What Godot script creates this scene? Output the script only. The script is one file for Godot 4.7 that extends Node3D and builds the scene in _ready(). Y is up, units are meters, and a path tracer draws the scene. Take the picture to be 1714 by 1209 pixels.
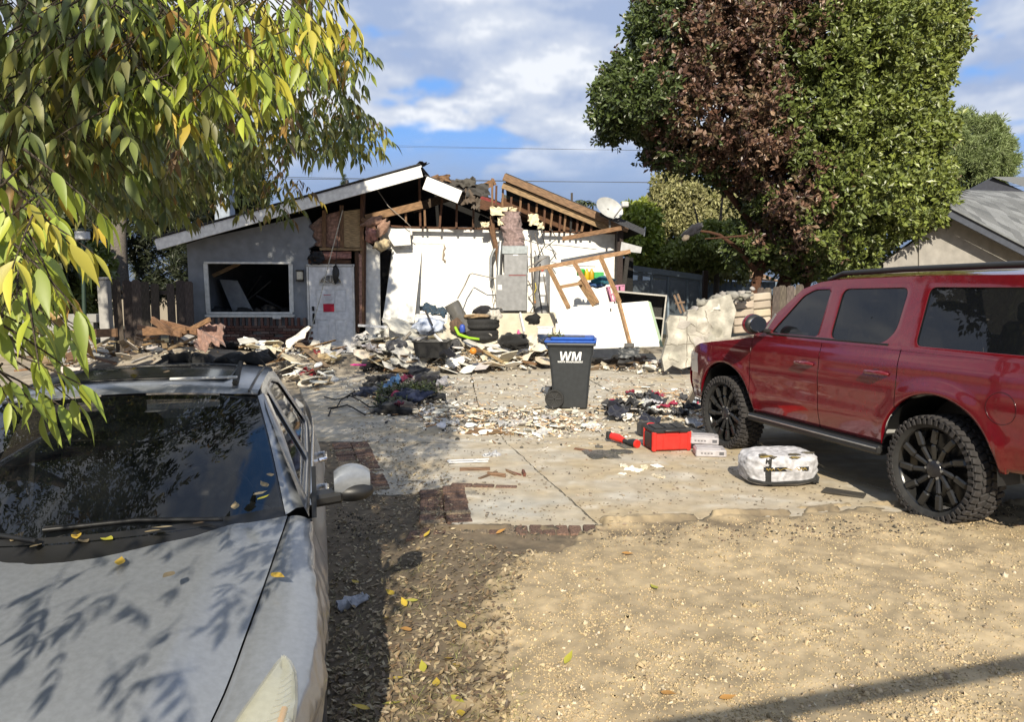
extends Node3D
# A fire-damaged house behind a dusty driveway, two parked vehicles, a wheeled bin and heaps of rubble.
const FOC := 1240.0
const CAM := Vector3(0, 1.93, 0)
const PITCH := 0.113446
const HD := 17.7   # distance of the house front
var rng := RandomNumberGenerator.new()
var M := {}
var T := {}
var used := {}
var nz := FastNoiseLite.new()
var nz2 := FastNoiseLite.new()
var nzc := FastNoiseLite.new()

# ---------------------------------------------------------------- geometry builder
class B:
	var v := PackedVector3Array()
	var n := PackedVector3Array()
	var c := PackedColorArray()
	var uv := PackedVector2Array()
	var col := Color(1, 1, 1)
	func p(a: Vector3, nn: Vector3, t := Vector2.ZERO) -> void:
		v.append(a); n.append(nn); c.append(col); uv.append(t)
	func tri(a: Vector3, b: Vector3, d: Vector3) -> void:
		var nn := (d - a).cross(b - a).normalized()
		p(a, nn); p(b, nn); p(d, nn)
	func quad(a: Vector3, b: Vector3, d: Vector3, e: Vector3) -> void:
		tri(a, b, d); tri(a, d, e)
	# convex face turned away from a middle point
	func face(pts: Array, mid: Vector3) -> void:
		var nn: Vector3 = (pts[2] - pts[0]).cross(pts[1] - pts[0])
		var q := pts
		if nn.dot(pts[0] - mid) < 0.0:
			q = pts.duplicate(); q.reverse()
		for i in range(1, q.size() - 1):
			tri(q[0], q[i], q[i + 1])
	func box(m: Vector3, s: Vector3, b := Basis.IDENTITY) -> void:
		var k := []
		for i in 8:
			k.append(m + b * Vector3((i & 1) - 0.5, ((i >> 1) & 1) - 0.5, ((i >> 2) & 1) - 0.5) * 1.0 if false else m + b * (Vector3((i & 1) - 0.5, ((i >> 1) & 1) - 0.5, ((i >> 2) & 1) - 0.5) * s))
		for f in [[0, 1, 3, 2], [4, 5, 7, 6], [0, 1, 5, 4], [2, 3, 7, 6], [0, 2, 6, 4], [1, 3, 7, 5]]:
			face([k[f[0]], k[f[1]], k[f[2]], k[f[3]]], m)
	# box with chamfered edges
	func cbox(m: Vector3, s: Vector3, ch := 0.004, b := Basis.IDENTITY) -> void:
		var h := s * 0.5
		ch = minf(ch, minf(h.x, minf(h.y, h.z)) * 0.6)
		var g := {}
		for i in 8:
			var sg := Vector3((i & 1) * 2 - 1, ((i >> 1) & 1) * 2 - 1, ((i >> 2) & 1) * 2 - 1)
			for a in 3:
				var q := h - Vector3(ch, ch, ch); q[a] = h[a]
				g[i * 3 + a] = m + b * (q * sg)
		for a in 3:
			var o1 := 1 << ((a + 1) % 3); var o2 := 1 << ((a + 2) % 3)
			for sd in 2:
				var i0 := sd << a
				face([g[i0 * 3 + a], g[(i0 | o1) * 3 + a], g[(i0 | o1 | o2) * 3 + a], g[(i0 | o2) * 3 + a]], m)
			for q1 in 2:
				for q2 in 2:
					var i1 := (q1 * o1) | (q2 * o2)
					var i2 := i1 | (1 << a)
					var b1 := (a + 1) % 3; var b2 := (a + 2) % 3
					face([g[i1 * 3 + b1], g[i2 * 3 + b1], g[i2 * 3 + b2], g[i1 * 3 + b2]], m)
		for i in 8:
			face([g[i * 3], g[i * 3 + 1], g[i * 3 + 2]], m)
	func beam(a: Vector3, e: Vector3, w: float, h: float, up := Vector3.UP, ch := 0.003) -> void:
		var x := (e - a).normalized()
		if absf(x.dot(up)) > 0.98: up = Vector3(0, 0, 1) if absf(x.z) < 0.9 else Vector3.RIGHT
		var z := x.cross(up).normalized()
		cbox((a + e) * 0.5, Vector3(a.distance_to(e), h, w), ch, Basis(x, z.cross(x), z))
	func tube(pts: Array, r, seg := 8, caps := true) -> void:
		var rings := []
		var x0 := Vector3.ZERO
		for i in pts.size():
			var t: Vector3 = (pts[mini(i + 1, pts.size() - 1)] - pts[maxi(i - 1, 0)]).normalized()
			if i == 0:
				x0 = t.cross(Vector3.UP if absf(t.y) < 0.9 else Vector3.RIGHT).normalized()
			else:
				x0 = (x0 - t * x0.dot(t)).normalized()
			var y0 := t.cross(x0)
			var rr: float = r[i] if r is Array else r
			var ring := []
			for k in seg + 1:
				var a := TAU * k / seg
				ring.append(pts[i] + (x0 * cos(a) + y0 * sin(a)) * rr)
			rings.append(ring)
		grid(rings)
		if caps:
			for e in [0, rings.size() - 1]:
				var mid: Vector3 = pts[e]
				var inn: Vector3 = pts[1] if e == 0 else pts[e - 1]
				for k in seg:
					face([mid, rings[e][k], rings[e][k + 1]], inn)
	func lathe(prof: Array, seg: int, t: Transform3D) -> void:
		var rows := []
		for q in prof:
			var row := []
			for k in seg + 1:
				var a := TAU * k / seg
				row.append(t * Vector3(cos(a) * q.x, q.y, sin(a) * q.x))
			rows.append(row)
		grid(rows)
	# smooth surface through rows of points
	func grid(rows: Array, flip := false, t := false) -> void:
		var nr := rows.size(); var nc: int = rows[0].size()
		var nn := []
		for i in nr:
			var r := []
			for j in nc:
				var wrap: bool = rows[i][0].distance_squared_to(rows[i][nc - 1]) < 1e-10
				var jm := j - 1 if j > 0 else (nc - 2 if wrap else 0)
				var jp := j + 1 if j < nc - 1 else (1 if wrap else nc - 1)
				var du: Vector3 = rows[i][jp] - rows[i][jm]
				var dv: Vector3 = rows[mini(i + 1, nr - 1)][j] - rows[maxi(i - 1, 0)][j]
				var q := du.cross(dv)
				if q.length_squared() < 1e-16: q = Vector3.UP * 1e-3
				r.append(q.normalized() * (-1.0 if flip else 1.0))
			nn.append(r)
		for i in nr - 1:
			for j in nc - 1:
				var ids := [[i, j], [i + 1, j], [i + 1, j + 1], [i, j], [i + 1, j + 1], [i, j + 1]]
				if flip: ids = [[i, j], [i + 1, j + 1], [i + 1, j], [i, j], [i, j + 1], [i + 1, j + 1]]
				for q in ids:
					p(rows[q[0]][q[1]], nn[q[0]][q[1]], Vector2(float(q[1]) / (nc - 1), float(q[0]) / (nr - 1)))
	# outline extruded along the frame's z, middle plane at z = 0
	func prism(poly: PackedVector2Array, th: float, t := Transform3D.IDENTITY, ch := 0.0) -> void:
		if Geometry2D.is_polygon_clockwise(poly): poly = poly.duplicate(); poly.reverse()
		var k := poly.size()
		var small := poly
		if ch > 0.0:
			var of := Geometry2D.offset_polygon(poly, -ch)
			if of.size() == 1 and of[0].size() == k: small = of[0]
			# keep the starting corner aligned
			if small != poly:
				var best := 0; var bd := 1e9
				for i in k:
					var dd := small[i].distance_squared_to(poly[0])
					if dd < bd: bd = dd; best = i
				var q := PackedVector2Array()
				for i in k: q.append(small[(best + i) % k])
				small = q
				if Geometry2D.is_polygon_clockwise(small) != Geometry2D.is_polygon_clockwise(poly): small = poly
		var ix := Geometry2D.triangulate_polygon(small)
		for i in range(0, ix.size(), 3):
			var a := small[ix[i]]; var b := small[ix[i + 1]]; var d := small[ix[i + 2]]
			for s in [-1.0, 1.0]:
				var pa := t * Vector3(a.x, a.y, s * th * 0.5); var pb := t * Vector3(b.x, b.y, s * th * 0.5); var pd := t * Vector3(d.x, d.y, s * th * 0.5)
				var want: Vector3 = t.basis.z * s
				if (pd - pa).cross(pb - pa).dot(want) > 0: tri(pa, pb, pd)
				else: tri(pa, pd, pb)
		for i in k:
			var j := (i + 1) % k
			var a := poly[i]; var b := poly[j]
			var e := (b - a); var out := Vector2(e.y, -e.x)
			var zz := th * 0.5 - (ch if small != poly else 0.0)
			var q := [t * Vector3(a.x, a.y, -zz), t * Vector3(b.x, b.y, -zz), t * Vector3(b.x, b.y, zz), t * Vector3(a.x, a.y, zz)]
			_of(q, t.basis * Vector3(out.x, out.y, 0))
			if small != poly:
				for s in [-1.0, 1.0]:
					_of([t * Vector3(a.x, a.y, s * zz), t * Vector3(b.x, b.y, s * zz), t * Vector3(small[j].x, small[j].y, s * th * 0.5), t * Vector3(small[i].x, small[i].y, s * th * 0.5)], t.basis * Vector3(out.x, out.y, s * out.length()))
	func _of(q: Array, want: Vector3) -> void:
		if (q[2] - q[0]).cross(q[1] - q[0]).dot(want) > 0: quad(q[0], q[1], q[2], q[3])
		else: quad(q[0], q[3], q[2], q[1])
	func lump(m: Vector3, r: Vector3, sd: int, rough := 0.25, seg := 10, b := Basis.IDENTITY) -> void:
		var f := FastNoiseLite.new(); f.seed = sd; f.frequency = 0.9
		var rows := []
		for i in seg + 1:
			var row := []
			var th := PI * i / seg
			for k in seg * 2 + 1:
				var ph := TAU * (k % (seg * 2)) / (seg * 2)
				var d := Vector3(sin(th) * cos(ph), cos(th), sin(th) * sin(ph))
				var s := 1.0 + rough * (f.get_noise_3dv(d * 1.4) * 1.5 + 0.6 * f.get_noise_3dv(d * 4.0 + Vector3(9, 2, 4)))
				row.append(m + b * (d * r * s))
			rows.append(row)
		grid(rows)
	func done() -> ArrayMesh:
		var a := []; a.resize(Mesh.ARRAY_MAX)
		a[Mesh.ARRAY_VERTEX] = v; a[Mesh.ARRAY_NORMAL] = n; a[Mesh.ARRAY_COLOR] = c; a[Mesh.ARRAY_TEX_UV] = uv
		var m := ArrayMesh.new()
		m.add_surface_from_arrays(Mesh.PRIMITIVE_TRIANGLES, a)
		return m

# ---------------------------------------------------------------- nodes
func numbered(called: String) -> String:
	var k: int = used.get(called, 0)
	used[called] = k + 1
	return called if k == 0 else "%s_%03d" % [called, k]
func thing(called: String, label: String, cat: String, where := Vector3.ZERO, basis := Basis.IDENTITY, group := "") -> Node3D:
	var o := Node3D.new(); o.name = numbered(called); add_child(o)
	o.transform = Transform3D(basis, where)
	tag(o, label, cat, group)
	return o
func tag(o: Node, label: String, cat: String, group := "", kind := "") -> void:
	if label: o.set_meta("label", label)
	if cat: o.set_meta("category", cat)
	if group: o.set_meta("group", group)
	if kind: o.set_meta("kind", kind)
func part(b, called: String, m: Material, parent: Node, t := Transform3D.IDENTITY) -> MeshInstance3D:
	var o := MeshInstance3D.new()
	o.mesh = b.done() if b is B else b
	o.material_override = m
	o.name = numbered(called) if parent == self else called
	parent.add_child(o, true)
	o.transform = t
	return o
# a thing that is one mesh, placed at its base
func solo(b: B, called: String, m: Material, label: String, cat: String, group := "", t := Transform3D.IDENTITY) -> MeshInstance3D:
	var o := part(b, called, m, self, t)
	tag(o, label, cat, group)
	return o
func struct(b, called: String, m: Material, label := "") -> MeshInstance3D:
	var o := part(b, called, m, self)
	tag(o, label, "", "", "structure")
	return o
# a board whose grain runs along its own x
func board(a: Vector3, e: Vector3, w: float, h: float, colr: Color, called: String, m: Material, parent: Node, up := Vector3.UP, ch := 0.004) -> MeshInstance3D:
	var x := (e - a).normalized()
	if absf(x.dot(up)) > 0.98: up = Vector3(0, 0, 1)
	var z := x.cross(up).normalized()
	var b := B.new(); b.col = colr
	b.cbox(Vector3.ZERO, Vector3(a.distance_to(e), h, w), ch)
	var inv := Transform3D.IDENTITY
	if parent != self: inv = parent.transform.affine_inverse() if parent.get_parent() == self else (parent.get_parent().transform * parent.transform).affine_inverse()
	return part(b, called, m, parent, inv * Transform3D(Basis(x, z.cross(x), z), (a + e) * 0.5))

# ---------------------------------------------------------------- from photograph pixels to places
func ray(px: float, py: float) -> Vector3:
	var u := (px - 857.0) / FOC; var w := (py - 604.5) / FOC
	var r := Vector3(u, -sin(PITCH) - w * cos(PITCH), -(cos(PITCH) - w * sin(PITCH)))
	return r / -r.z
func at(px: float, py: float, d: float) -> Vector3:
	return CAM + ray(px, py) * d
func hp(px: float, py: float, dd := 0.0) -> Vector3:
	return at(px, py, HD + dd)
const GD := [[-40.0, .3], [-5.0, .2], [0.0, .14], [5.8, 0.0], [9.0, -.07], [12.0, -.11], [15.0, 0.0], [17.0, .08], [30.0, .1], [9000.0, .1]]
const MOUNDS := [[-6.4, 14.8, 1.5, .8, .60], [-4.4, 15.0, 1.0, .7, .34], [-2.7, 15.7, 1.1, .7, .42], [-1.4, 15.6, 1.0, .6, .40], [0.3, 15.7, .9, .6, .22], [3.6, 15.0, 1.2, .5, .16], [-2.0, 13.2, .8, .5, .14], [-8.2, 14.6, 1.1, .9, .24], [2.0, 10.6, 1.4, .8, .06], [-.2, 10.4, 1.6, .5, .05], [-1.7, 11.9, .9, .5, .12]]
func ground_h(x: float, d: float, mounds := true) -> float:
	var y := 0.0
	for i in GD.size() - 1:
		if d <= GD[i + 1][0]:
			var f: float = clampf((d - GD[i][0]) / (GD[i + 1][0] - GD[i][0]), 0, 1)
			y = lerpf(GD[i][1], GD[i + 1][1], f); break
	y -= 0.12 * smoothstep(-0.5, -1.1, x) * smoothstep(9.0, 6.0, d)
	if mounds:
		for m in MOUNDS:
			var e: float = ((x - m[0]) / m[2]) ** 2 + ((d - m[1]) / m[3]) ** 2
			if e < 6.0: y += m[4] * exp(-e)
	return y
func gp(px: float, py: float) -> Vector3:
	var r := ray(px, py)
	var d := 5.0
	for i in 50:
		d = 0.5 * d + 0.5 * (CAM.y - ground_h(r.x * d, d, false)) / maxf(-r.y, 0.004)
	var q := CAM + r * d
	q.y = ground_h(q.x, -q.z)
	return q
func og(q: Vector3, up := 0.0) -> Vector3:
	return Vector3(q.x, ground_h(q.x, -q.z) + up, q.z)
func yaw(deg: float) -> Basis:
	return Basis(Vector3.UP, deg_to_rad(deg))
func rb(yawd: float, pitch := 0.0, roll := 0.0) -> Basis:
	return Basis(Vector3.UP, deg_to_rad(yawd)) * Basis(Vector3.RIGHT, deg_to_rad(pitch)) * Basis(Vector3(0, 0, 1), deg_to_rad(roll))
func rf(a: float, b: float) -> float:
	return rng.randf_range(a, b)
func pick(a: Array):
	return a[rng.randi() % a.size()]
func vary(k: Color, amt := 0.15) -> Color:
	var s := 1.0 + rf(-amt, amt)
	return Color(k.r * s, k.g * s * (1.0 + rf(-.03, .03)), k.b * s * (1.0 + rf(-.05, .05)))

# ---------------------------------------------------------------- materials
func ntex(freq: float, lo: float, hi: float, oct := 4, kind := FastNoiseLite.TYPE_SIMPLEX_SMOOTH, sd := 1, size := 512, normal := false) -> NoiseTexture2D:
	var f := FastNoiseLite.new(); f.seed = sd; f.frequency = freq; f.fractal_octaves = oct; f.noise_type = kind; f.fractal_gain = .62 if oct > 5 else .5
	var t := NoiseTexture2D.new(); t.width = size; t.height = size; t.seamless = true; t.noise = f
	var g := Gradient.new()
	g.set_color(0, Color(lo, lo, lo)); g.set_color(1, Color(hi, hi, hi))
	if not normal: t.color_ramp = g
	return t
func mat(rough := 0.85, tex = null, scale := Vector3.ONE, bump = null, depth := 0.0, metal := 0.0, world := false) -> StandardMaterial3D:
	var m := StandardMaterial3D.new()
	m.vertex_color_use_as_albedo = true
	m.roughness = rough; m.metallic = metal
	m.cull_mode = BaseMaterial3D.CULL_DISABLED
	if tex or bump:
		m.uv1_triplanar = true; m.uv1_world_triplanar = world; m.uv1_scale = scale
	if tex: m.albedo_texture = tex
	if bump:
		m.heightmap_enabled = true; m.heightmap_texture = bump; m.heightmap_scale = depth
	return m
func flat(k: Color, rough := 0.7, metal := 0.0) -> StandardMaterial3D:
	var m := StandardMaterial3D.new()
	m.albedo_color = k.linear_to_srgb(); m.roughness = rough; m.metallic = metal
	m.cull_mode = BaseMaterial3D.CULL_DISABLED
	return m
func glass(k: Color, alpha: float, rough := 0.02) -> StandardMaterial3D:
	var m := StandardMaterial3D.new()
	var q := k.linear_to_srgb(); q.a = alpha
	m.albedo_color = q; m.transparency = BaseMaterial3D.TRANSPARENCY_ALPHA; m.roughness = rough
	m.cull_mode = BaseMaterial3D.CULL_DISABLED
	return m
func materials() -> void:
	T.mottle = ntex(0.008, .62, 1.0, 5)
	T.soft = ntex(0.01, .84, 1.0, 4, FastNoiseLite.TYPE_SIMPLEX_SMOOTH, 3)
	T.fine = ntex(0.06, .55, 1.0, 4, FastNoiseLite.TYPE_SIMPLEX_SMOOTH, 5)
	T.grain = ntex(0.03, .45, 1.0, 5, FastNoiseLite.TYPE_SIMPLEX_SMOOTH, 7)
	T.bump = ntex(0.03, 0, 1, 5, FastNoiseLite.TYPE_SIMPLEX_SMOOTH, 8)
	T.cell = ntex(0.05, 0, 1, 3, FastNoiseLite.TYPE_CELLULAR, 9)
	T.dirt = ntex(0.012, .66, 1.0, 7, FastNoiseLite.TYPE_SIMPLEX_SMOOTH, 11, 1024)
	M.matte = mat(.88, T.mottle, Vector3.ONE * 1.3, T.bump, .3)
	M.board = mat(.85, T.grain, Vector3(.35, 5, 5), T.bump, .12)
	M.char = mat(.9, T.fine, Vector3.ONE * 1.1, T.bump, 1.0)
	M.stucco = mat(.93, T.soft, Vector3.ONE * .5, T.fine, .35)
	M.rough = mat(.95, T.mottle, Vector3.ONE * .7, T.fine, 1.2)
	M.drywall = mat(.9, T.soft, Vector3.ONE * .9, T.bump, .08)
	M.paint = mat(.55, T.soft, Vector3.ONE * 1.2, T.bump, .05)
	M.plastic = mat(.45, T.soft, Vector3.ONE * 2.0)
	M.rubber = mat(.8, T.mottle, Vector3.ONE * 2.5, T.bump, .1)
	M.metal = mat(.38, T.soft, Vector3.ONE * 1.5, null, 0, .85)
	M.sheetmetal = mat(.5, T.soft, Vector3.ONE * 1.1, T.bump, .04, .1)
	M.cloth = mat(.95, T.mottle, Vector3.ONE * 3.0, T.fine, .25)
	M.cloth.rim_enabled = true; M.cloth.rim = .2
	M.shingle = mat(.95, T.fine, Vector3.ONE * 1.6, T.fine, .5)
	M.brick = mat(.92, T.grain, Vector3.ONE * 3.0, T.fine, .5)
	M.concrete = mat(.93, T.soft, Vector3.ONE * .8, T.bump, .25, 0, true)
	M.bark = mat(.95, T.grain, Vector3(4, .8, 4), T.cell, 2.0)
	M.chip = mat(.9)
	M.leaf = mat(.5)
	M.leaf.backlight_enabled = true; M.leaf.backlight = Color(.55, .6, .25)
	M.waxleaf = mat(.42)
	M.waxleaf.backlight_enabled = true; M.waxleaf.backlight = Color(.3, .34, .16)
	M.glass = glass(Color(.03, .035, .04), .35)
	M.window = glass(Color(.6, .62, .6), .12)
	M.gloss_black = mat(.22)
	M.chrome = mat(.12, null, Vector3.ONE, null, 0, 1.0)
	nz.seed = 4; nz.frequency = 1.0; nz.fractal_octaves = 4
	nzc.seed = 6; nzc.frequency = 1.0; nzc.noise_type = FastNoiseLite.TYPE_CELLULAR; nzc.cellular_return_type = FastNoiseLite.RETURN_DISTANCE; nzc.fractal_type = FastNoiseLite.FRACTAL_NONE
	nz2.seed = 14; nz2.frequency = 1.0; nz2.fractal_octaves = 3
# ---------------------------------------------------------------- camera, sky, sun
func camera_and_light() -> void:
	var cam := Camera3D.new(); cam.name = "camera"; add_child(cam)
	cam.position = CAM
	cam.rotation.x = -PITCH
	cam.fov = rad_to_deg(2.0 * atan(604.5 / FOC))
	cam.near = 0.05; cam.far = 30000.0
	cam.current = true
	var e := Environment.new()
	e.background_mode = Environment.BG_SKY
	var sky := Sky.new()
	var pm := PanoramaSkyMaterial.new()
	pm.panorama = cloud_sky()
	pm.filter = true
	sky.sky_material = pm
	e.sky = sky
	e.background_energy_multiplier = .66
	e.tonemap_mode = Environment.TONE_MAPPER_LINEAR
	e.tonemap_exposure = 1.6
	e.sdfgi_enabled = true; e.ssao_enabled = true; e.ssil_enabled = true
	e.volumetric_fog_enabled = true
	e.volumetric_fog_density = 0.0
	var we := WorldEnvironment.new(); we.name = "environment"; we.environment = e
	add_child(we)
	# blue air over the valley, between the neighbourhood and the far ranges
	var air := FogVolume.new(); air.name = "valley_haze"
	air.size = Vector3(26000, 760, 5000); air.position = Vector3(0, 270, -5900)
	var fm := FogMaterial.new(); fm.density = .0008; fm.albedo = Color(.68, .79, .97)
	air.material = fm
	air.set_meta("kind", "structure")
	add_child(air)
	var sun := DirectionalLight3D.new(); sun.name = "sun"
	add_child(sun)
	sun.rotation = Vector3(deg_to_rad(-33.0), deg_to_rad(-2.0), 0)
	sun.light_energy = 1.6
	sun.light_color = Color(1.0, .955, .87)
	sun.light_angular_distance = 0.53
	sun.shadow_enabled = true
func cloud_sky() -> ImageTexture:
	var W := 2048; var H := 1024
	var im := Image.create(W, H, false, Image.FORMAT_RGBF)
	var a := FastNoiseLite.new(); a.seed = 23; a.frequency = 0.55; a.fractal_octaves = 5; a.fractal_gain = .5
	var b := FastNoiseLite.new(); b.seed = 5; b.frequency = 1.0; b.fractal_octaves = 6; b.fractal_gain = .58
	var c := FastNoiseLite.new(); c.seed = 31; c.frequency = 1.0; c.fractal_octaves = 4; c.domain_warp_enabled = true; c.domain_warp_amplitude = .5; c.domain_warp_frequency = 1.2
	var deep := Vector3(.16, .40, .92); var low := Vector3(.34, .56, .92)
	var lit := Vector3(.76, .80, .87); var shade := Vector3(.39, .48, .68)
	im.fill(Color(.25, .25, .24))
	for j in H / 2 + 8:
		var th := PI * (j + .5) / H
		var y := cos(th); var s := sin(th)
		for i in W:
			var ph := TAU * (i + .5) / W
			var dx := s * sin(ph); var dz := -s * cos(ph)
			var yy := maxf(y, 0.0)
			var k := 1.0 / (yy + .20)
			var q := Vector3(dx * k, yy * 3.0, dz * k)
			var dn := a.get_noise_3dv(q * 1.2)
			var d2 := b.get_noise_3dv(q * 2.2)
			var d3 := c.get_noise_3dv(Vector3(q.x * 1.6, q.y * 2.4, q.z * 1.6))
			var cover := smoothstep(-.36, -.20, dn + .35 * d2)
			var blue := deep.lerp(low, exp(-yy * 5.0))
			var br := clampf(.48 + 1.3 * d2 + .9 * d3 + .25 * dn, 0, 1)
			var cl := shade.lerp(lit, br)
			cl += Vector3(.12, .11, .09) * smoothstep(.72, 1.0, br)
			var colr := blue.lerp(cl, cover * .97)
			# distant air over the valley
			colr = colr.lerp(Vector3(.33, .46, .70), .9 * smoothstep(.165, .11, yy + .05 * d2))
			im.set_pixel(i, j, Color(colr.x, colr.y, colr.z))
	return ImageTexture.create_from_image(im)
# ---------------------------------------------------------------- ground, slabs, hills
# pavement outline on the ground (x, distance); soil in front of and left of it
func slab_front(x: float) -> float:
	# distance of the front edge of the concrete for a given x
	if x < .62: return 5.45
	return lerpf(5.55, 6.05, clampf((x - .7) / 2.6, 0, 1)) 
func paved(x: float, d: float) -> bool:
	if x < -.62 and d < 6.9: return false
	if x < -1.35 and d < 9.0: return false
	return d > slab_front(x) and d < 17.6
func ground_lines(lo: float, hi: float, step: float, far: Array) -> PackedFloat32Array:
	var r := PackedFloat32Array()
	for f in far:
		if f < lo: r.append(f)
	var q := lo
	while q < hi:
		r.append(q); q += step
	for f in far:
		if f > hi: r.append(f)
	return r
func soil_kind(x: float, d: float) -> float:
	# 0 sandy spread soil, 1 dark leafy ground
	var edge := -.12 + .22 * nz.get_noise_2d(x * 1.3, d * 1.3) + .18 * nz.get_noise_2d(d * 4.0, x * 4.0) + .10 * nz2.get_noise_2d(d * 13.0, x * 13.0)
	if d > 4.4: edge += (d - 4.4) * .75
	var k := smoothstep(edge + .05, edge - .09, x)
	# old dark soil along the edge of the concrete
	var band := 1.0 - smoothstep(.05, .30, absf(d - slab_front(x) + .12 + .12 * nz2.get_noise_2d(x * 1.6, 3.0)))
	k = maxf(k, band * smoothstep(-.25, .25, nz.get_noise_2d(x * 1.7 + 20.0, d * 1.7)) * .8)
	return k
func soil_bump(x: float, d: float) -> float:
	var k := soil_kind(x, d)
	var y := .014 * nz.get_noise_2d(x * .8, d * .8) + .012 * maxf(0, nz.get_noise_2d(x * 5.0 + 7.0, d * 5.0))
	var crust := smoothstep(-.25, .35, nz2.get_noise_2d(x * 1.5 + 11.0, d * 1.5))
	y += (.001 + .011 * crust) * maxf(0.0, -nzc.get_noise_2d(x * 9.0, d * 9.0) - .25) + .009 * crust * maxf(0.0, -nzc.get_noise_2d(x * 20.0 + 5.0, d * 20.0) - .2)
	return y + .035 * (1.0 - k)
func make_ground() -> void:
	var far := [-3000.0, -800.0, -250.0, -120.0, -70.0, -45.0, -30.0, -22.0, -17.0, -13.0, -10.0, -8.0, -6.5, -5.0, -4.0, -3.2, 9.0, 11.0, 14.0, 18.0, 24.0, 34.0, 50.0, 80.0, 140.0, 300.0, 900.0, 3000.0]
	var xs := ground_lines(-2.4, 7.6, .026, far)
	var dl := PackedFloat32Array()
	for f in [-400.0, -100.0, -30.0, -12.0, -5.0, -1.5, 0.0, 1.0, 1.6]: dl.append(f)
	var q := 2.0
	while q < 8.0:
		dl.append(q); q += .017 + .004 * (q - 2.0)
	while q < 19.0:
		dl.append(q); q += .09
	for f in [20.0, 23.0, 28.0, 36.0, 50.0, 80.0, 150.0, 400.0, 1000.0, 3000.0, 7000.0, 12000.0]: dl.append(f)
	var nx := xs.size(); var nd := dl.size()
	var v := PackedVector3Array(); var c := PackedColorArray(); var ix := PackedInt32Array()
	v.resize(nx * nd); c.resize(nx * nd)
	var sand := Color(.53, .42, .26); var sand2 := Color(.45, .355, .22)
	for j in nd:
		var d := dl[j]
		for i in nx:
			var x := xs[i]
			var y := ground_h(x, d)
			var colr := sand2
			if d > 1.0 and d < 20.0 and absf(x) < 12.0:
				var k := soil_kind(x, d)
				var n1 := 1.5 * nz2.get_noise_2d(x * 1.2, d * 1.7); var n2 := nz.get_noise_2d(x * 9.0, d * 9.0)
				colr = sand.lerp(sand2, clampf(.5 + n1 + .5 * n2, 0, 1))
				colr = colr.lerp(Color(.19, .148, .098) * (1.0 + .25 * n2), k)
				y += soil_bump(x, d)
				if d > 11.5: colr = colr.lerp(Color(.46, .42, .35).lerp(Color(.30, .25, .19), clampf(.5 + n2, 0, 1)), .85)
				if paved(x, d):
					var into := minf(d - slab_front(x), 2.0)
					y -= .055 + .03 * smoothstep(.0, .4, into)
					# soil spilled over the edge of the slab
					y += .085 * smoothstep(.35, 0.0, into) * smoothstep(.1, .35, nz2.get_noise_2d(x * 2.2, d * 2.0) + .25)
				elif d >= 17.5 and x > -8.0 and x < 3.4:
					y -= .1
			elif d >= 20.0 and d < 400.0 and absf(x) < 200.0:
				colr = Color(.16, .14, .08)
				y -= smoothstep(24.0, 60.0, d) * 3.0
			if d >= 400.0: y = -60.0
			elif d >= 80.0: y = -8.0
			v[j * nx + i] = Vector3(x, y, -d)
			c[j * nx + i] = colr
	ix.resize((nx - 1) * (nd - 1) * 6)
	var o := 0
	for j in nd - 1:
		for i in nx - 1:
			var a := j * nx + i
			ix[o] = a; ix[o + 1] = a + nx; ix[o + 2] = a + nx + 1; ix[o + 3] = a; ix[o + 4] = a + nx + 1; ix[o + 5] = a + 1
			o += 6
	var nn := PackedVector3Array(); nn.resize(v.size())
	for j in nd:
		for i in nx:
			var dx := v[j * nx + mini(i + 1, nx - 1)] - v[j * nx + maxi(i - 1, 0)]
			var dz := v[mini(j + 1, nd - 1) * nx + i] - v[maxi(j - 1, 0) * nx + i]
			nn[j * nx + i] = dx.cross(dz).normalized()
	var arr := []; arr.resize(Mesh.ARRAY_MAX)
	arr[Mesh.ARRAY_VERTEX] = v; arr[Mesh.ARRAY_NORMAL] = nn; arr[Mesh.ARRAY_COLOR] = c; arr[Mesh.ARRAY_INDEX] = ix
	var me := ArrayMesh.new(); me.add_surface_from_arrays(Mesh.PRIMITIVE_TRIANGLES, arr)
	M.ground = mat(.97, T.dirt, Vector3.ONE * .27, T.bump, .05, 0, true)
	struct(me, "ground", M.ground)

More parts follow.
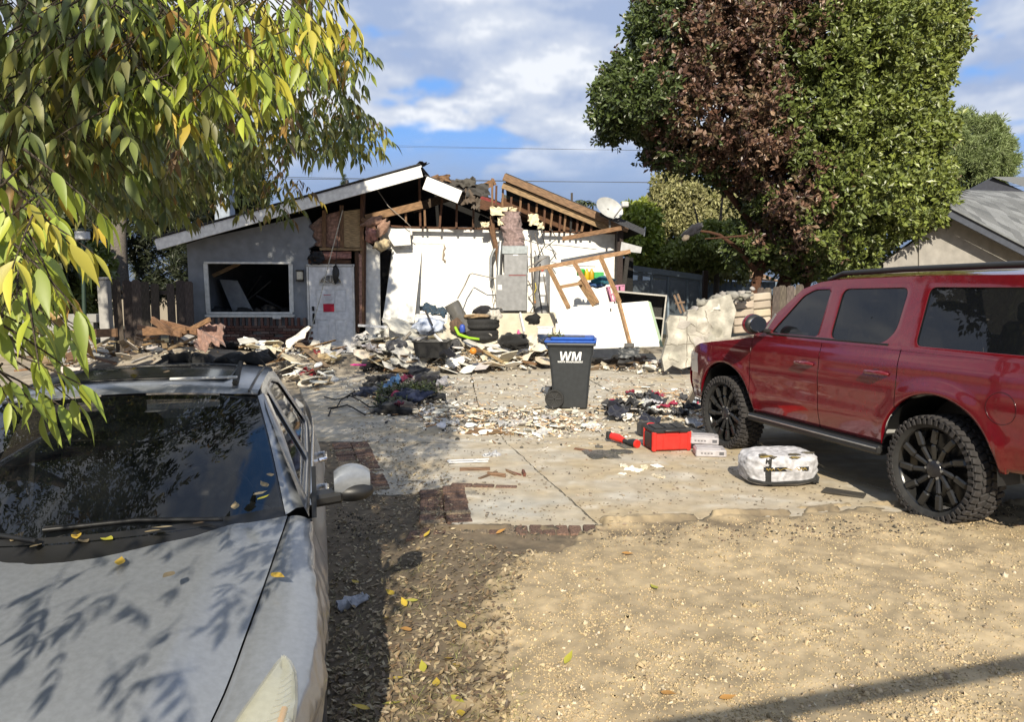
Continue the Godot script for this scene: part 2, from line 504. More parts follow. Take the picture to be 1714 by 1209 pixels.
# a concrete panel, its top following the ground, with broken tone and an irregular edge
func slab(corners: Array, called: String, tone: Color, dusty: float) -> void:
	var b := B.new()
	var rows := []; var cols := []
	var nu := 46; var nv := 34
	for j in nv + 1:
		var row := []; var cr := []
		for i in nu + 1:
			var u := float(i) / nu; var w := float(j) / nv
			var q: Vector2 = corners[0].lerp(corners[1], u).lerp(corners[3].lerp(corners[2], u), w)
			if i == 0 or i == nu or j == 0 or j == nv:
				q += Vector2(nz2.get_noise_2d(q.x * 9.0, q.y * 9.0), nz2.get_noise_2d(q.y * 9.0, q.x * 9.0 + 4.0)) * .018
			var y := ground_h(q.x, q.y, false) + .008 * nz2.get_noise_2d(q.x * .7, q.y * .7)
			row.append(Vector3(q.x, y + .012, -q.y))
			var k := nz2.get_noise_2d(q.x * .8, q.y * 1.4); var k2 := nz.get_noise_2d(q.x * 4.0 + 30.0, q.y * 7.0)
			var cc := tone.lerp(Color(.43, .35, .23), clampf(dusty + .15 + .9 * k, 0, 1))
			cc = cc.lerp(Color(.60, .57, .50), smoothstep(.2, .55, nz.get_noise_2d(q.x * 1.6 + 9.0, q.y * 3.0)) * .6)
			cr.append(cc)
		rows.append(row); cols.append(cr)
	for j in nv:
		for i in nu:
			for q in [[j, i], [j + 1, i], [j + 1, i + 1], [j, i], [j + 1, i + 1], [j, i + 1]]:
				b.col = cols[q[0]][q[1]]
				b.p(rows[q[0]][q[1]], Vector3.UP)
	# edges down
	b.col = tone * .8
	var rim := []
	for i in nu + 1: rim.append(rows[0][i])
	for j in range(1, nv + 1): rim.append(rows[j][nu])
	for i in range(nu - 1, -1, -1): rim.append(rows[nv][i])
	for j in range(nv - 1, -1, -1): rim.append(rows[j][0])
	for i in rim.size() - 1:
		b.quad(rim[i], rim[i + 1], rim[i + 1] - Vector3(0, .09, 0), rim[i] - Vector3(0, .09, 0))
	struct(b, called, M.concrete)
func make_slabs() -> void:
	var V := func(a: float, d: float) -> Vector2: return Vector2(a, d)
	var g := Color(.43, .395, .33)
	# walk panels on the left, the drive's wide panels on the right
	slab([V.call(-.46, 5.52), V.call(.66, 5.56), V.call(.405, 6.66), V.call(-.62, 6.72)], "path_panel", Color(.42, .405, .36), .22)
	slab([V.call(-1.3, 6.78), V.call(.395, 6.70), V.call(-.058, 8.66), V.call(-1.9, 8.78)], "path_panel", g, .22)
	slab([V.call(-2.6, 8.84), V.call(-.07, 8.72), V.call(-.5, 11.2), V.call(-3.2, 11.4)], "drive_panel", g, .2)
	slab([V.call(-3.2, 11.44), V.call(-.51, 11.24), V.call(-.8, 14.3), V.call(-4.2, 14.3)], "drive_panel", g, .0)
	slab([V.call(-6.0, 14.34), V.call(-.81, 14.34), V.call(-.9, 17.7), V.call(-7.7, 17.6)], "drive_panel", g, -.1)
	slab([V.call(.675, 5.58), V.call(3.6, 5.98), V.call(2.7, 8.56), V.call(-.045, 8.66)], "drive_panel", g, .55)
	slab([V.call(3.62, 5.98), V.call(6.6, 6.4), V.call(5.8, 8.7), V.call(2.74, 8.56)], "drive_panel", g, .45)
	slab([V.call(-.055, 8.71), V.call(2.7, 8.60), V.call(2.0, 11.2), V.call(-.485, 11.2)], "drive_panel", g, .35)
	slab([V.call(2.74, 8.60), V.call(5.8, 8.74), V.call(5.2, 11.3), V.call(2.04, 11.2)], "drive_panel", g, .3)
	slab([V.call(-.495, 11.24), V.call(2.0, 11.24), V.call(1.4, 14.3), V.call(-.77, 14.3)], "drive_panel", g, .05)
	slab([V.call(2.04, 11.24), V.call(5.2, 11.34), V.call(4.9, 14.3), V.call(1.44, 14.3)], "drive_panel", g, .2)
	slab([V.call(-.79, 14.34), V.call(4.9, 14.34), V.call(4.4, 17.7), V.call(-.87, 17.7)], "drive_panel", g, .0)
	# brick edging: a double row left of the walk panel and one row along its front
	var eb := thing("brick_edging", "red brick edging flush with the ground around the pale walk panel", "edging", Vector3.ZERO)
	var bm := []
	for k in 4:
		var b := B.new(); b.col = Color(.26, .155, .11) * (0.75 + .15 * k) if k < 3 else Color(.32, .25, .17)
		b.cbox(Vector3.ZERO, Vector3(.2, .07, .095), .008)
		bm.append(b.done())
	var row_of := func(a: Vector2, e: Vector2, rows: int, across: bool) -> void:
		var dir := (e - a).normalized(); var nrm := Vector2(dir.y, -dir.x)
		var step := .103 if across else .212
		var cnt := int(a.distance_to(e) / step)
		for r in rows:
			for i in cnt:
				var q := a + dir * (step * (i + .5) + (.1 if (r % 2) else 0.0) * (0.0 if across else 1.0)) + nrm * ((.21 if across else .103) * r)
				q += Vector2(rf(-.006, .006), rf(-.006, .006))
				var ang := atan2(dir.y, dir.x) + (PI / 2 if across else 0.0) + rf(-.03, .03)
				part(bm[rng.randi() % 4], "brick", M.brick, eb, Transform3D(Basis(Vector3.UP, ang) * Basis(Vector3.RIGHT, rf(-.05, .05)), Vector3(q.x, ground_h(q.x, q.y, false) - .016 + rf(-.006, .006), -q.y)))
	row_of.call(Vector2(-.80, 5.45), Vector2(.72, 5.44), 1, true)
	row_of.call(Vector2(-.62, 5.6), Vector2(-.76, 6.75), 2, true)
	row_of.call(Vector2(-.58, 6.75), Vector2(.1, 6.69), 1, false)
	row_of.call(Vector2(-1.46, 6.85), Vector2(-2.06, 8.75), 2, true)

func make_hills() -> void:
	# two far ranges across the valley
	for r in [[4600.0, 470.0, 3, Color(.10, .11, .09)], [6600.0, 900.0, 8, Color(.12, .12, .11)]]:
		var b := B.new(); b.col = r[3]
		var f := FastNoiseLite.new(); f.seed = r[2]; f.frequency = .00045; f.fractal_octaves = 5
		var rows := []
		for j in 14:
			var row := []
			for i in 121:
				var x := lerpf(-14000, 14000, i / 120.0)
				var t := j / 13.0
				var hgt: float = r[1] * (.82 + .55 * f.get_noise_2d(x, 100.0)) * (1.0 + .12 * f.get_noise_2d(x * 4.0, t * 900.0))
				hgt *= 1.0 - .1 * smoothstep(-2500, 2500, x)
				row.append(Vector3(x, -70 + hgt * sin(t * PI * .5) + 60.0 * t * f.get_noise_2d(x * 3.0, t * 3000.0), -(r[0] + t * 1800.0 + 250 * f.get_noise_2d(x, t * 4000.0))))
			rows.append(row)
		b.grid(rows)
		struct(b, "hills", M.chip)
# ---------------------------------------------------------------- the burnt house
const WOOD := Color(.30, .165, .085)
const WOODB := Color(.155, .07, .032)
const FRESH := Color(.52, .34, .17)
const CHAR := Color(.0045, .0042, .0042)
const WHITE := Color(.80, .79, .75)
func p2(px: float, py: float, d: float) -> Vector2:
	var q := at(px, py, d); return Vector2(q.x, q.y)
func poly_at(pts: Array, d: float) -> PackedVector2Array:
	var r := PackedVector2Array()
	for q in pts: r.append(p2(q[0], q[1], d))
	return r
# a flat piece traced on the plane at distance d, given real thickness
func sheet(pts: Array, d: float, th: float, k: Color, called: String, m: Material, parent: Node, ch := 0.0) -> MeshInstance3D:
	var b := B.new(); b.col = k
	b.prism(poly_at(pts, d), th, Transform3D(Basis.IDENTITY, Vector3(0, 0, -d)), ch)
	return part(b, called, m, parent)
func stick(a: Array, e: Array, d: float, w: float, k: Color, called: String, parent: Node, depth := .09, d2 := -1.0) -> MeshInstance3D:
	return board(at(a[0], a[1], d), at(e[0], e[1], d if d2 < 0 else d2), depth, w, k, called, M.board, parent, Vector3.UP)
func crumple(m: Vector3, size: Vector2, sd: int, amp: float, b := Basis.IDENTITY, k := Color.WHITE, seg := 9) -> B:
	# a torn, bent sheet with a ragged edge, 12 mm thick
	var f := FastNoiseLite.new(); f.seed = sd; f.frequency = 1.0
	var o := B.new(); o.col = k
	var top := []; var bot := []
	for j in seg + 1:
		var ra := []; var rb2 := []
		for i in seg + 1:
			var u := float(i) / seg - .5; var w := float(j) / seg - .5
			var edge := maxf(absf(u), absf(w)) * 2.0
			var sh := 1.0 + .35 * f.get_noise_2d(u * 6.0 + 3.0, w * 6.0) * edge
			var q := Vector3(u * size.x * sh, amp * (f.get_noise_2d(u * 2.6, w * 2.6) * 1.6 + .5 * f.get_noise_2d(u * 7.0, w * 7.0)), w * size.y * sh)
			ra.append(m + b * q); rb2.append(m + b * (q - Vector3(0, .012, 0)))
		top.append(ra); bot.append(rb2)
	o.grid(top); o.grid(bot, true)
	for j in seg:
		o.quad(top[j][0], top[j + 1][0], bot[j + 1][0], bot[j][0]); o.quad(top[j][seg], bot[j][seg], bot[j + 1][seg], top[j + 1][seg])
		o.quad(top[0][j], bot[0][j], bot[0][j + 1], top[0][j + 1]); o.quad(top[seg][j], top[seg][j + 1], bot[seg][j + 1], bot[seg][j])
	return o

func make_house() -> void:
	var D := HD
	var H := thing("burnt_house", "fire-gutted single-storey house with grey stucco wing, white door and torn-open gable", "house")
	# --- grey stucco wing with its window opening
	var outer := [[322, 592], [313, 409], [340, 400], [430, 380], [513, 361], [519, 373], [516, 380], [525, 388], [522, 396], [529, 405], [524, 412], [516, 416], [520, 424], [514, 433], [518, 441], [522, 591]]
	var b := B.new(); b.col = Color(.235, .25, .27)
	var pl := poly_at(outer, D)
	var hole := poly_at([[343, 438], [489, 439], [491, 526], [348, 526]], D)
	# a slit joins the opening to the bottom edge
	var q := PackedVector2Array()
	var bx: float = hole[3].x + .4
	for i in pl.size(): q.append(pl[i])
	q.append(Vector2(bx + .0006, pl[0].y)); q.append(Vector2(bx + .0006, hole[2].y)); q.append(hole[2]); q.append(hole[1]); q.append(hole[0]); q.append(hole[3]); q.append(Vector2(bx, hole[3].y)); q.append(Vector2(bx, pl[0].y))
	b.prism(q, .18, Transform3D(Basis.IDENTITY, Vector3(0, 0, -D - .09)))
	part(b, "stucco_wall", M.stucco, H)
	# side and back of the house: thick walls, charred inside
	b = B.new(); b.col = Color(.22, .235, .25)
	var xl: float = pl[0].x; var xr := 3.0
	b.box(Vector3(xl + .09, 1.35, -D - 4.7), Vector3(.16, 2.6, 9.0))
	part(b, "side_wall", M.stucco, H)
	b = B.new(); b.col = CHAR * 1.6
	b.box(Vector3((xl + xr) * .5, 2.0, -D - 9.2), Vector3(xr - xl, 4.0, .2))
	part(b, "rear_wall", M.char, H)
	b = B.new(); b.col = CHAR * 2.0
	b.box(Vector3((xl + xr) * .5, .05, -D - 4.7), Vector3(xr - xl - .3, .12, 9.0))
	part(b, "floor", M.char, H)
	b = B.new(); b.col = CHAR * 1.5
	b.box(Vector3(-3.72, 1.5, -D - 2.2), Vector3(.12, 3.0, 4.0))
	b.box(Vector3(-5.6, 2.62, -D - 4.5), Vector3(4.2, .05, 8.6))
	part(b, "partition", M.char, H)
	# --- window frame and what leans inside
	var wf := part(_frame(hole, .05, .10, D - .01, Color(.66, .66, .62)), "window_frame", M.paint, H)
	b = B.new(); b.col = Color(.62, .62, .58)
	b.cbox((hp(348, 529) + hp(492, 529)) * .5 + Vector3(0, 0, .03), Vector3(2.12, .06, .16), .008)
	part(b, "window_sill", M.paint, H)
	sheet([[368, 468], [398, 470], [424, 520], [390, 521]], D + 1.0, .02, Color(.33, .35, .37), "leaning_panel", M.drywall, H)
	stick([357, 462], [402, 441], D + .5, .09, FRESH * .8, "fallen_board", H, .05)
	stick([395, 520], [455, 470], D + 1.6, .04, Color(.09, .08, .08), "burnt_stud", H, .05)
	stick([430, 495], [480, 521], D + 1.4, .05, Color(.07, .07, .07), "burnt_stud", H, .05)
	stick([440, 460], [400, 515], D + 1.9, .05, Color(.05, .05, .05), "burnt_stud", H, .05)
	for k in 6:
		var lb := B.new(); lb.col = Color(.10, .10, .10) * rf(.4, 1.6)
		lb.lump(hp(360 + k * 23, 522 + rf(-3, 3), .9 + rf(-.2, .4)), Vector3(.2, .12, .2), 70 + k, .5, 6)
		part(lb, "burnt_heap", M.char, H)
	# --- brick facing under the window
	var y0: float = pl[0].y; var y1: float = p2(400, 529, D).y - .27
	var bm := []
	for k in 5:
		var bb := B.new()
		bb.col = [Color(.20, .085, .06), Color(.24, .12, .09), Color(.13, .065, .05), Color(.30, .21, .17), Color(.17, .10, .08)][k]
		bb.cbox(Vector3.ZERO, Vector3(.195, .058, .09), .006)
		bm.append(bb.done())
	var row := 0
	var yy := y0
	var xa: float = p2(345, 540, D).x; var xb: float = p2(519, 560, D).x
	while yy < y1:
		var xx := xa + (.1 if row % 2 else 0.0)
		while xx < xb - .1:
			if rng.randf() > .03:
				part(bm[rng.randi() % 5], "brick", M.brick, H, Transform3D(Basis(Vector3.UP, rf(-.02, .02)), Vector3(xx + .1, yy + .03, -D + .044 + rf(-.004, .006))))
			xx += .206
		yy += .068; row += 1
	for i in 17:   # soldier course under the sill
		part(bm[rng.randi() % 5], "brick", M.brick, H, Transform3D(Basis(Vector3(0, 0, 1), PI / 2), Vector3(xa + .06 + i * .145, yy + .085, -D + .05 + rf(-.003, .004))))
	b = B.new(); b.col = Color(.26, .25, .23)
	b.box(Vector3((xa + xb) * .5, (y0 + y1) * .5, -D + .008), Vector3(xb - xa, y1 - y0, .012))
	part(b, "mortar", M.concrete, H)
	# --- front door
	var dl := p2(522, 590, D); var dr := p2(590, 447, D)
	var dw: float = dr.x - dl.x; var dh: float = dr.y - dl.y
	var door := part(_door(dw, dh), "front_door", M.paint, H, Transform3D(Basis.IDENTITY, Vector3(dl.x, dl.y, -D + .02)))
	b = B.new(); b.col = Color(.05, .055, .06)
	var fan := PackedVector2Array()
	for i in 13: fan.append(Vector2(cos(PI * i / 12) * .255, sin(PI * i / 12) * .20))
	b.prism(fan, .012, Transform3D(Basis.IDENTITY, Vector3(dw * .5, dh - .40, .034)))
	part(b, "fanlight", M.glass, door)
	b = B.new(); b.col = WHITE * .8
	for a in [45, 90, 135]:
		var dv := Vector3(cos(deg_to_rad(a)) * .25, sin(deg_to_rad(a)) * .195, 0)
		b.beam(Vector3(dw * .5, dh - .40, .044) + dv * .25, Vector3(dw * .5, dh - .40, .044) + dv, .012, .012)
	var arc := []
	for i in 13: arc.append(Vector3(dw * .5 + cos(PI * i / 12) * .265, dh - .40 + sin(PI * i / 12) * .21, .04))
	arc.append(arc[0]); b.tube(arc, .018, 6, false)
	part(b, "fanlight_bars", M.paint, door)
	b = B.new(); b.col = Color(.03, .03, .03)
	b.cbox(Vector3(.085, dh * .515, .045), Vector3(.055, .11, .025), .008); b.tube([Vector3(.085, dh * .53, .05), Vector3(.085, dh * .53, .085)], .022, 10)
	part(b, "deadbolt", M.metal, door)
	b = B.new(); b.col = Color(.02, .02, .02)
	b.cbox(Vector3(.09, dh * .40, .042), Vector3(.05, .26, .018), .01)
	b.tube([Vector3(.09, dh * .455, .05), Vector3(.09, dh * .45, .10), Vector3(.09, dh * .40, .11), Vector3(.09, dh * .355, .09), Vector3(.09, dh * .345, .05)], .013, 8)
	part(b, "door_handle", M.metal, door)
	b = B.new(); b.col = Color(.74, .73, .74)
	b.box(Vector3(dw * .43, dh * .635, .0285), Vector3(.27, .23, .003))
	var nt := part(b, "paper_notice", M.drywall, door)
	b = B.new(); b.col = Color(.30, .28, .30)
	for i in 7: b.box(Vector3(dw * .43 + rf(-.02, .02), dh * .68 - i * .026, .0312), Vector3(.17 + rf(-.05, .05), .007, .001))
	b.col = Color(.5, .06, .08); b.box(Vector3(dw * .43 - .02, dh * .675, .0318), Vector3(.17, .012, .001))
	part(b, "print_lines", M.chip, door)
	b = B.new(); b.col = Color(.52, .02, .05)
	b.box(Vector3(dw * .43 + .01, dh * .525, .0285), Vector3(.26, .19, .003))
	part(b, "red_notice", M.drywall, door)
	b = B.new(); b.col = WHITE * .82
	for s in [0, 1]: b.cbox(Vector3(-.03 if s == 0 else dw + .02, dh * .5 + .02, .0), Vector3(.045, dh + .05, .16), .005)
	b.cbox(Vector3(dw * .5, dh + .035, .0), Vector3(dw + .11, .05, .16), .005)
	part(b, "door_frame", M.paint, H, Transform3D(Basis.IDENTITY, Vector3(dl.x, dl.y, -D - .02)))
	b = B.new(); b.col = Color(.35, .34, .31)
	b.cbox(Vector3(dl.x + dw * .5, dl.y - .10, -D + .25), Vector3(1.5, .16, .8), .01)
	part(b, "doorstep", M.concrete, H)
	# --- porch lamp
	b = B.new(); b.col = Color(.06, .055, .05)
	var lp := hp(504, 462)
	b.cbox(lp + Vector3(0, 0, .03), Vector3(.15, .27, .03), .006); b.cbox(lp + Vector3(0, -.11, .08), Vector3(.17, .035, .12), .006); b.cbox(lp + Vector3(0, .125, .08), Vector3(.17, .03, .12), .006)
	var lamp := part(b, "wall_lamp", M.metal, H)
	b = B.new(); b.col = Color(.62, .58, .46)
	b.cbox(lp + Vector3(0, .005, .085), Vector3(.135, .2, .1), .02)
	part(b, "lamp_glass", M.plastic, lamp)
	b = B.new(); b.col = WHITE * .8
	b.cbox(hp(466, 532) + Vector3(0, 0, .10), Vector3(.2, .05, .03), .006)
	part(b, "house_tag", M.paint, H)
	# --- open framing above and right of the door
	sheet([[517, 380], [545, 358], [545, 415], [524, 410]], D + .13, .05, Color(.36, .24, .19), "insulation", M.cloth, H)
	_batt([[544, 360], [573, 352], [571, 414], [545, 414]], D + .10, Color(.46, .27, .20), "insulation", H, 31)
	_batt([[516, 385], [544, 365], [544, 414], [528, 412]], D + .10, Color(.38, .22, .16), "insulation", H, 32)
	sheet([[574, 354], [605, 350], [606, 415], [575, 414]], D + .05, .03, Color(.60, .42, .22), "plywood_panel", M.board, H, .003)
	_batt([[524, 421], [588, 421], [588, 433], [530, 436]], D + .06, Color(.50, .25, .2), "insulation", H, 33)
	for st in [[[543, 352], [543, 416], .05, WOOD], [[572, 344], [573, 416], .05, WOOD], [[608, 322], [607, 372], .17, WOODB], [[536, 417], [607, 418], .06, FRESH * .9], [[517, 438], [588, 440], .12, WOODB * .9], [[598, 422], [599, 556], .11, WOODB * .8], [[606, 368], [607, 545], .05, WOOD * 1.2], [[610, 402], [609, 545], .045, WOODB]]:
		stick(st[0], st[1], D + .04, st[2], st[3], "stud", H)
	_batt([[600, 424], [606, 424], [606, 545], [601, 545]], D - .01, Color(.48, .27, .20), "insulation", H, 34)
	# torn stucco paper hanging over the door
	b = crumple(hp(530, 432, -.06), Vector2(.34, .30), 5, .10, rb(0, 84, 10), Color(.03, .03, .033), 8)
	part(b, "torn_building_paper", M.char, H)
	b = B.new(); b.col = Color(.012, .012, .012)
	b.lump(hp(562, 459, -.12), Vector3(.07, .2, .07), 8, .35, 8)
	b.tube([hp(572, 345, -.1), hp(566, 400, -.12), hp(562, 445, -.12)], .008, 5)
	part(b, "hanging_cable", M.plastic, H)
	b = B.new(); b.col = Color(.75, .72, .6)
	b.tube([hp(574, 352, -.2), hp(556, 420, -.2), hp(536, 500, -.2), hp(516, 570, -.25)], .011, 5)
	part(b, "hanging_rope", M.cloth, H)
	# --- roof
	_roof(H)
	# --- white inner wall of the former garage
	b = B.new(); b.col = WHITE
	var D2 := D + .45
	var wall := [[636, 395], [644, 388], [652, 380], [668, 384], [690, 379], [735, 381], [775, 380], [860, 384], [905, 386], [930, 388], [965, 390], [1000, 391], [1030, 391], [1031, 470], [1033, 605], [636, 605], [637, 430]]
	b.prism(poly_at(wall, D2), .10, Transform3D(Basis.IDENTITY, Vector3(0, 0, -D2 - .05)))
	part(b, "white_wall", M.drywall, H)
	sheet([[612, 403], [636, 422], [638, 600], [612, 600]], D + .12, .03, WHITE * .98, "drywall_strip", M.drywall, H, .004)
	sheet([[637, 425], [640, 420], [656, 416], [640, 548], [636, 548]], D2 - .045, .015, CHAR, "dark_gap_sheet", M.char, H)  # black sheet before the wall, its colour stands for the darkness of a gap
	# a sheet of drywall on a hinge side leaning on the wall, and its edge
	b = B.new(); b.col = WHITE * .97
	var lo := at(640, 540, D - .25); var lo2 := at(693, 541, D - .25); var up2 := at(706, 420, D + .38); var up1 := at(658, 415, D + .38)
	b.quad(lo, up1, up2, lo2)
	var nn := (up1 - lo).cross(lo2 - lo).normalized() * .03
	if nn.z > 0: nn = -nn
	b.quad(lo2, up2, up2 + nn, lo2 + nn); b.quad(lo, lo + nn, up1 + nn, up1); b.quad(up1, up1 + nn, up2 + nn, up2); b.quad(lo + nn, lo2 + nn, up2 + nn, up1 + nn)
	part(b, "leaning_drywall", M.drywall, H)
	b = B.new(); b.col = WHITE * .95
	b.prism(poly_at([[648, 383], [686, 383], [688, 410], [660, 412], [652, 400]], D + .1), .06, Transform3D(Basis(Vector3.RIGHT, -.25).orthonormalized(), Vector3(0, -.0, -D - .1)) if false else Transform3D(Basis.IDENTITY, Vector3(0, 0, -D - .1)))
	part(b, "drywall_flap", M.drywall, H)
	# insulation and splintered wood lumps beside the opening
	for L in [[624, 372, .26, .10, 18, Color(.42, .25, .18)], [640, 383, .12, .22, -35, Color(.40, .24, .17)], [622, 392, .14, .20, 10, Color(.42, .20, .17)], [640, 410, .20, .12, 20, Color(.55, .45, .28)]]:
		b = B.new(); b.col = L[5]
		b.lump(Vector3.ZERO, Vector3(L[2], L[3], .12), int(L[0]), .5, 8)
		part(b, "torn_insulation", M.cloth, H, Transform3D(rb(0, 0, L[4]), hp(L[0], L[1], -.08)))
	# scars, patches and seams of the white wall
	for sc in [[744, 410, 742, 436, 4], [741, 432, 747, 440, 5]]:
		b = B.new(); b.col = Color(.35, .29, .22)
		var pts := []
		for i in 6: pts.append(at(lerpf(sc[0], sc[2], i / 5.0) + rf(-1.5, 1.5), lerpf(sc[1], sc[3], i / 5.0), D2 - .012))
		b.tube(pts, [.012, .03, .016, .035, .02, .008], 6)
		part(b, "gouge", M.matte, H)
	for sm in [[[688, 407], [745, 408]], [[763, 388], [764, 460]], [[690, 382], [690, 545]]]:
		b = B.new(); b.col = Color(.70, .68, .63)
		b.beam(at(sm[0][0], sm[0][1], D2 - .003), at(sm[1][0], sm[1][1], D2 - .003), .012, .03, Vector3.UP, .001)
		part(b, "drywall_joint", M.drywall, H)
	# torn edge pieces and hanging straps along the broken right part
	for L in [[893, 368, .24, .28], [836, 354, .42, .22], [812, 376, .2, .12], [838, 370, .14, .2], [905, 378, .16, .15], [858, 352, .2, .14]]:
		part(crumple(hp(L[0], L[1], -.05), Vector2(L[2], L[3]), int(L[0]), .07, rb(rf(-20, 20), 75, rf(-20, 20)), Color(.68, .60, .42), 7), "torn_drywall", M.drywall, H)
	for L in [[[823, 362], [827, 400], [832, 415], [836, 470]], [[818, 378], [826, 398], [830, 420]]]:
		var pts := []
		for z in L: pts.append(hp(z[0], z[1], .2))
		b = B.new(); b.col = WOOD * .8
		b.tube(pts, [.05, .06, .06, .04] if pts.size() == 4 else [.04, .05, .04], 7)
		part(b, "splintered_post", M.board, H)
	b = B.new(); b.col = Color(.45, .47, .48)
	b.tube([hp(838, 405, .2), hp(836, 430, .15), hp(835, 462, .1)], .06, 10); b.tube([hp(838, 405, .2), hp(826, 422, .2), hp(822, 432, .2), hp(822, 470, .2)], .045, 8)
	part(b, "metal_flue", M.metal, H)
	var wires := [[[786, 460], [790, 458], [812, 463], [838, 468], [860, 460], [890, 444], [915, 430]], [[786, 460], [778, 478], [766, 500]], [[888, 395], [890, 440], [893, 480], [895, 540]], [[895, 390], [905, 430], [913, 480], [922, 545]], [[860, 396], [900, 408], [950, 412], [1000, 418]], [[920, 380], [932, 400], [912, 415], [925, 420], [931, 434]], [[880, 466], [858, 495], [836, 518]], [[884, 470], [893, 490], [884, 500], [896, 512]], [[826, 465], [830, 500], [824, 520], [832, 538]], [[824, 440], [822, 480], [828, 505]], [[905, 384], [912, 410], [900, 430]], [[632, 318], [650, 345], [676, 368], [688, 380]]]
	for wv in wires:
		var pts := []
		for i in wv.size(): pts.append(hp(wv[i][0], wv[i][1], -.15 + .1 * sin(i * 2.1)))
		b = B.new(); b.col = pick([Color(.05, .045, .04), Color(.16, .14, .12), Color(.2, .18, .15), Color(.03, .03, .03)])
		b.tube(pts, rf(.008, .018), 5)
		part(b, "loose_conduit", M.plastic, H)
	# plinth the furnace stands on
	b = B.new(); b.col = Color(.58, .51, .40)
	var pa := at(790, 525, D - .3); var pb := at(930, 525, D - .3)
	b.cbox(Vector3((pa.x + pb.x) * .5, pa.y - .45, -D - .05), Vector3(pb.x - pa.x, .9, .7), .01)
	part(b, "plinth", M.stucco, H)
	# charred right end wall
	b = B.new(); b.col = Color(.05, .035, .028)
	b.cbox((hp(1036, 400, .25) + hp(1034, 500, .25)) * .5, Vector3(.14, 1.9, .5), .01)
	part(b, "charred_post", M.char, H)
	b = B.new(); b.col = Color(.05, .045, .04)
	b.beam(hp(1050, 428, .1), hp(1040, 510, .3), .1, .1)
	part(b, "charred_brace", M.char, H)
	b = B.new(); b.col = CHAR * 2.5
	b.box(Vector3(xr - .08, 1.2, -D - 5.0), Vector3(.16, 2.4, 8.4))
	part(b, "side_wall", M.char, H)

func _frame(hole: PackedVector2Array, w: float, dep: float, d: float, k: Color) -> B:
	var b := B.new(); b.col = k
	for i in 4:
		var a := hole[i]; var e := hole[(i + 1) % 4]
		var dir := (e - a).normalized()
		var inn := Vector2(dir.y, -dir.x) * w * .5
		if (hole[0] + hole[2]).dot(inn) * .5 < ((a + e) * .5).dot(inn): inn = -inn
		var cut := w if i % 2 else 0.0
		b.beam(Vector3(a.x + inn.x + dir.x * cut, a.y + inn.y + dir.y * cut, -d), Vector3(e.x + inn.x - dir.x * cut, e.y + inn.y - dir.y * cut, -d), dep, w, Vector3(0, 0, 1) if false else Vector3.UP, .004)
	return b
func _batt(pts: Array, d: float, k: Color, called: String, parent: Node, sd: int) -> void:
	# puffy insulation filling a stud bay
	var pl := poly_at(pts, d)
	var f := FastNoiseLite.new(); f.seed = sd; f.frequency = 7.0; f.fractal_octaves = 3
	var b := B.new(); b.col = k
	var rows := []
	for j in 15:
		var row := []
		for i in 11:
			var u := i / 10.0; var w := j / 14.0
			var q := pl[0].lerp(pl[1], u).lerp(pl[3].lerp(pl[2], u), w)
			var puff := sin(u * PI) * sin(w * PI)
			row.append(Vector3(q.x, q.y, -d + .05 * sqrt(puff) + .05 * f.get_noise_2d(q.x, q.y) - .02))
		rows.append(row)
	b.grid(rows)
	part(b, called, M.cloth, parent)
func _door(w: float, h: float) -> B:
	# slab with four recessed panels
	var b := B.new(); b.col = Color(.76, .76, .76)
	var xs := [0.0, w * .14, w * .44, w * .56, w * .86, w]
	var ys := [0.0, h * .11, h * .385, h * .465, h * .74, h]
	for i in 5:
		for j in 5:
			var m := Vector3((xs[i] + xs[i + 1]) * .5, (ys[j] + ys[j + 1]) * .5, 0)
			var s := Vector3(xs[i + 1] - xs[i], ys[j + 1] - ys[j], .045)
			if i in [1, 3] and j in [1, 3]:
				b.box(m - Vector3(0, 0, .006), s - Vector3(0, 0, .012))
				b.cbox(m + Vector3(0, 0, .004), Vector3(s.x - .07, s.y - .07, .04), .012)
			else:
				b.box(m, s)
	return b
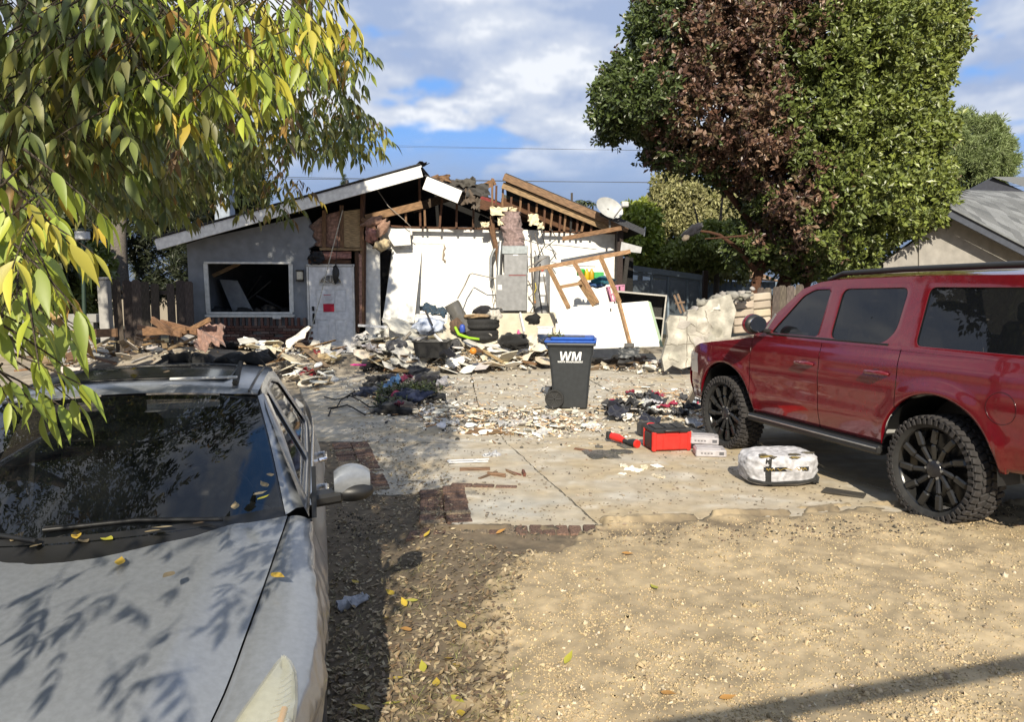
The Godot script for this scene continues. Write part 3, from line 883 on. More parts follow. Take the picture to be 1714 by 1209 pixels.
func _roof(H: Node3D) -> void:
	var D := HD
	var DF := D - .55
	# left slope: rake board, sheathing and roofing
	var e0 := at(262, 411, DF); var e1 := at(706, 288, DF)
	var up := Vector3.UP
	board(e0, e1, .035, .23, Color(.80, .80, .78), "rake_board", M.paint, H)
	board(e0 + Vector3(0, .125, -.02), e1 + Vector3(0, .125, -.02), .06, .045, Color(.62, .63, .64), "rake_trim", M.paint, H)
	var dir := (e1 - e0).normalized(); var nrm := Vector3(0, 0, 1).cross(dir).normalized()
	if nrm.y < 0: nrm = -nrm
	var b := B.new(); b.col = Color(.055, .055, .06)
	var bas := Basis(dir, nrm, Vector3(0, 0, 1))
	b.cbox((e0 + e1) * .5 + nrm * .175 + Vector3(0, 0, -4.9), Vector3(e0.distance_to(e1) + .02, .03, 9.9), .006, bas)
	part(b, "roofing", M.shingle, H)
	b = B.new(); b.col = CHAR * 1.4
	b.cbox((e0 + e1) * .5 + nrm * .13 + Vector3(0, 0, -5.0), Vector3(e0.distance_to(e1) - .02, .05, 9.6), .006, bas)
	part(b, "sheathing", M.char, H)
	for k in 9:   # overlapping tabs that stand up at the broken ridge
		var sp := e1.lerp(e0, .02 + .05 * k) + nrm * (.20 + rf(0, .05)) + Vector3(0, 0, -.2 - rf(0, 1.2))
		part(crumple(sp, Vector2(.5, .35), 40 + k, .05, bas * rb(rf(-20, 20), rf(-10, 6), rf(-4, 8)), Color(.05, .05, .055), 6), "shingle_tab", M.shingle, H)
	# middle stub of the ridge
	var m0 := at(711, 304, DF); var m1 := at(770, 328, DF)
	board(m0 + Vector3(0, -.03, 0), m1 + Vector3(0, -.03, 0), .035, .30, Color(.80, .80, .77), "rake_board", M.paint, H)
	var d2 := (m1 - m0).normalized(); var n2 := Vector3(0, 0, 1).cross(d2).normalized()
	if n2.y < 0: n2 = -n2
	b = B.new(); b.col = Color(.06, .058, .06)
	var r1 := at(862, 352, D)
	var d3 := (r1 - m0); d3.z = 0; d3 = d3.normalized(); var n3 := Vector3(0, 0, 1).cross(d3).normalized(); if n3.y < 0: n3 = -n3
	b.cbox(m0.lerp(m1, .5) + n2 * .13 + Vector3(0, 0, -1.2), Vector3(m0.distance_to(m1) + .1, .04, 2.4), .006, Basis(d2, n2, Vector3(0, 0, 1)))
	part(b, "roofing", M.shingle, H)
	for L in [[783, 325, .36, .5, Color(.15, .115, .09)], [797, 338, .2, .4, Color(.17, .14, .11)], [760, 312, .5, .3, Color(.10, .09, .085)], [775, 306, .6, .2, Color(.12, .11, .10)], [735, 300, .5, .16, Color(.30, .18, .1)], [800, 318, .5, .3, Color(.09, .085, .08)]]:
		part(crumple(at(L[0], L[1], D - .3), Vector2(L[2], L[3]), int(L[0]), .10, rb(rf(-10, 10), 70, rf(-20, 20)), L[4], 8), "hanging_roofing", M.shingle, H)
	# gap between, then the right slope: bare double rake boards, burnt eave
	var a0 := at(843, 296, D - .15); var a1 := at(1052, 384, D - .15)
	board(a0, a1, .05, .16, Color(.33, .20, .115), "rafter", M.board, H)
	var c0 := at(841, 310, D - .05); var c1 := at(1022, 384, D - .05)
	board(c0, c1, .05, .15, Color(.46, .31, .17), "rafter", M.board, H)
	var rd := (a1 - a0).normalized(); var rn := Vector3(0, 0, 1).cross(rd).normalized(); if rn.y < 0: rn = -rn
	var eave := at(1077, 394, D - .15)
	b = B.new(); b.col = CHAR * 2.2
	b.cbox((a0 + eave) * .5 + rn * .09 + Vector3(0, 0, -4.6), Vector3(a0.distance_to(eave), .04, 8.8), .006, Basis(rd, rn, Vector3(0, 0, 1)))
	part(b, "sheathing", M.char, H)
	b = B.new(); b.col = Color(.07, .07, .075)
	b.cbox((a0 + eave) * .5 + rn * .125 + Vector3(0, 0, -4.7), Vector3(a0.distance_to(eave), .025, 8.8), .006, Basis(rd, rn, Vector3(0, 0, 1)))
	part(b, "roofing", M.shingle, H)
	b = B.new(); b.col = Color(.06, .065, .075)
	b.beam(at(1005, 356, D - .4), at(1078, 389, D - .4), .03, .14)
	part(b, "burnt_fascia", M.char, H)
	b = B.new(); b.col = Color(.10, .11, .13)
	b.beam(at(1078, 390, D - .4), at(1080, 384, D + 6.0), .03, .16)
	part(b, "eave_board", M.paint, H)
	sheet([[1040, 405], [1074, 414], [1072, 424], [1038, 420]], D - .1, .05, Color(.42, .43, .44), "soffit_board", M.paint, H)
	# rear half of the roof behind the gap, with a red strip, and its rafters
	b = B.new(); b.col = Color(.02, .02, .02)
	b.cbox(at(830, 345, D + 3.2), Vector3(2.9, .05, 3.0), .006, Basis(rd, rn, Vector3(0, 0, 1)))
	part(b, "sheathing", M.char, H)
	stick([798, 327], [850, 352], D + 1.6, .12, Color(.33, .05, .05), "red_strip", H)
	stick([798, 340], [1000, 400], D + 1.2, .24, WOODB, "rafter", H, .05)
	stick([838, 340], [1010, 398], D + .9, .30, WOODB * 1.1, "rafter", H, .05)
	stick([840, 330], [960, 376], D + 1.5, .16, Color(.16, .16, .13), "rafter", H, .05)
	stick([794, 320], [829, 304], D + .3, .15, WOOD * 1.1, "rafter", H, .05)
	stick([712, 304], [735, 296], D + .5, .12, WOOD, "rafter", H, .05)
	# charred attic boards behind the open gable
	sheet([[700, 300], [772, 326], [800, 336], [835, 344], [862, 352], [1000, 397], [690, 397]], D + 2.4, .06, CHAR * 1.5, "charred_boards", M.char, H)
	# big fallen rafter inside the left gable
	stick([612, 366], [707, 343], D - .02, .17, Color(.38, .22, .11), "fallen_rafter", H, .06)
	stick([690, 350], [752, 330], D + .5, .20, Color(.09, .055, .035), "fallen_rafter", H, .06)
	stick([606, 366], [635, 392], D - .1, .1, WOOD, "fallen_rafter", H, .06)
	# studs of the open gable
	for s in [[702, 300, 704, 379, .06, WOODB], [679, 348, 680, 373, .055, WOOD], [711, 352, 712, 379, .08, WOOD], [740, 331, 736, 382, .055, WOODB], [765, 332, 764, 381, .055, WOODB], [793, 346, 792, 381, .05, WOODB * .7], [824, 299, 824, 346, .10, WOOD], [831, 311, 830, 345, .07, WOODB], [842, 312, 841, 350, .06, WOOD], [648, 361, 648, 369, .05, WOOD],
			[872, 327, 870, 363, .06, WOOD], [856, 330, 855, 350, .07, WOODB], [885, 340, 885, 372, .08, WOODB], [899, 335, 898, 356, .06, WOOD], [912, 349, 910, 381, .08, WOODB], [925, 347, 921, 386, .06, WOOD], [938, 358, 936, 388, .09, WOODB], [947, 356, 944, 388, .06, WOOD], [956, 360, 955, 388, .03, Color(.02, .02, .02)], [967, 367, 965, 389, .08, WOODB], [978, 368, 973, 388, .06, WOOD], [990, 376, 989, 388, .07, WOODB]]:
		stick([s[0], s[1]], [s[2], s[3]], D + .1, s[4], s[5], "gable_stud", H, .05)
	stick([620, 376], [688, 381], D + .12, .04, WOODB, "top_plate", H, .1)
	stick([688, 381], [862, 384], D + .25, .05, WOODB * .8, "top_plate", H, .1)
	stick([905, 388], [1032, 391], D + .25, .035, WOODB, "top_plate", H, .1)
	stick([941, 400], [1040, 382], D - .35, .10, WOOD * 1.1, "loose_rafter", H, .05)
	# ridge cap and vents behind the left slope
	var b2 := B.new(); b2.col = Color(.03, .03, .03)
	b2.tube([at(581, 316, D + 1), at(581, 302, D + 1)], .045, 10)
	part(b2, "vent_pipe", M.plastic, H)
	b2 = B.new(); b2.col = Color(.30, .35, .42)
	var ch := at(374, 290, D + 3)
	b2.cbox(ch + Vector3(0, -.3, 0), Vector3(.42, 2.2, .42), .02)
	b2.cbox(ch + Vector3(0, .86, 0), Vector3(.52, .08, .52), .01)
	part(b2, "chimney_flue", M.sheetmetal, H)
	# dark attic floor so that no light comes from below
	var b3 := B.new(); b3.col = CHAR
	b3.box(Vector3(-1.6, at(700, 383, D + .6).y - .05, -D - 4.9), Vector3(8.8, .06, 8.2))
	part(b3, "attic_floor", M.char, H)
# ---------------------------------------------------------------- vehicles
# own axes: x rearwards from the front axle, y up, z towards the driver's side
func carpaint(k: Color, metal: float, rough: float) -> StandardMaterial3D:
	var m := flat(k, rough, metal)
	m.clearcoat_enabled = true; m.clearcoat = 1.0; m.clearcoat_roughness = .04
	m.uv1_triplanar = true; m.uv1_scale = Vector3.ONE * 2.0
	m.albedo_texture = ntex(.02, .9, 1.0, 5, FastNoiseLite.TYPE_SIMPLEX_SMOOTH, 17)
	return m
func lut(t: Array, x: float) -> float:
	if x <= t[0][0]: return t[0][1]
	for i in t.size() - 1:
		if x <= t[i + 1][0]:
			var f: float = (x - t[i][0]) / (t[i + 1][0] - t[i][0])
			var a: float = t[maxi(i - 1, 0)][1]; var b: float = t[i][1]; var c: float = t[i + 1][1]; var d: float = t[mini(i + 2, t.size() - 1)][1]
			var sm := b + .5 * f * (c - a + f * (2 * a - 5 * b + 4 * c - d + f * (3 * (b - c) + d - a)))
			return lerpf(lerpf(b, c, f), sm, .6)
	return t[-1][1]
func rounded(pts: Array, rad: float, per := 5) -> PackedVector2Array:
	var r := PackedVector2Array()
	var k := pts.size()
	for i in k:
		var a: Vector2 = pts[(i + k - 1) % k]; var b: Vector2 = pts[i]; var c: Vector2 = pts[(i + 1) % k]
		var ra: float = minf(rad, minf(a.distance_to(b), c.distance_to(b)) * .45)
		var s := b + (a - b).normalized() * ra; var e := b + (c - b).normalized() * ra
		for j in per + 1:
			var t := float(j) / per
			r.append(s.lerp(b, t).lerp(b.lerp(e, t), t))
	return r
# n points along a closed loop at the angles of another loop seen from a centre
func match_loop(outer: PackedVector2Array, inner: PackedVector2Array, mid: Vector2) -> PackedVector2Array:
	var r := PackedVector2Array()
	for q in inner:
		var far := mid + (q - mid).normalized() * 9.0
		var best := Vector2.ZERO; var bd := 1e9
		for i in outer.size():
			var hit = Geometry2D.segment_intersects_segment(mid, far, outer[i], outer[(i + 1) % outer.size()])
			if hit != null and mid.distance_to(hit) < bd: bd = mid.distance_to(hit); best = hit
		r.append(best)
	return r
# a window opening in a side: painted surround, dark reveal and a pane; side is a function (s, h) -> z
func window_cell(outer: Array, win: PackedVector2Array, side: Callable, sg: float) -> Array:
	var o := PackedVector2Array()
	for i in outer.size():
		for j in 6: o.append((outer[i] as Vector2).lerp(outer[(i + 1) % outer.size()], j / 6.0))
	var mid := Vector2.ZERO
	for q in win: mid += q / win.size()
	# add the outer corners to the inner loop's angles by taking a dense inner loop
	var w2 := PackedVector2Array()
	for i in win.size():
		var nn: int = maxi(1, int(win[i].distance_to(win[(i + 1) % win.size()]) / .035))
		for j in nn: w2.append(win[i].lerp(win[(i + 1) % win.size()], float(j) / nn))
	var om := match_loop(o, w2, mid)
	var P := func(q: Vector2, ins: float) -> Vector3: return Vector3(q.x, q.y, (side.call(q.x, q.y) - ins) * sg)
	var b := B.new(); var rows := []
	for t in [0.0, .5, .94, 1.0]:
		var row := []
		for i in w2.size() + 1:
			row.append(P.call(om[i % w2.size()].lerp(w2[i % w2.size()], t), .006 if t == 1.0 else 0.0))
		rows.append(row)
	b.grid(rows, sg < 0)
	var g := B.new(); g.col = Color(.01, .01, .01); rows = []
	for ins in [.004, .022]:
		var row := []
		for i in w2.size() + 1: row.append(P.call(w2[i % w2.size()], ins))
		rows.append(row)
	g.grid(rows, sg < 0)
	var pane := B.new(); rows = []
	for t in [1.0, .5, .02]:
		var row := []
		for i in w2.size() + 1: row.append(P.call(mid.lerp(w2[i % w2.size()], t), .014))
		rows.append(row)
	pane.grid(rows, sg < 0)
	return [b, g, pane]
func wheel(parent: Node3D, at0: Vector3, sg: float, R: float, rim: float, W: float, spokes: int, lugs: bool, style: int) -> void:
	var t := Transform3D(Basis(Vector3.RIGHT, PI / 2 * sg), at0)   # own y points outwards
	var w := Node3D.new(); w.name = "wheel"; parent.add_child(w, true); w.transform = t
	var b := B.new(); b.col = Color(.035, .034, .033)
	var h := W * .5
	var rr := R - (.014 if lugs else 0.0)
	b.lathe([Vector2(rim - .01, -h * .8), Vector2(rim + .01, -h * .9), Vector2((rim + R) * .5, -h), Vector2(rr - .035, -h * .96), Vector2(rr - .01, -h * .8), Vector2(rr, -h * .5), Vector2(rr, h * .5), Vector2(rr - .01, h * .8), Vector2(rr - .035, h * .96), Vector2((rim + R) * .5, h), Vector2(rim + .012, h * .9), Vector2(rim - .012, h * .78)], 72, Transform3D.IDENTITY)
	part(b, "tyre", M.rubber, w)
	if lugs:
		b = B.new(); b.col = Color(.04, .039, .037)
		for i in 44:
			var a := TAU * i / 44
			for k in 4:
				var yy: float = [-h * .78, -h * .28, h * .28, h * .78][k]
				var aa := a + (.07 if k % 2 else 0.0)
				var bs := Basis(Vector3.UP, -aa) * Basis(Vector3.RIGHT, [.25, -.35, .35, -.25][k])
				b.cbox(Basis(Vector3.UP, -aa) * Vector3(R - .014, yy, 0), Vector3(.028, h * .44, R * TAU / 44 * .72), .005, bs)
			for s in [-1, 1]:
				b.cbox(Basis(Vector3.UP, -a) * Vector3(R - .045, s * h * .99, 0), Vector3(.05, .010, R * TAU / 44 * (.62 if i % 2 else .4)), .005, Basis(Vector3.UP, -a))
		part(b, "tread_lugs", M.rubber, w)
	b = B.new()
	var rc := Color(.016, .016, .017) if style == 0 else Color(.35, .36, .37)
	b.col = rc
	b.lathe([Vector2(rim, -h * .8), Vector2(rim - .03, -h * .4), Vector2(rim - .035, h * .5), Vector2(rim - .012, h * .74), Vector2(rim + .004, h * .80), Vector2(rim + .010, h * .76)], 64, Transform3D.IDENTITY)
	b.lathe([Vector2(rim * .8, -h * .2), Vector2(.001, -h * .2)], 40, Transform3D.IDENTITY)
	var rm := part(b, "rim", M.gloss_black if style == 0 else M.metal, w)
	b = B.new(); b.col = rc
	for i in spokes:
		var a := TAU * i / spokes
		for s in [0.0]:
			var sa: float = a + s * .035
			var ea: float = a + s * (TAU / spokes * .26) + .20
			var p0 := Vector3(cos(sa) * rim * .20, h * .46, sin(sa) * rim * .20)
			var p1 := Vector3(cos(lerpf(sa, ea, .55)) * rim * .58, h * .62, sin(lerpf(sa, ea, .55)) * rim * .58)
			var p2v := Vector3(cos(ea) * (rim - .02), h * .68, sin(ea) * (rim - .02))
			var wd := .040 if style == 0 else .06
			b.beam(p0, p1, wd * 1.1, .04, Vector3.UP, .012); b.beam(p1, p2v, wd * 1.5, .04, Vector3.UP, .014)
	part(b, "spokes", M.gloss_black if style == 0 else M.metal, rm)
	b = B.new(); b.col = rc * 1.2
	b.lathe([Vector2(rim * .25, h * .3), Vector2(rim * .25, h * .5), Vector2(rim * .20, h * .58), Vector2(.065, h * .6), Vector2(.062, h * .68), Vector2(.001, h * .69)], 28, Transform3D.IDENTITY)
	part(b, "hub", M.gloss_black if style == 0 else M.metal, rm)
	b = B.new(); b.col = Color(.5, .5, .5)
	for i in 6:
		var a := TAU * i / 6
		b.tube([Vector3(cos(a) * rim * .215, h * .5, sin(a) * rim * .215), Vector3(cos(a) * rim * .215, h * .66, sin(a) * rim * .215)], .011, 6)
	part(b, "lug_nuts", M.metal, rm)

func make_suv() -> void:
	var fr := Vector3(3.43, ground_h(2.6, 8.6) - .02, -8.80)
	var yw := 2.8558
	var ax := Vector3(sin(yw), .024, -cos(yw)).normalized()
	var zz := ax.cross(Vector3.UP).normalized()
	var S := thing("red_suv", "dusty dark red lifted SUV with black rims and chunky off-road tyres on the driveway", "car", fr, Basis(ax, zz.cross(ax), zz))
	var red := carpaint(Color(.16, .005, .011), .25, .2)
	red.albedo_texture = ntex(.012, .88, 1.0, 5, FastNoiseLite.TYPE_SIMPLEX_SMOOTH, 18)
	M.red_paint = red
	var tint := glass(Color(.006, .007, .009), .88, .012)
	var AR := .555; var AH := .47; var WB := 2.95
	var belt := func(s: float) -> float: return 1.37 - .012 * s
	var topl := [[-.95, .95], [-.90, 1.05], [-.80, 1.14], [-.6, 1.205], [-.3, 1.245], [.2, 1.30], [.55, 1.345], [.7, 1.36]]
	var side := func(s: float, h: float) -> float:
		var w := 1.0
		w -= .05 * smoothstep(.75, .45, h)
		w += .012 * exp(-pow((h - 1.02) / .12, 2))
		if h > 1.2: w -= .03 * smoothstep(1.2, 1.37, h)
		if h > 1.36: w -= (h - 1.36) * .30
		w -= .12 * pow(clampf((-s - .25) / .7, 0, 1), 2.0)
		w -= .06 * pow(clampf((s - 3.3) / .85, 0, 1), 2.0)
		for c in [0.0, WB]:
			var dd := Vector2(s - c, h - AH).length()
			if h > AH * .6: w += .014 * smoothstep(AR + .14, AR + .01, dd)
		return w
	var low := func(s: float) -> float:
		var y := .53
		if s < -.55: y = .50
		if s > 3.55: y = .55 + .06 * (s - 3.55)
		for c in [0.0, WB]:
			if absf(s - c) < AR: y = maxf(y, AH + sqrt(AR * AR - (s - c) * (s - c)))
		return y
	for sg in [1.0, -1.0]:
		for pn in [["front_fender", -.90, .505], ["front_door", .513, 1.605], ["rear_door", 1.613, 2.56], ["quarter_panel", 2.568, 4.10]]:
			var ss := []
			var s: float = pn[1]
			while s < pn[2] - .004:
				ss.append(s)
				var near := 1.0
				for c in [0.0, WB]: near = minf(near, absf(absf(s - c) - AR))
				s += .006 if near < .05 else .04
			ss.append(pn[2])
			var rows := []
			for q in ss:
				var row := []
				var hb: float = low.call(q)
				var ht: float = belt.call(q) if pn[0] != "front_fender" else lut(topl, q)
				row.append(Vector3(q, hb + .002, (side.call(q, hb) - .03) * sg))
				for k in 25:
					var h := lerpf(hb, ht, k / 24.0)
					row.append(Vector3(q, h, side.call(q, h) * sg))
				rows.append(row)
			var b := B.new(); b.grid(rows, sg > 0)
			var P := part(b, pn[0], red, S)
			# handles
			if pn[0].ends_with("door"):
				var hs: float = 1.42 if pn[0] == "front_door" else 2.36
				var hy := 1.135
				b = B.new()
				b.tube([Vector3(hs - .115, hy, side.call(hs, hy) * sg), Vector3(hs - .10, hy + .005, (side.call(hs, hy) + .035) * sg), Vector3(hs + .08, hy + .008, (side.call(hs, hy) + .04) * sg), Vector3(hs + .115, hy, side.call(hs, hy) * sg)], [.014, .020, .022, .014], 10)
				var hd := part(b, "door_handle", red, P)
				b = B.new(); b.col = Color(.05, .004, .006)
				b.lump(Vector3(hs - .02, hy + .004, (side.call(hs, hy) - .012) * sg), Vector3(.085, .042, .016), 3, 0.0, 8)
				part(b, "handle_cup", M.gloss_black, hd)
			if pn[0] == "quarter_panel" and sg > 0:
				b = B.new(); b.col = Color(.05, .004, .008)
				var ring := []
				for i in 33: ring.append(Vector3(3.52 + cos(TAU * i / 32) * .115, 1.0 + sin(TAU * i / 32) * .115, side.call(3.52 + cos(TAU * i / 32) * .115, 1.0 + sin(TAU * i / 32) * .115) + .0005))
				b.tube(ring, .0028, 5, false)
				part(b, "fuel_flap_gap", M.gloss_black, P)
		# glasshouse: three window cells a side
		var wins := [
			["front_window", [Vector2(.50, 1.366), Vector2(1.609, 1.352), Vector2(1.609, 1.945), Vector2(1.36, 1.925), Vector2(1.12, 1.86), Vector2(.80, 1.60)], [Vector2(.80, 1.405), Vector2(1.52, 1.40), Vector2(1.535, 1.855), Vector2(1.30, 1.85), Vector2(1.155, 1.79)], .05],
			["rear_window", [Vector2(1.609, 1.352), Vector2(2.564, 1.342), Vector2(2.564, 1.955), Vector2(1.609, 1.945)], [Vector2(1.70, 1.395), Vector2(2.36, 1.39), Vector2(2.46, 1.50), Vector2(2.47, 1.86), Vector2(1.70, 1.855)], .075],
			["quarter_window", [Vector2(2.564, 1.342), Vector2(4.10, 1.32), Vector2(3.98, 1.935), Vector2(2.564, 1.955)], [Vector2(2.70, 1.39), Vector2(3.86, 1.38), Vector2(3.84, 1.845), Vector2(2.69, 1.86)], .06]]
		for wn in wins:
			var r: Array = window_cell(wn[1], rounded(wn[2], wn[3]), side, sg)
			var P := part(r[0], wn[0] + "_surround", red, S)
			part(r[1], "weather_strip", M.gloss_black, P)
			part(r[2], "pane", tint, P)
		# black belt strip under the door windows
		var b2 := B.new(); b2.col = Color(.015, .015, .015)
		var pts := []
		for i in 24: pts.append(Vector3(lerpf(.74, 2.42, i / 23.0), lerpf(1.392, 1.382, i / 23.0), (side.call(lerpf(.74, 2.42, i / 23.0), 1.39) + .002) * sg))
		b2.tube(pts, .010, 6)
		part(b2, "belt_moulding", M.plastic, S)
		# step and black sill
		b2 = B.new(); b2.col = Color(.012, .012, .013)
		b2.cbox(Vector3(1.47, .475, .93 * sg), Vector3(1.92, .085, .20), .02)
		b2.cbox(Vector3(1.47, .535, .90 * sg), Vector3(1.85, .08, .10), .01)
		part(b2, "running_board", M.plastic, S)
		b2 = B.new(); b2.col = Color(.5, .5, .48)
		b2.cbox(Vector3(1.47, .492, 1.033 * sg), Vector3(1.86, .014, .006), .002)
		part(b2, "step_trim", M.metal, S)
		# wheel wells
		for c in [0.0, WB]:
			var rows := []
			for i in 17:
				var a := PI * i / 16
				rows.append([Vector3(c + cos(a) * (AR - .004), AH - .04 + sin(a) * (AR + .03), (.975) * sg), Vector3(c + cos(a) * (AR - .02), AH - .04 + sin(a) * (AR + .03), .55 * sg)])
			b2 = B.new(); b2.col = Color(.012, .012, .012); b2.grid(rows)
			for i in 16: b2.tri(rows[i][1], rows[i + 1][1], Vector3(c, AH, .55 * sg))
			part(b2, "wheel_well", M.plastic, S)
		# pale liner that shows in front of the rear wheel and front of the front wheel
		b2 = B.new(); b2.col = Color(.30, .30, .29)
		b2.cbox(Vector3(2.43, .78, .90 * sg), Vector3(.03, .32, .13), .01)
		b2.cbox(Vector3(-.52, .72, .86 * sg), Vector3(.03, .36, .12), .01)
		part(b2, "arch_liner", M.plastic, S)
		wheel(S, Vector3(0, .43, .885 * sg), sg, .43, .345, .30, 11, true, 0)
		wheel(S, Vector3(WB, .43, .885 * sg), sg, .43, .345, .30, 11, true, 0)
		# mirror
		b2 = B.new()
		b2.lump(Vector3(.78, 1.50, 1.165 * sg), Vector3(.075, .105, .125), 4, .04, 12)
		var mir := part(b2, "mirror", red, S)
		b2 = B.new(); b2.col = Color(.02, .02, .02)
		b2.lump(Vector3(.815, 1.50, 1.165 * sg), Vector3(.06, .10, .118), 4, .04, 12)
		b2.beam(Vector3(.75, 1.42, .94 * sg), Vector3(.78, 1.43, 1.10 * sg), .07, .045, Vector3.UP, .012)
		part(b2, "mirror_back", M.plastic, mir)
		var mg := PackedVector2Array(); for i in 20: mg.append(Vector2(cos(TAU * i / 20) * .098, sin(TAU * i / 20) * .08))
		b2 = B.new(); b2.col = Color(.5, .5, .5); b2.prism(mg, .004, Transform3D(Basis(Vector3.UP, PI / 2), Vector3(.877, 1.50, 1.165 * sg)))
		part(b2, "mirror_glass", flat(Color(.7, .7, .7), .03, 1.0), mir)
		b2 = B.new(); b2.col = Color(.6, .6, .58)
		b2.beam(Vector3(.69, 1.40, (side.call(.69, 1.40) + .004) * sg), Vector3(.80, 1.60, (side.call(.80, 1.60) + .004) * sg), .006, .022)
		part(b2, "pillar_trim", M.metal, S)
		# roof rail
		b2 = B.new(); b2.col = Color(.02, .02, .022)
		b2.tube([Vector3(1.35, 1.95, .70 * sg), Vector3(1.55, 2.005, .70 * sg), Vector3(2.3, 2.02, .70 * sg), Vector3(3.4, 2.02, .70 * sg), Vector3(3.7, 2.0, .70 * sg), Vector3(3.9, 1.95, .70 * sg)], [.02, .026, .026, .026, .026, .02], 8)
		part(b2, "roof_rail", M.plastic, S)
		# headlamp
		b2 = B.new(); b2.col = Color(.7, .7, .68)
		var hr := []
		for j in 7:
			var row := []
			for i in 9:
				var sx := lerpf(-.905, -.62, i / 8.0); var hy := lerpf(.84, 1.10 - .02 * i / 8.0, j / 6.0)
				row.append(Vector3(sx - .004, hy, (side.call(sx, hy) + .006) * sg))
			hr.append(row)
		b2.grid(hr)
		part(b2, "headlamp", glass(Color(.7, .7, .68), .5, .05), S)
		# rear lamp
		b2 = B.new(); b2.col = Color(.3, .01, .01)
		b2.cbox(Vector3(4.10, 1.1, .86 * sg), Vector3(.06, .5, .14), .02)
		part(b2, "rear_lamp", M.plastic, S)
	# roof
	var rows := []
	for i in 30:
		var s := lerpf(1.14, 4.02, i / 29.0)
		var row := []
		var he := lut([[1.10, 1.85], [1.36, 1.922], [1.609, 1.944], [2.564, 1.954], [3.98, 1.934], [4.1, 1.90]], s)
		for k in 25:
			var u := k / 24.0 * 2.0 - 1.0
			var we: float = side.call(s, he)
			row.append(Vector3(s, he + .055 * (1.0 - pow(absf(u), 4.0)), u * we))
		rows.append(row)
	var b := B.new(); b.grid(rows)
	part(b, "roof", red, S)
	# bonnet
	rows = []
	for i in 24:
		var s := lerpf(-.90, .62, i / 23.0)
		var row := []
		for k in 25:
			var u := k / 24.0 * 2.0 - 1.0
			var h := lut(topl, s)
			row.append(Vector3(s - .03 * u * u * 0.0, h + .06 * (1.0 - pow(absf(u), 3.0)) + .012 * smoothstep(.5, .55, absf(u)) * smoothstep(.95, .7, absf(u)), u * side.call(s, h)))
		rows.append(row)
	b = B.new(); b.grid(rows)
	part(b, "bonnet", red, S)
	# nose: bumper and grille
	rows = []
	for j in 12:
		var h := lerpf(.50, 1.02, j / 11.0)
		var row := []
		for k in 17:
			var u := k / 16.0 * 2.0 - 1.0
			row.append(Vector3(-.93 - .05 * sin(j / 11.0 * PI) + .03 * pow(absf(u), 4.0), h, u * side.call(-.90, h)))
		rows.append(row)
	b = B.new(); b.grid(rows)
	part(b, "front_bumper", red, S)
	b = B.new(); b.col = Color(.03, .03, .03)
	b.cbox(Vector3(-.985, .92, 0), Vector3(.03, .26, 1.0), .01)
	part(b, "grille", M.plastic, S)
	# windscreen
	rows = []
	for j in 9:
		var t := j / 8.0
		var row := []
		for k in 15:
			var u := k / 14.0 * 2.0 - 1.0
			row.append(Vector3(lerpf(.52, 1.14, t) - .10 * (1.0 - u * u), lerpf(1.38, 1.88, t), u * lerpf(.93, .80, t)))
		rows.append(row)
	b = B.new(); b.grid(rows)
	part(b, "windscreen", tint, S)
	# tailgate
	b = B.new(); b.cbox(Vector3(4.09, .95, 0), Vector3(.05, .80, 1.76), .03); b.cbox(Vector3(4.06, 1.88, 0), Vector3(.05, .12, 1.5), .02)
	part(b, "tailgate", red, S)
	b = B.new(); b.cbox(Vector3(4.03, 1.58, 0), Vector3(.02, .50, 1.5), .004)
	part(b, "rear_glass", tint, S)
	# floor pan, seats, wheel
	b = B.new(); b.col = Color(.015, .015, .015)
	b.cbox(Vector3(1.6, .62, 0), Vector3(4.6, .10, 1.5), .02); b.cbox(Vector3(1.6, .48, 0), Vector3(4.4, .2, .8), .02)
	b.cbox(Vector3(-.1, .62, 0), Vector3(.2, .14, 1.5), .02); b.cbox(Vector3(2.95, .5, 0), Vector3(.2, .2, 1.5), .02)
	b.cbox(Vector3(.2, .95, 0), Vector3(.9, .5, 1.0), .05)
	part(b, "underbody", M.plastic, S)
	b = B.new(); b.col = Color(.05, .045, .04)
	b.cbox(Vector3(.72, 1.22, 0), Vector3(.45, .25, 1.66), .06)
	part(b, "dashboard", M.plastic, S)
	for z in [-.42, .42]:
		for s in [1.55, 2.45]:
			b = B.new(); b.col = Color(.33, .30, .25)
			b.cbox(Vector3(s - .2, .95, z), Vector3(.52, .18, .52), .06); b.cbox(Vector3(s + .05, 1.25, z), Vector3(.16, .62, .50), .06, Basis(Vector3(0, 0, 1), -.18)); b.cbox(Vector3(s + .13, 1.64, z), Vector3(.12, .18, .28), .04)
			part(b, "seat", M.cloth, S)
	var wr := []
	for i in 25: wr.append(Vector3(.98, 1.32, .42) + Basis(Vector3(0, 0, 1), .35) * Vector3(0, cos(TAU * i / 24) * .19, sin(TAU * i / 24) * .19))
	b = B.new(); b.col = Color(.35, .32, .28); b.tube(wr, .016, 8, false)
	part(b, "steering_wheel", M.plastic, S)

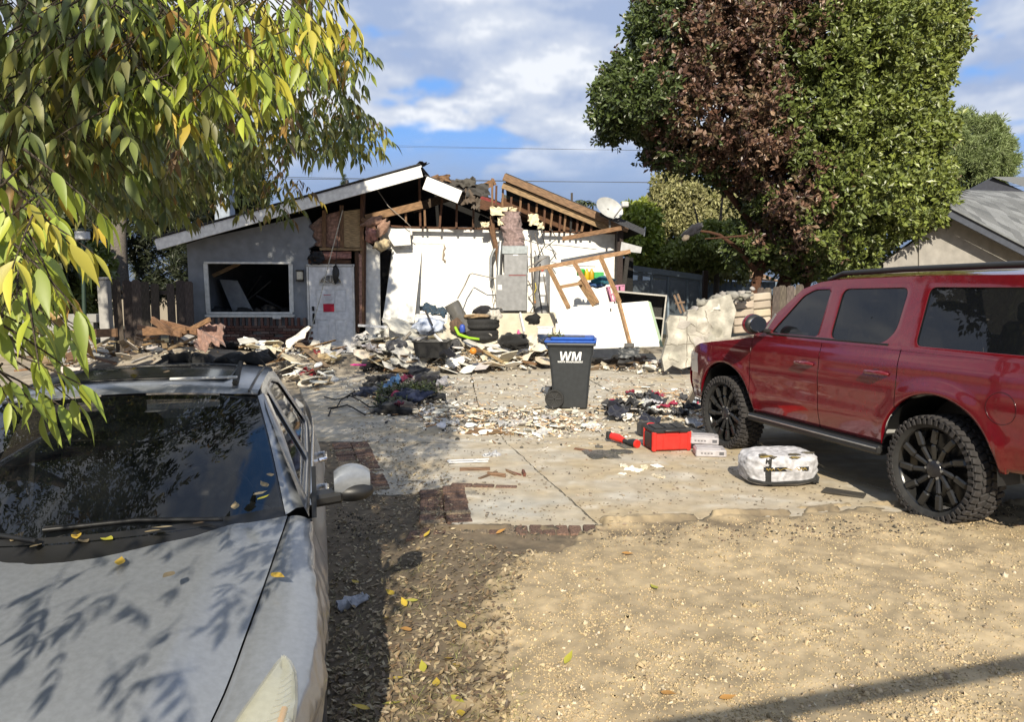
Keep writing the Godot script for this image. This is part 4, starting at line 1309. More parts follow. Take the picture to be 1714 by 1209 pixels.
func make_sedan() -> void:
	var yw := deg_to_rad(-14.7)
	var ax := Vector3(sin(yw), -.010, -cos(yw)).normalized()
	var zz := ax.cross(Vector3.UP).normalized()
	var S := thing("silver_sedan", "dented silver sedan with fallen leaves, parked under the ash branches", "car", Vector3(-1.487, -.045, -2.19), Basis(ax, zz.cross(ax), zz))
	var sil := carpaint(Color(.235, .252, .275), .25, .36)
	sil.clearcoat = .7; sil.clearcoat_roughness = .12
	sil.albedo_texture = ntex(.03, .86, 1.0, 6, FastNoiseLite.TYPE_SIMPLEX_SMOOTH, 19)
	var AR := .35; var AH := .33; var WB := 2.776
	var hoodw := func(s: float) -> float: return lut([[-.85, .50], [-.4, .60], [0.0, .655], [.4, .70], [.8, .735]], s)
	var hoodh := func(s: float) -> float: return lut([[-.9, .66], [-.75, .73], [-.5, .795], [-.2, .85], [.1, .89], [.4, .925], [.8, .955]], s)
	var side := func(s: float, h: float) -> float:
		var w := .885
		w -= .045 * smoothstep(.60, .30, h)
		w += .012 * exp(-pow((h - .70) / .05, 2)) - .010 * exp(-pow((h - .58) / .06, 2))
		w -= .05 * smoothstep(.72, .93, h)
		w -= .32 * pow(clampf((-s + .05) / .95, 0, 1), 2.2)
		w -= .07 * pow(clampf((s - 2.4) / 1.4, 0, 1), 2.0)
		# dents
		w -= .05 * exp(-pow((s - .02) / .16, 2) - pow((h - .66) / .09, 2)) + .03 * exp(-pow((s - .42) / .10, 2) - pow((h - .55) / .12, 2))
		w += .010 * nz2.get_noise_2d(s * 5.0, h * 7.0) * smoothstep(1.0, .4, s)
		for c in [0.0, WB]: w += .012 * smoothstep(AR + .10, AR + .01, Vector2(s - c, h - AH).length())
		return w
	var low := func(s: float) -> float:
		var y := .22
		for c in [0.0, WB]:
			if absf(s - c) < AR: y = maxf(y, AH + sqrt(AR * AR - (s - c) * (s - c)))
		return y
	var shoulder := func(s: float) -> float: return lut([[-.85, .70], [-.5, .775], [0.0, .845], [.5, .90], [.9, .935], [1.5, .945], [3.0, .985], [3.8, .99]], s)
	# flanks
	for sg in [1.0, -1.0]:
		for pn in [["front_fender", -.80, .745], ["front_door", .752, 1.80], ["rear_door", 1.808, 2.62], ["rear_quarter", 2.628, 3.80]]:
			var ss := []
			var s: float = pn[1]
			while s < pn[2] - .004:
				ss.append(s)
				var near := 1.0
				for c in [0.0, WB]: near = minf(near, absf(absf(s - c) - AR))
				s += .006 if near < .04 else .03
			ss.append(pn[2])
			var rows := []
			for q in ss:
				var row := []
				var hb: float = low.call(q); var ht: float = shoulder.call(q)
				row.append(Vector3(q, hb, (side.call(q, hb) - .03) * sg))
				for k in 25:
					var h := lerpf(hb, ht, k / 24.0)
					row.append(Vector3(q, h, side.call(q, h) * sg))
				if pn[0] == "front_fender":   # the fender's top runs in to the bonnet gap
					var w0: float = side.call(q, ht); var w1: float = hoodw.call(q) + .006; var h1: float = hoodh.call(q)
					for k in range(1, 7):
						var t := k / 6.0
						row.append(Vector3(q, lerpf(ht, h1, t) + .022 * sin(t * PI) * .6, lerpf(w0, w1, t) * sg))
					row.append(Vector3(q, h1 - .025, w1 * sg))
				rows.append(row)
			var b := B.new(); b.grid(rows, sg > 0)
			var P := part(b, pn[0], sil, S)
			if pn[0].ends_with("door"):
				var hs: float = 1.64 if pn[0] == "front_door" else 2.48
				b = B.new()
				b.tube([Vector3(hs - .1, .81, side.call(hs, .81) * sg), Vector3(hs - .085, .813, (side.call(hs, .81) + .04) * sg), Vector3(hs + .08, .815, (side.call(hs, .81) + .042) * sg), Vector3(hs + .1, .81, side.call(hs, .81) * sg)], .014, 8)
				part(b, "door_handle", M.chrome, P)
		# side windows
		var gl := func(s: float, h: float) -> float: return side.call(s, .93) - .01 - (h - .94) * .52
		for wn in [["front_window", [Vector2(.70, .945), Vector2(1.80, .945), Vector2(1.83, 1.415), Vector2(1.56, 1.40), Vector2(1.36, 1.33), Vector2(1.05, 1.17)], [Vector2(.98, .975), Vector2(1.74, .975), Vector2(1.76, 1.36), Vector2(1.52, 1.345), Vector2(1.25, 1.20)]],
				["rear_window", [Vector2(1.80, .945), Vector2(2.95, .985), Vector2(2.60, 1.38), Vector2(2.2, 1.42), Vector2(1.83, 1.415)], [Vector2(1.86, .98), Vector2(2.74, 1.01), Vector2(2.52, 1.31), Vector2(2.2, 1.365), Vector2(1.88, 1.365)]]]:
			var r: Array = window_cell(wn[1], rounded(wn[2], .04), gl, sg)
			var P := part(r[0], wn[0] + "_surround", sil, S)
			part(r[1], "weather_strip", M.gloss_black, P)
			part(r[2], "pane", glass(Color(.02, .02, .02), .3, .03), P)
		var bl := B.new(); bl.col = Color(.55, .55, .55)
		var pts := []
		for i in 20: pts.append(Vector3(lerpf(.86, 2.9, i / 19.0), lerpf(.955, .992, i / 19.0), (side.call(lerpf(.86, 2.9, i / 19.0), .93) - .004) * sg))
		bl.tube(pts, .009, 6)
		part(bl, "belt_moulding", M.chrome, S)
		# mirror with a dark lower shell
		var b2 := B.new()
		var mrows := []
		for i in 13:
			var t := i / 12.0
			var row := []
			var hh := .082 * sqrt(maxf(.02, sin(PI * (.10 + t * .80)))) * (1.0 - .12 * t)
			for k in 17:
				var a := TAU * k / 16
				var ey := pow(absf(sin(a)), .7) * signf(sin(a)); var ex := pow(absf(cos(a)), .8) * signf(cos(a))
				row.append(Vector3(.96 + ex * (.07 - .02 * t) + .03 * t, 1.035 + ey * hh, (.935 + t * .165) * sg))
			mrows.append(row)
		b2.grid(mrows, sg > 0)
		var mir := part(b2, "mirror", sil, S)
		b2 = B.new(); b2.col = Color(.012, .012, .013)
		b2.lump(Vector3(.97, .985, 1.02 * sg), Vector3(.075, .05, .10), 4, 0.0, 12)
		b2.beam(Vector3(.93, .965, .83 * sg), Vector3(.95, .975, .97 * sg), .11, .055, Vector3.UP, .015)
		b2.prism(PackedVector2Array([Vector2(.72, .945), Vector2(1.02, .95), Vector2(1.02, 1.10)]), .02, Transform3D(Basis.IDENTITY, Vector3(0, 0, .845 * sg)))
		part(b2, "mirror_foot", M.plastic, mir)
		b2 = B.new(); b2.col = Color(.6, .6, .6)
		var mg := PackedVector2Array(); for i in 20: mg.append(Vector2(cos(TAU * i / 20) * .08, sin(TAU * i / 20) * .062))
		b2.prism(mg, .004, Transform3D(Basis(Vector3.UP, PI / 2), Vector3(1.04, 1.03, 1.02 * sg)))
		part(b2, "mirror_glass", flat(Color(.7, .7, .7), .03, 1.0), mir)
		# headlamp: lens, bowl and amber corner
		var skin := func(s: float, f: float, lift: float) -> Vector3:
			# f 0..1 across the wing's top from the bonnet gap, beyond 1 down the flank
			var ht: float = shoulder.call(s); var w1: float = hoodw.call(s) + .006; var h1: float = hoodh.call(s)
			if f > 1.0: return Vector3(s - lift * .5, ht - (f - 1.0) * .3 + lift * .4, (side.call(s, ht - (f - 1.0) * .3) + lift) * sg)
			return Vector3(s, lerpf(h1, ht, f) + .0132 * sin(f * PI) + lift, lerpf(w1, side.call(s, ht), f) * sg)
		var lr := []; var br := []
		for j in 13:
			var row := []; var rw := []
			for i in 23:
				var u := i / 22.0; var w := j / 12.0   # u from the rear tip forwards
				var f0 := lerpf(.62, .10, pow(u, .7)); var f1 := .62 + .66 * pow(u, .55)
				var f := lerpf(f0, f1, w)
				var s := lerpf(-.27, -.80, u) - .05 * sin(w * PI)
				var dome := .016 * minf(1.0, sin(w * PI) * 3.0) * minf(1.0, u * 6.0)
				row.append(skin.call(s, f, .003 + dome)); rw.append(skin.call(s, lerpf(f0 + .04, f1 - .04, w), .002))
			lr.append(row); br.append(rw)
		b2 = B.new(); b2.grid(lr, sg > 0)
		var hl := part(b2, "headlamp", lens_mat(), S)
		b2 = B.new(); b2.col = Color(.60, .60, .52); b2.grid(br, sg > 0)
		part(b2, "headlamp_bowl", mat(.3, T.soft, Vector3.ONE * 6.0, null, 0, .6), hl)
		b2 = B.new(); b2.col = Color(.66, .66, .58)
		for i in range(3, 22, 1):
			var fl := []
			for j in range(7, 12): fl.append((br[j][i] as Vector3) + Vector3(0, .001, 0))
			b2.tube(fl, .0022, 5, false)
		part(b2, "lens_flutes", M.chrome, hl)
		b2 = B.new(); b2.col = Color(.50, .22, .05)
		var mk := []
		for i in range(8, 22): mk.append(br[10][i])
		b2.tube(mk, .010, 6)
		part(b2, "side_marker", M.plastic, hl)
		# wells
		for c in [0.0, WB]:
			var rows := []
			for i in 13:
				var a := PI * i / 12
				rows.append([Vector3(c + cos(a) * (AR - .003), AH + sin(a) * (AR + .02), .84 * sg), Vector3(c + cos(a) * (AR - .01), AH + sin(a) * (AR + .02), .55 * sg)])
			b2 = B.new(); b2.col = Color(.012, .012, .012); b2.grid(rows)
			part(b2, "wheel_well", M.plastic, S)
			wheel(S, Vector3(c, .325, .77 * sg), sg, .325, .205, .21, 8, false, 1)
	# bonnet
	var rows := []
	for i in 34:
		var row := []
		var t := i / 33.0
		for k in 33:
			var u := k / 32.0 * 2.0 - 1.0
			var back := .34 + .42 * u * u            # rear edge follows the screen
			var s := lerpf(-.84 + .22 * u * u, back, t)
			var w: float = hoodw.call(s) * u
			var h: float = hoodh.call(s) + .075 * (1.0 - pow(absf(u), 2.4)) + .016 * exp(-pow((absf(u) - .72) / .09, 2)) * smoothstep(0, .3, t)
			h += .003 * nz2.get_noise_2d(s * 4.0, w * 4.0)
			row.append(Vector3(s, h, w))
		rows.append(row)
	var b := B.new(); b.grid(rows)
	part(b, "bonnet", sil, S)
	b = B.new(); b.col = Color(.01, .01, .01)   # dark body under the gaps
	b.cbox(Vector3(-.1, .50, 0), Vector3(1.3, .5, 1.2), .05); b.cbox(Vector3(1.7, .26, 0), Vector3(4.0, .14, 1.4), .03); b.cbox(Vector3(3.3, .6, 0), Vector3(.9, .5, 1.4), .03)
	for z in [-.77, .77]: b.cbox(Vector3(.42, .80, z * .90), Vector3(.7, .1, .04), .01)
	for s in [0.752, 1.804, 2.624]:
		for z in [-1.0, 1.0]: b.cbox(Vector3(s, .6, z * .825), Vector3(.03, .66, .02), .002)
	part(b, "underbody", M.plastic, S)
	# windscreen: curved pane with a black frit border
	var scr := func(u: float, t: float) -> Vector3:
		var sb := .36 + .40 * u * u; var st := 1.36 + .10 * u * u
		var hb := 1.015 - .06 * u * u; var ht := 1.425 - .045 * u * u
		var wb := .725; var wt := .575
		return Vector3(lerpf(sb, st, t), lerpf(hb, ht, t) + .035 * sin(t * PI), u * lerpf(wb, wt, t))
	rows = []
	for j in 15:
		var row := []
		for k in 25: row.append(scr.call((k / 24.0 * 2.0 - 1.0) * .985, .02 + .965 * j / 14.0))
		rows.append(row)
	b = B.new(); b.grid(rows)
	part(b, "windscreen", glass(Color(.004, .005, .006), .72, .01), S)
	b = B.new(); b.col = Color(.008, .008, .009)
	for sg in [-1.0, 1.0]:
		var rr := []
		for j in 15: rr.append([scr.call(sg * .93, j / 14.0) - Vector3(.004, .006, 0), scr.call(sg * 1.0, j / 14.0) - Vector3(0, .004, 0)])
		b.grid(rr)
	var rt := []
	for k in 25: rt.append([scr.call(k / 24.0 * 2.0 - 1.0, .955) - Vector3(.003, .006, 0), scr.call(k / 24.0 * 2.0 - 1.0, 1.0) - Vector3(0, .004, 0)])
	b.grid(rt)
	part(b, "screen_border", M.gloss_black, S)
	# black cowl at the foot of the screen, wipers
	rows = []
	for j in 4:
		var row := []
		for k in 25:
			var u := k / 24.0 * 2.0 - 1.0
			var q: Vector3 = scr.call(u, .05)
			row.append(q + Vector3(lerpf(.0, -.13, j / 3.0), lerpf(.004, -.055, j / 3.0) - .012 * sin(j / 3.0 * PI), 0))
		rows.append(row)
	b = B.new(); b.col = Color(.012, .012, .012); b.grid(rows)
	part(b, "cowl", M.plastic, S)
	for w in [[.50, -.10], [-.10, -.66]]:
		b = B.new(); b.col = Color(.01, .01, .01)
		var p0: Vector3 = scr.call(w[0] / .725, .03) + Vector3(-.03, .02, 0); var p1: Vector3 = scr.call(w[1] / .725, .07) + Vector3(-.01, .02, 0)
		b.tube([p0, p0.lerp(p1, .5) + Vector3(-.01, .02, 0), p1], .009, 6); b.beam(p0.lerp(p1, .3) + Vector3(.01, .004, 0), p1 + Vector3(.012, .0, 0), .01, .02)
		part(b, "wiper", M.plastic, S)
	# roof with a glass sunroof panel
	var roof := func(u: float, s: float) -> Vector3:
		var he := lut([[1.36, 1.395], [1.6, 1.42], [2.0, 1.43], [2.5, 1.415], [2.85, 1.365], [3.1, 1.29]], s)
		var we := lut([[1.36, .575], [1.6, .585], [2.2, .59], [2.8, .575], [3.1, .56]], s)
		return Vector3(s, he + .045 * (1.0 - pow(absf(u), 2.6)), u * we)
	rows = []
	for i in 28:
		var row := []
		for k in 25: row.append(roof.call(k / 24.0 * 2.0 - 1.0, lerpf(1.37, 3.0, i / 27.0)))
		rows.append(row)
	# front edge meets the screen's curve
	for k in 25: rows[0][k] = scr.call(k / 24.0 * 2.0 - 1.0, 1.0) + Vector3(.004, .004, 0)
	b = B.new(); b.grid(rows)
	var rf0 := part(b, "roof", sil, S)
	rows = []
	for i in 10:
		var row := []
		for k in 15:
			var u := (k / 14.0 * 2.0 - 1.0)
			var s := lerpf(1.60, 2.20, i / 9.0)
			var cr := 1.0 - .06 * pow(absf(i / 4.5 - 1.0), 8.0)
			row.append(roof.call(u * .72 * cr, s) + Vector3(0, .005, 0))
		rows.append(row)
	b = B.new(); b.col = Color(.02, .02, .02); b.grid(rows)
	var sr := part(b, "sunroof", mat(.12, T.soft, Vector3.ONE * 2), rf0)
	var rim := []
	for k in 15: rim.append(rows[0][k])
	for i in range(1, 10): rim.append(rows[i][14])
	for k in range(13, -1, -1): rim.append(rows[9][k])
	for i in range(8, -1, -1): rim.append(rows[i][0])
	b = B.new(); b.col = Color(.01, .01, .01); b.tube(rim, .007, 5, false)
	part(b, "sunroof_seal", M.plastic, sr)
	for sg in [-1.0, 1.0]:
		# pillars beside the screen and dark roof drip strips
		rows = []
		for j in 15:
			var t := j / 14.0
			var q: Vector3 = scr.call(sg, t)
			var h := q.y
			var out := Vector3(q.x + lerpf(.10, .16, t), h - lerpf(.0, .025, t), sg * (lerpf(.81, .615, t)))
			rows.append([q, q.lerp(out, .45) + Vector3(-.012, .018, sg * .006), out])
		b = B.new(); b.grid(rows, sg > 0)
		part(b, "windscreen_pillar", sil, S)
		b = B.new(); b.col = Color(.012, .012, .012)
		var dp := []
		for i in 18: dp.append(roof.call(sg * .93, lerpf(1.42, 2.95, i / 17.0)) + Vector3(0, .004, 0))
		b.tube(dp, .006, 6)
		part(b, "drip_strip", M.plastic, S)
	# rear screen and boot
	rows = []
	for j in 6:
		var row := []
		for k in 13:
			var u := k / 12.0 * 2.0 - 1.0
			row.append(Vector3(lerpf(3.0, 3.55, j / 5.0), lerpf(1.34, 1.03, j / 5.0) + .03 * (1 - u * u), u * lerpf(.56, .66, j / 5.0)))
		rows.append(row)
	b = B.new(); b.grid(rows); part(b, "rear_screen", M.glass, S)
	b = B.new(); b.cbox(Vector3(3.68, .82, 0), Vector3(.42, .38, 1.5), .06)
	part(b, "boot_lid", sil, S)
	b = B.new(); b.lump(Vector3(-.78, .50, 0), Vector3(.2, .22, .72), 3, 0.02, 12)
	part(b, "front_bumper", sil, S)
	# interior
	b = B.new(); b.col = Color(.02, .02, .021)
	b.lump(Vector3(.88, .90, 0), Vector3(.42, .10, .70), 3, .03, 10)
	part(b, "dashboard", M.plastic, S)
	var wr := []
	for i in 25: wr.append(Vector3(1.22, .93, .36) + Basis(Vector3(0, 0, 1), .4) * Vector3(0, cos(TAU * i / 24) * .185, sin(TAU * i / 24) * .185))
	b = B.new(); b.col = Color(.05, .05, .05); b.tube(wr, .016, 8, false); b.lump(Vector3(1.20, .92, .36), Vector3(.03, .07, .08), 4, 0, 8)
	part(b, "steering_wheel", M.plastic, S)
	for z in [-.36, .36]:
		for s in [1.75, 2.65]:
			b = B.new(); b.col = Color(.045, .045, .047)
			b.cbox(Vector3(s - .2, .56, z), Vector3(.5, .16, .5), .06); b.cbox(Vector3(s + .04, .84, z), Vector3(.14, .56, .48), .06, Basis(Vector3(0, 0, 1), -.25)); b.cbox(Vector3(s + .14, 1.18, z), Vector3(.1, .17, .26), .04)
			part(b, "seat", M.cloth, S)
	# scuffs of rust on the dented wing
	for k in 7:
		b = B.new(); b.col = Color(.20, .06, .025)
		var s := .0 + rf(-.10, .14); var h := .62 + rf(-.07, .12)
		var pts := []
		for i in 4: pts.append(Vector3(s + i * .012, h - i * rf(.01, .03), side.call(s + i * .012, h) - .003))
		b.tube(pts, [.004, .008, .006, .003], 5)
		part(b, "rust_scuff", M.matte, S)
func lens_mat() -> StandardMaterial3D:
	# clouded yellowed plastic
	var m := glass(Color(.52, .50, .36), .34, .08)
	return m
# ---------------------------------------------------------------- trees
func leaflet(width := .30, droop := .25) -> ArrayMesh:
	# one pointed leaf of length 1 along x, folded along its midrib
	var b := B.new()
	var st := [[0.0, .03], [.08, .40], [.2, .78], [.33, .98], [.46, .95], [.6, .76], [.75, .46], [.88, .19], [1.0, .0]]
	var rows := []
	for s in st:
		var x: float = s[0]; var w: float = s[1] * width * .5
		var y := -droop * x * x
		rows.append([Vector3(x, y + w * .35, -w), Vector3(x, y, 0), Vector3(x, y + w * .35, w)])
	b.grid(rows, true)
	return b.done()
func sprig(n: int, width: float, sd: int) -> ArrayMesh:
	# a twig tip with n broad leaves, about one unit across
	var r := RandomNumberGenerator.new(); r.seed = sd
	var b := B.new()
	for i in n:
		var dir := Vector3(r.randf_range(-1, 1), r.randf_range(-.4, 1), r.randf_range(-1, 1)).normalized()
		var sidev := dir.cross(Vector3(r.randf_range(-1, 1), r.randf_range(-1, 1), r.randf_range(-1, 1))).normalized()
		var nn := dir.cross(sidev)
		var o := dir * r.randf_range(.0, .25) + Vector3(0, r.randf_range(-.25, .25), 0)
		var L := r.randf_range(.40, .62); var W := L * width
		var k := r.randf_range(.8, 1.15)
		b.col = Color(k, k, k)
		var tip := o + dir * L
		var m1 := o + dir * L * .5 + sidev * W * .5 + nn * .05; var m2 := o + dir * L * .5 - sidev * W * .5 + nn * .05
		var mid := o + dir * L * .5
		b.tri(o, m1, mid); b.tri(mid, m1, tip); b.tri(o, mid, m2); b.tri(mid, tip, m2)
	return b.done()
func multi(mesh: Mesh, xf: Array, cols: Array, called: String, m: Material, parent: Node) -> MultiMeshInstance3D:
	var mm := MultiMesh.new(); mm.transform_format = MultiMesh.TRANSFORM_3D; mm.use_colors = true; mm.mesh = mesh
	mm.instance_count = xf.size()
	for i in xf.size():
		mm.set_instance_transform(i, xf[i]); mm.set_instance_color(i, cols[i])
	var o := MultiMeshInstance3D.new(); o.multimesh = mm; o.material_override = m
	o.name = numbered(called) if parent == self else called
	parent.add_child(o, true)
	return o
func inside(pl: PackedVector2Array, q: Vector2) -> bool:
	return Geometry2D.is_point_in_polygon(q, pl)
func pv(a: Array) -> PackedVector2Array:
	var r := PackedVector2Array()
	for q in a: r.append(Vector2(q[0], q[1]))
	return r
func to_px(p: Vector3) -> Vector3:
	var q := p - CAM; var d := -q.z
	var f := d * cos(PITCH) - q.y * sin(PITCH)
	return Vector3(857 + FOC * q.x / f, 604.5 - FOC * (q.y * cos(PITCH) + d * sin(PITCH)) / f, f)
func rpoly(pl: PackedVector2Array) -> Vector2:
	var lo := pl[0]; var hi := pl[0]
	for q in pl: lo = lo.min(q); hi = hi.max(q)
	for i in 200:
		var q := Vector2(rf(lo.x, hi.x), rf(lo.y, hi.y))
		if inside(pl, q): return q
	return pl[0]
func edge_dist(pl: PackedVector2Array, q: Vector2) -> float:
	var d := 1e9
	for i in pl.size():
		d = minf(d, Geometry2D.get_closest_point_to_segment(q, pl[i], pl[(i + 1) % pl.size()]).distance_to(q))
	return d

# gaps in the crowns through which the sun reaches the timber heap
func sunny(p: Vector3) -> bool:
	var d := -p.z + (p.y - .5) / .649
	return p.x > -8.4 and p.x < -4.3 and d > 12.6 and d < 16.2
func make_ash_tree() -> void:
	var base := Vector3(-5.2, ground_h(-5.2, 4.2), -4.2)
	var A := thing("ash_tree", "tall ash tree with drooping yellow-green leaves hanging over the silver car", "tree", base)
	var inv := Transform3D(Basis.IDENTITY, -base)
	var xf := []; var cols := []; var big := []
	var twigs := B.new(); twigs.col = Color(.10, .075, .05)
	var sunlit_tones := [Color(.28, .32, .04), Color(.24, .29, .035), Color(.38, .35, .05), Color(.21, .265, .04), Color(.18, .235, .035)]  # yellow-green for clusters in the sun, their brightness put into the leaf colour
	var shaded_tones := [Color(.10, .13, .03), Color(.13, .155, .035), Color(.075, .10, .025), Color(.16, .165, .04), Color(.12, .12, .04)]  # same leaves where the crown lies in shade, darkness put into the colour
	var compound := func(o: Vector3, L: float, pal: Array, dead: float, hang: float) -> void:
		# stalk with opposite leaflets, the whole leaf hanging
		var az := rf(0, TAU)
		var dir := Vector3(cos(az), -hang + rf(-.35, .35), sin(az)).normalized()
		var n := 2 + rng.randi() % 2
		var stalk := L * 1.9
		var kk: Color = pick(pal)
		if rng.randf() < dead: kk = pick([Color(.26, .15, .04), Color(.40, .29, .04), Color(.16, .10, .05)])
		var sidev := dir.cross(Vector3(rf(-.3, .3), 1, rf(-.3, .3))).normalized()
		var pts := []
		for i in 4: pts.append(o + dir * stalk * i / 3.0 + Vector3(0, -stalk * .12 * pow(i / 3.0, 2), 0))
		if L * FOC / maxf(-o.z, .5) > 34.0: twigs.tube(pts, [.0025, .002, .0016, .001], 4, false)
		for i in n * 2 + 1:
			var s := 0.0
			var t: float
			if i == n * 2: t = 1.0
			else:
				t = .35 + .55 * (i / 2) / float(maxi(n - 1, 1)); s = 1.0 if i % 2 else -1.0
			var p: Vector3 = o + dir * stalk * t + Vector3(0, -stalk * .12 * t * t, 0)
			var ld := (dir * (1.0 if s == 0.0 else .55) + sidev * s * .75 + Vector3(0, -hang * .8 - rf(0, .5), 0) + Vector3(rf(-.2, .2), 0, rf(-.2, .2))).normalized()
			var up := Vector3(rf(-.5, .5), 1, rf(-.5, .5))
			var z := ld.cross(up).normalized()
			var ll := L * rf(.55, 1.25)
			var bs := Basis(ld, z.cross(ld), z).scaled_local(Vector3(ll, ll * rf(.6, 1.5), ll * rf(.85, 1.15)))
			var tr := Transform3D(bs, p)
			var kc := vary(kk, .22)
			var q := to_px(p)
			var sz := 0.0
			if q.z > .3 and q.x > -30 and q.x < 1744 and q.y > -30 and q.y < 1239: sz = ll * FOC / q.z
			big.append([sz, tr, kc])
	var zones := [
		[pv([[-60, 230], [40, 245], [80, 330], [45, 430], [50, 520], [40, 570], [10, 620], [-40, 650], [-60, 650]]), 1.15, 1.75, .075, 66, sunlit_tones, .10],
		[pv([[-80, 240], [60, 240], [90, 330], [30, 500], [-80, 540]]), 1.7, 2.4, .08, 80, sunlit_tones + shaded_tones, .10],
		[pv([[150, -40], [560, -40], [535, 40], [480, 80], [420, 120], [330, 150], [250, 170], [120, 90]]), 1.9, 2.7, .075, 210, sunlit_tones, .06],
		[pv([[-40, -60], [260, -60], [270, 150], [150, 240], [-40, 240]]), 1.8, 3.0, .08, 420, shaded_tones, .07],
		[pv([[0, 60], [330, 120], [330, 260], [250, 330], [120, 300], [0, 220]]), 3.0, 4.4, .09, 330, shaded_tones, .08],
		[pv([[200, 60], [560, 20], [600, 60], [585, 140], [625, 215], [560, 250], [480, 250], [400, 300], [250, 360], [170, 340], [100, 200]]), 4.4, 6.8, .095, 1050, shaded_tones, .08],
		[pv([[360, 230], [440, 240], [520, 300], [480, 345], [420, 350], [380, 330]]), 5.2, 6.4, .09, 60, shaded_tones + [Color(.12, .075, .04)], .35],
		[pv([[570, 30], [608, 60], [600, 110], [570, 130]]), 4.4, 5.2, .085, 16, sunlit_tones, .5],
		[pv([[560, 150], [620, 190], [632, 235], [590, 255], [540, 240]]), 5.0, 6.0, .09, 40, shaded_tones, .1]]
	for z in zones:
		for i in z[4]:
			var q := rpoly(z[0])
			compound.call(at(q.x, q.y, rf(z[1], z[2])), z[3], z[5], z[6], .75)
	# crown above and beside the frame, whose shade falls on the car, the drive and the grey wing
	var vis := pv([[-4000, -4000], [600, -4000], [600, 0], [560, 30], [590, 140], [620, 220], [500, 330], [300, 380], [100, 380], [-4000, 380]])
	var tries := 0; var made := 0
	while made < 2300 and tries < 12000:
		tries += 1
		var u := Vector3(rf(-1, 1), rf(-1, 1), rf(-1, 1))
		if u.length() > 1.0 or u.length() < .35: continue
		var p := Vector3(-4.3, 6.0, -5.4) + u * Vector3(4.2, 2.9, 3.6)
		if p.x > -.9 - .35 * (p.y - 3.5): continue
		var q := to_px(p)
		if q.z > 0.3 and q.y > -20.0 and q.y < 1300.0 and not inside(vis, Vector2(q.x, q.y)): continue
		if sunny(p): continue
		if nz.get_noise_3dv(p * .55) < -.16: continue
		compound.call(p, .125, shaded_tones, .06, .6); made += 1
	made = 0
	while made < 2000:
		var p := Vector3(rf(-4.6, -1.05), rf(3.3, 6.4), rf(-4.2, 1.6))
		var q := to_px(p)
		if q.z > .3 and q.y > -25.0: continue
		if sunny(p): continue
		if nz.get_noise_3dv(p * .6 + Vector3(8, 0, 0)) < -.2: continue
		compound.call(p, .125, shaded_tones, .06, .6); made += 1
	# spray close beside the camera, out of the frame, that dapples the bonnet
	made = 0
	while made < 46:
		var p := Vector3(rf(-2.1, -.95), rf(1.75, 2.5), rf(-1.05, .1))
		if to_px(p).x > -60.0 and to_px(p).z > .05: continue
		if nz.get_noise_3dv(p * 2.2) < -.02: continue
		compound.call(p, .085, sunlit_tones, .1, .7); made += 1
	big.sort_custom(func(a, b): return a[0] > b[0])
	var lm := leaflet(.27, .20)
	var tints := {}
	for i in big.size():
		var tr: Transform3D = inv * big[i][1]
		if i < 300:
			var k: Color = big[i][2]
			var key := Vector3i(int(k.r * 22), int(k.g * 22), int(k.b * 40))
			if not tints.has(key):
				var a := lm.surface_get_arrays(0)
				var ca := PackedColorArray(); ca.resize(a[Mesh.ARRAY_VERTEX].size()); ca.fill(k)
				a[Mesh.ARRAY_COLOR] = ca
				var me := ArrayMesh.new(); me.add_surface_from_arrays(Mesh.PRIMITIVE_TRIANGLES, a)
				tints[key] = me
			part(tints[key], "leaf", M.leaf, A, tr)
		else:
			xf.append(tr); cols.append(big[i][2])
	var fo := multi(lm, xf, cols, "foliage", M.leaf, A)
	fo.set_meta("kind", "stuff")
	part(twigs, "leaf_stalks", M.bark, A, inv)
	# trunk and limbs
	var b := B.new(); b.col = Color(.17, .13, .095)
	var T0 := base + Vector3(0, -.1, 0)
	b.tube([T0, base + Vector3(.1, 1.2, -.05), base + Vector3(.2, 2.6, -.1), base + Vector3(.35, 4.2, -.4), base + Vector3(.4, 6.5, -.8)], [.36, .27, .23, .17, .08], 14)
	part(b, "trunk", M.bark, A, inv)
	for L in [[base + Vector3(.2, 2.4, -.1), Vector3(-3.9, 3.6, -4.4), Vector3(-2.4, 4.0, -4.8), Vector3(-1.4, 3.5, -5.6)], [base + Vector3(.15, 2.0, -.1), Vector3(-3.6, 2.9, -3.2), Vector3(-2.2, 3.1, -2.4), Vector3(-1.0, 2.75, -2.2)], [base + Vector3(.2, 2.2, 0), Vector3(-4.0, 2.9, -2.6), Vector3(-2.2, 2.7, -1.7), Vector3(-1.15, 2.35, -1.5)], [base + Vector3(.3, 3.4, -.2), Vector3(-3.8, 5.2, -5.5), Vector3(-2.6, 6.2, -6.4), Vector3(-1.8, 6.6, -7.0)], [base + Vector3(.25, 3.0, -.2), Vector3(-4.4, 4.0, -5.4), Vector3(-3.4, 4.2, -6.4), Vector3(-2.2, 3.7, -6.2)], [base + Vector3(.3, 4.0, -.2), Vector3(-6.4, 6.0, -5.0), Vector3(-7.2, 7.0, -5.6)]]:
		b = B.new(); b.col = Color(.13, .10, .075)
		var pts := []
		for i in 9:
			var t: float = i / 8.0 * (L.size() - 1); var k: int = mini(int(t), L.size() - 2); var f: float = t - k
			pts.append((L[k] as Vector3).lerp(L[k + 1], f) + Vector3(rf(-.04, .04), rf(-.04, .04), rf(-.04, .04)))
		b.tube(pts, [.11, .09, .075, .06, .05, .035, .025, .016, .008], 8)
		part(b, "limb", M.bark, A, inv)

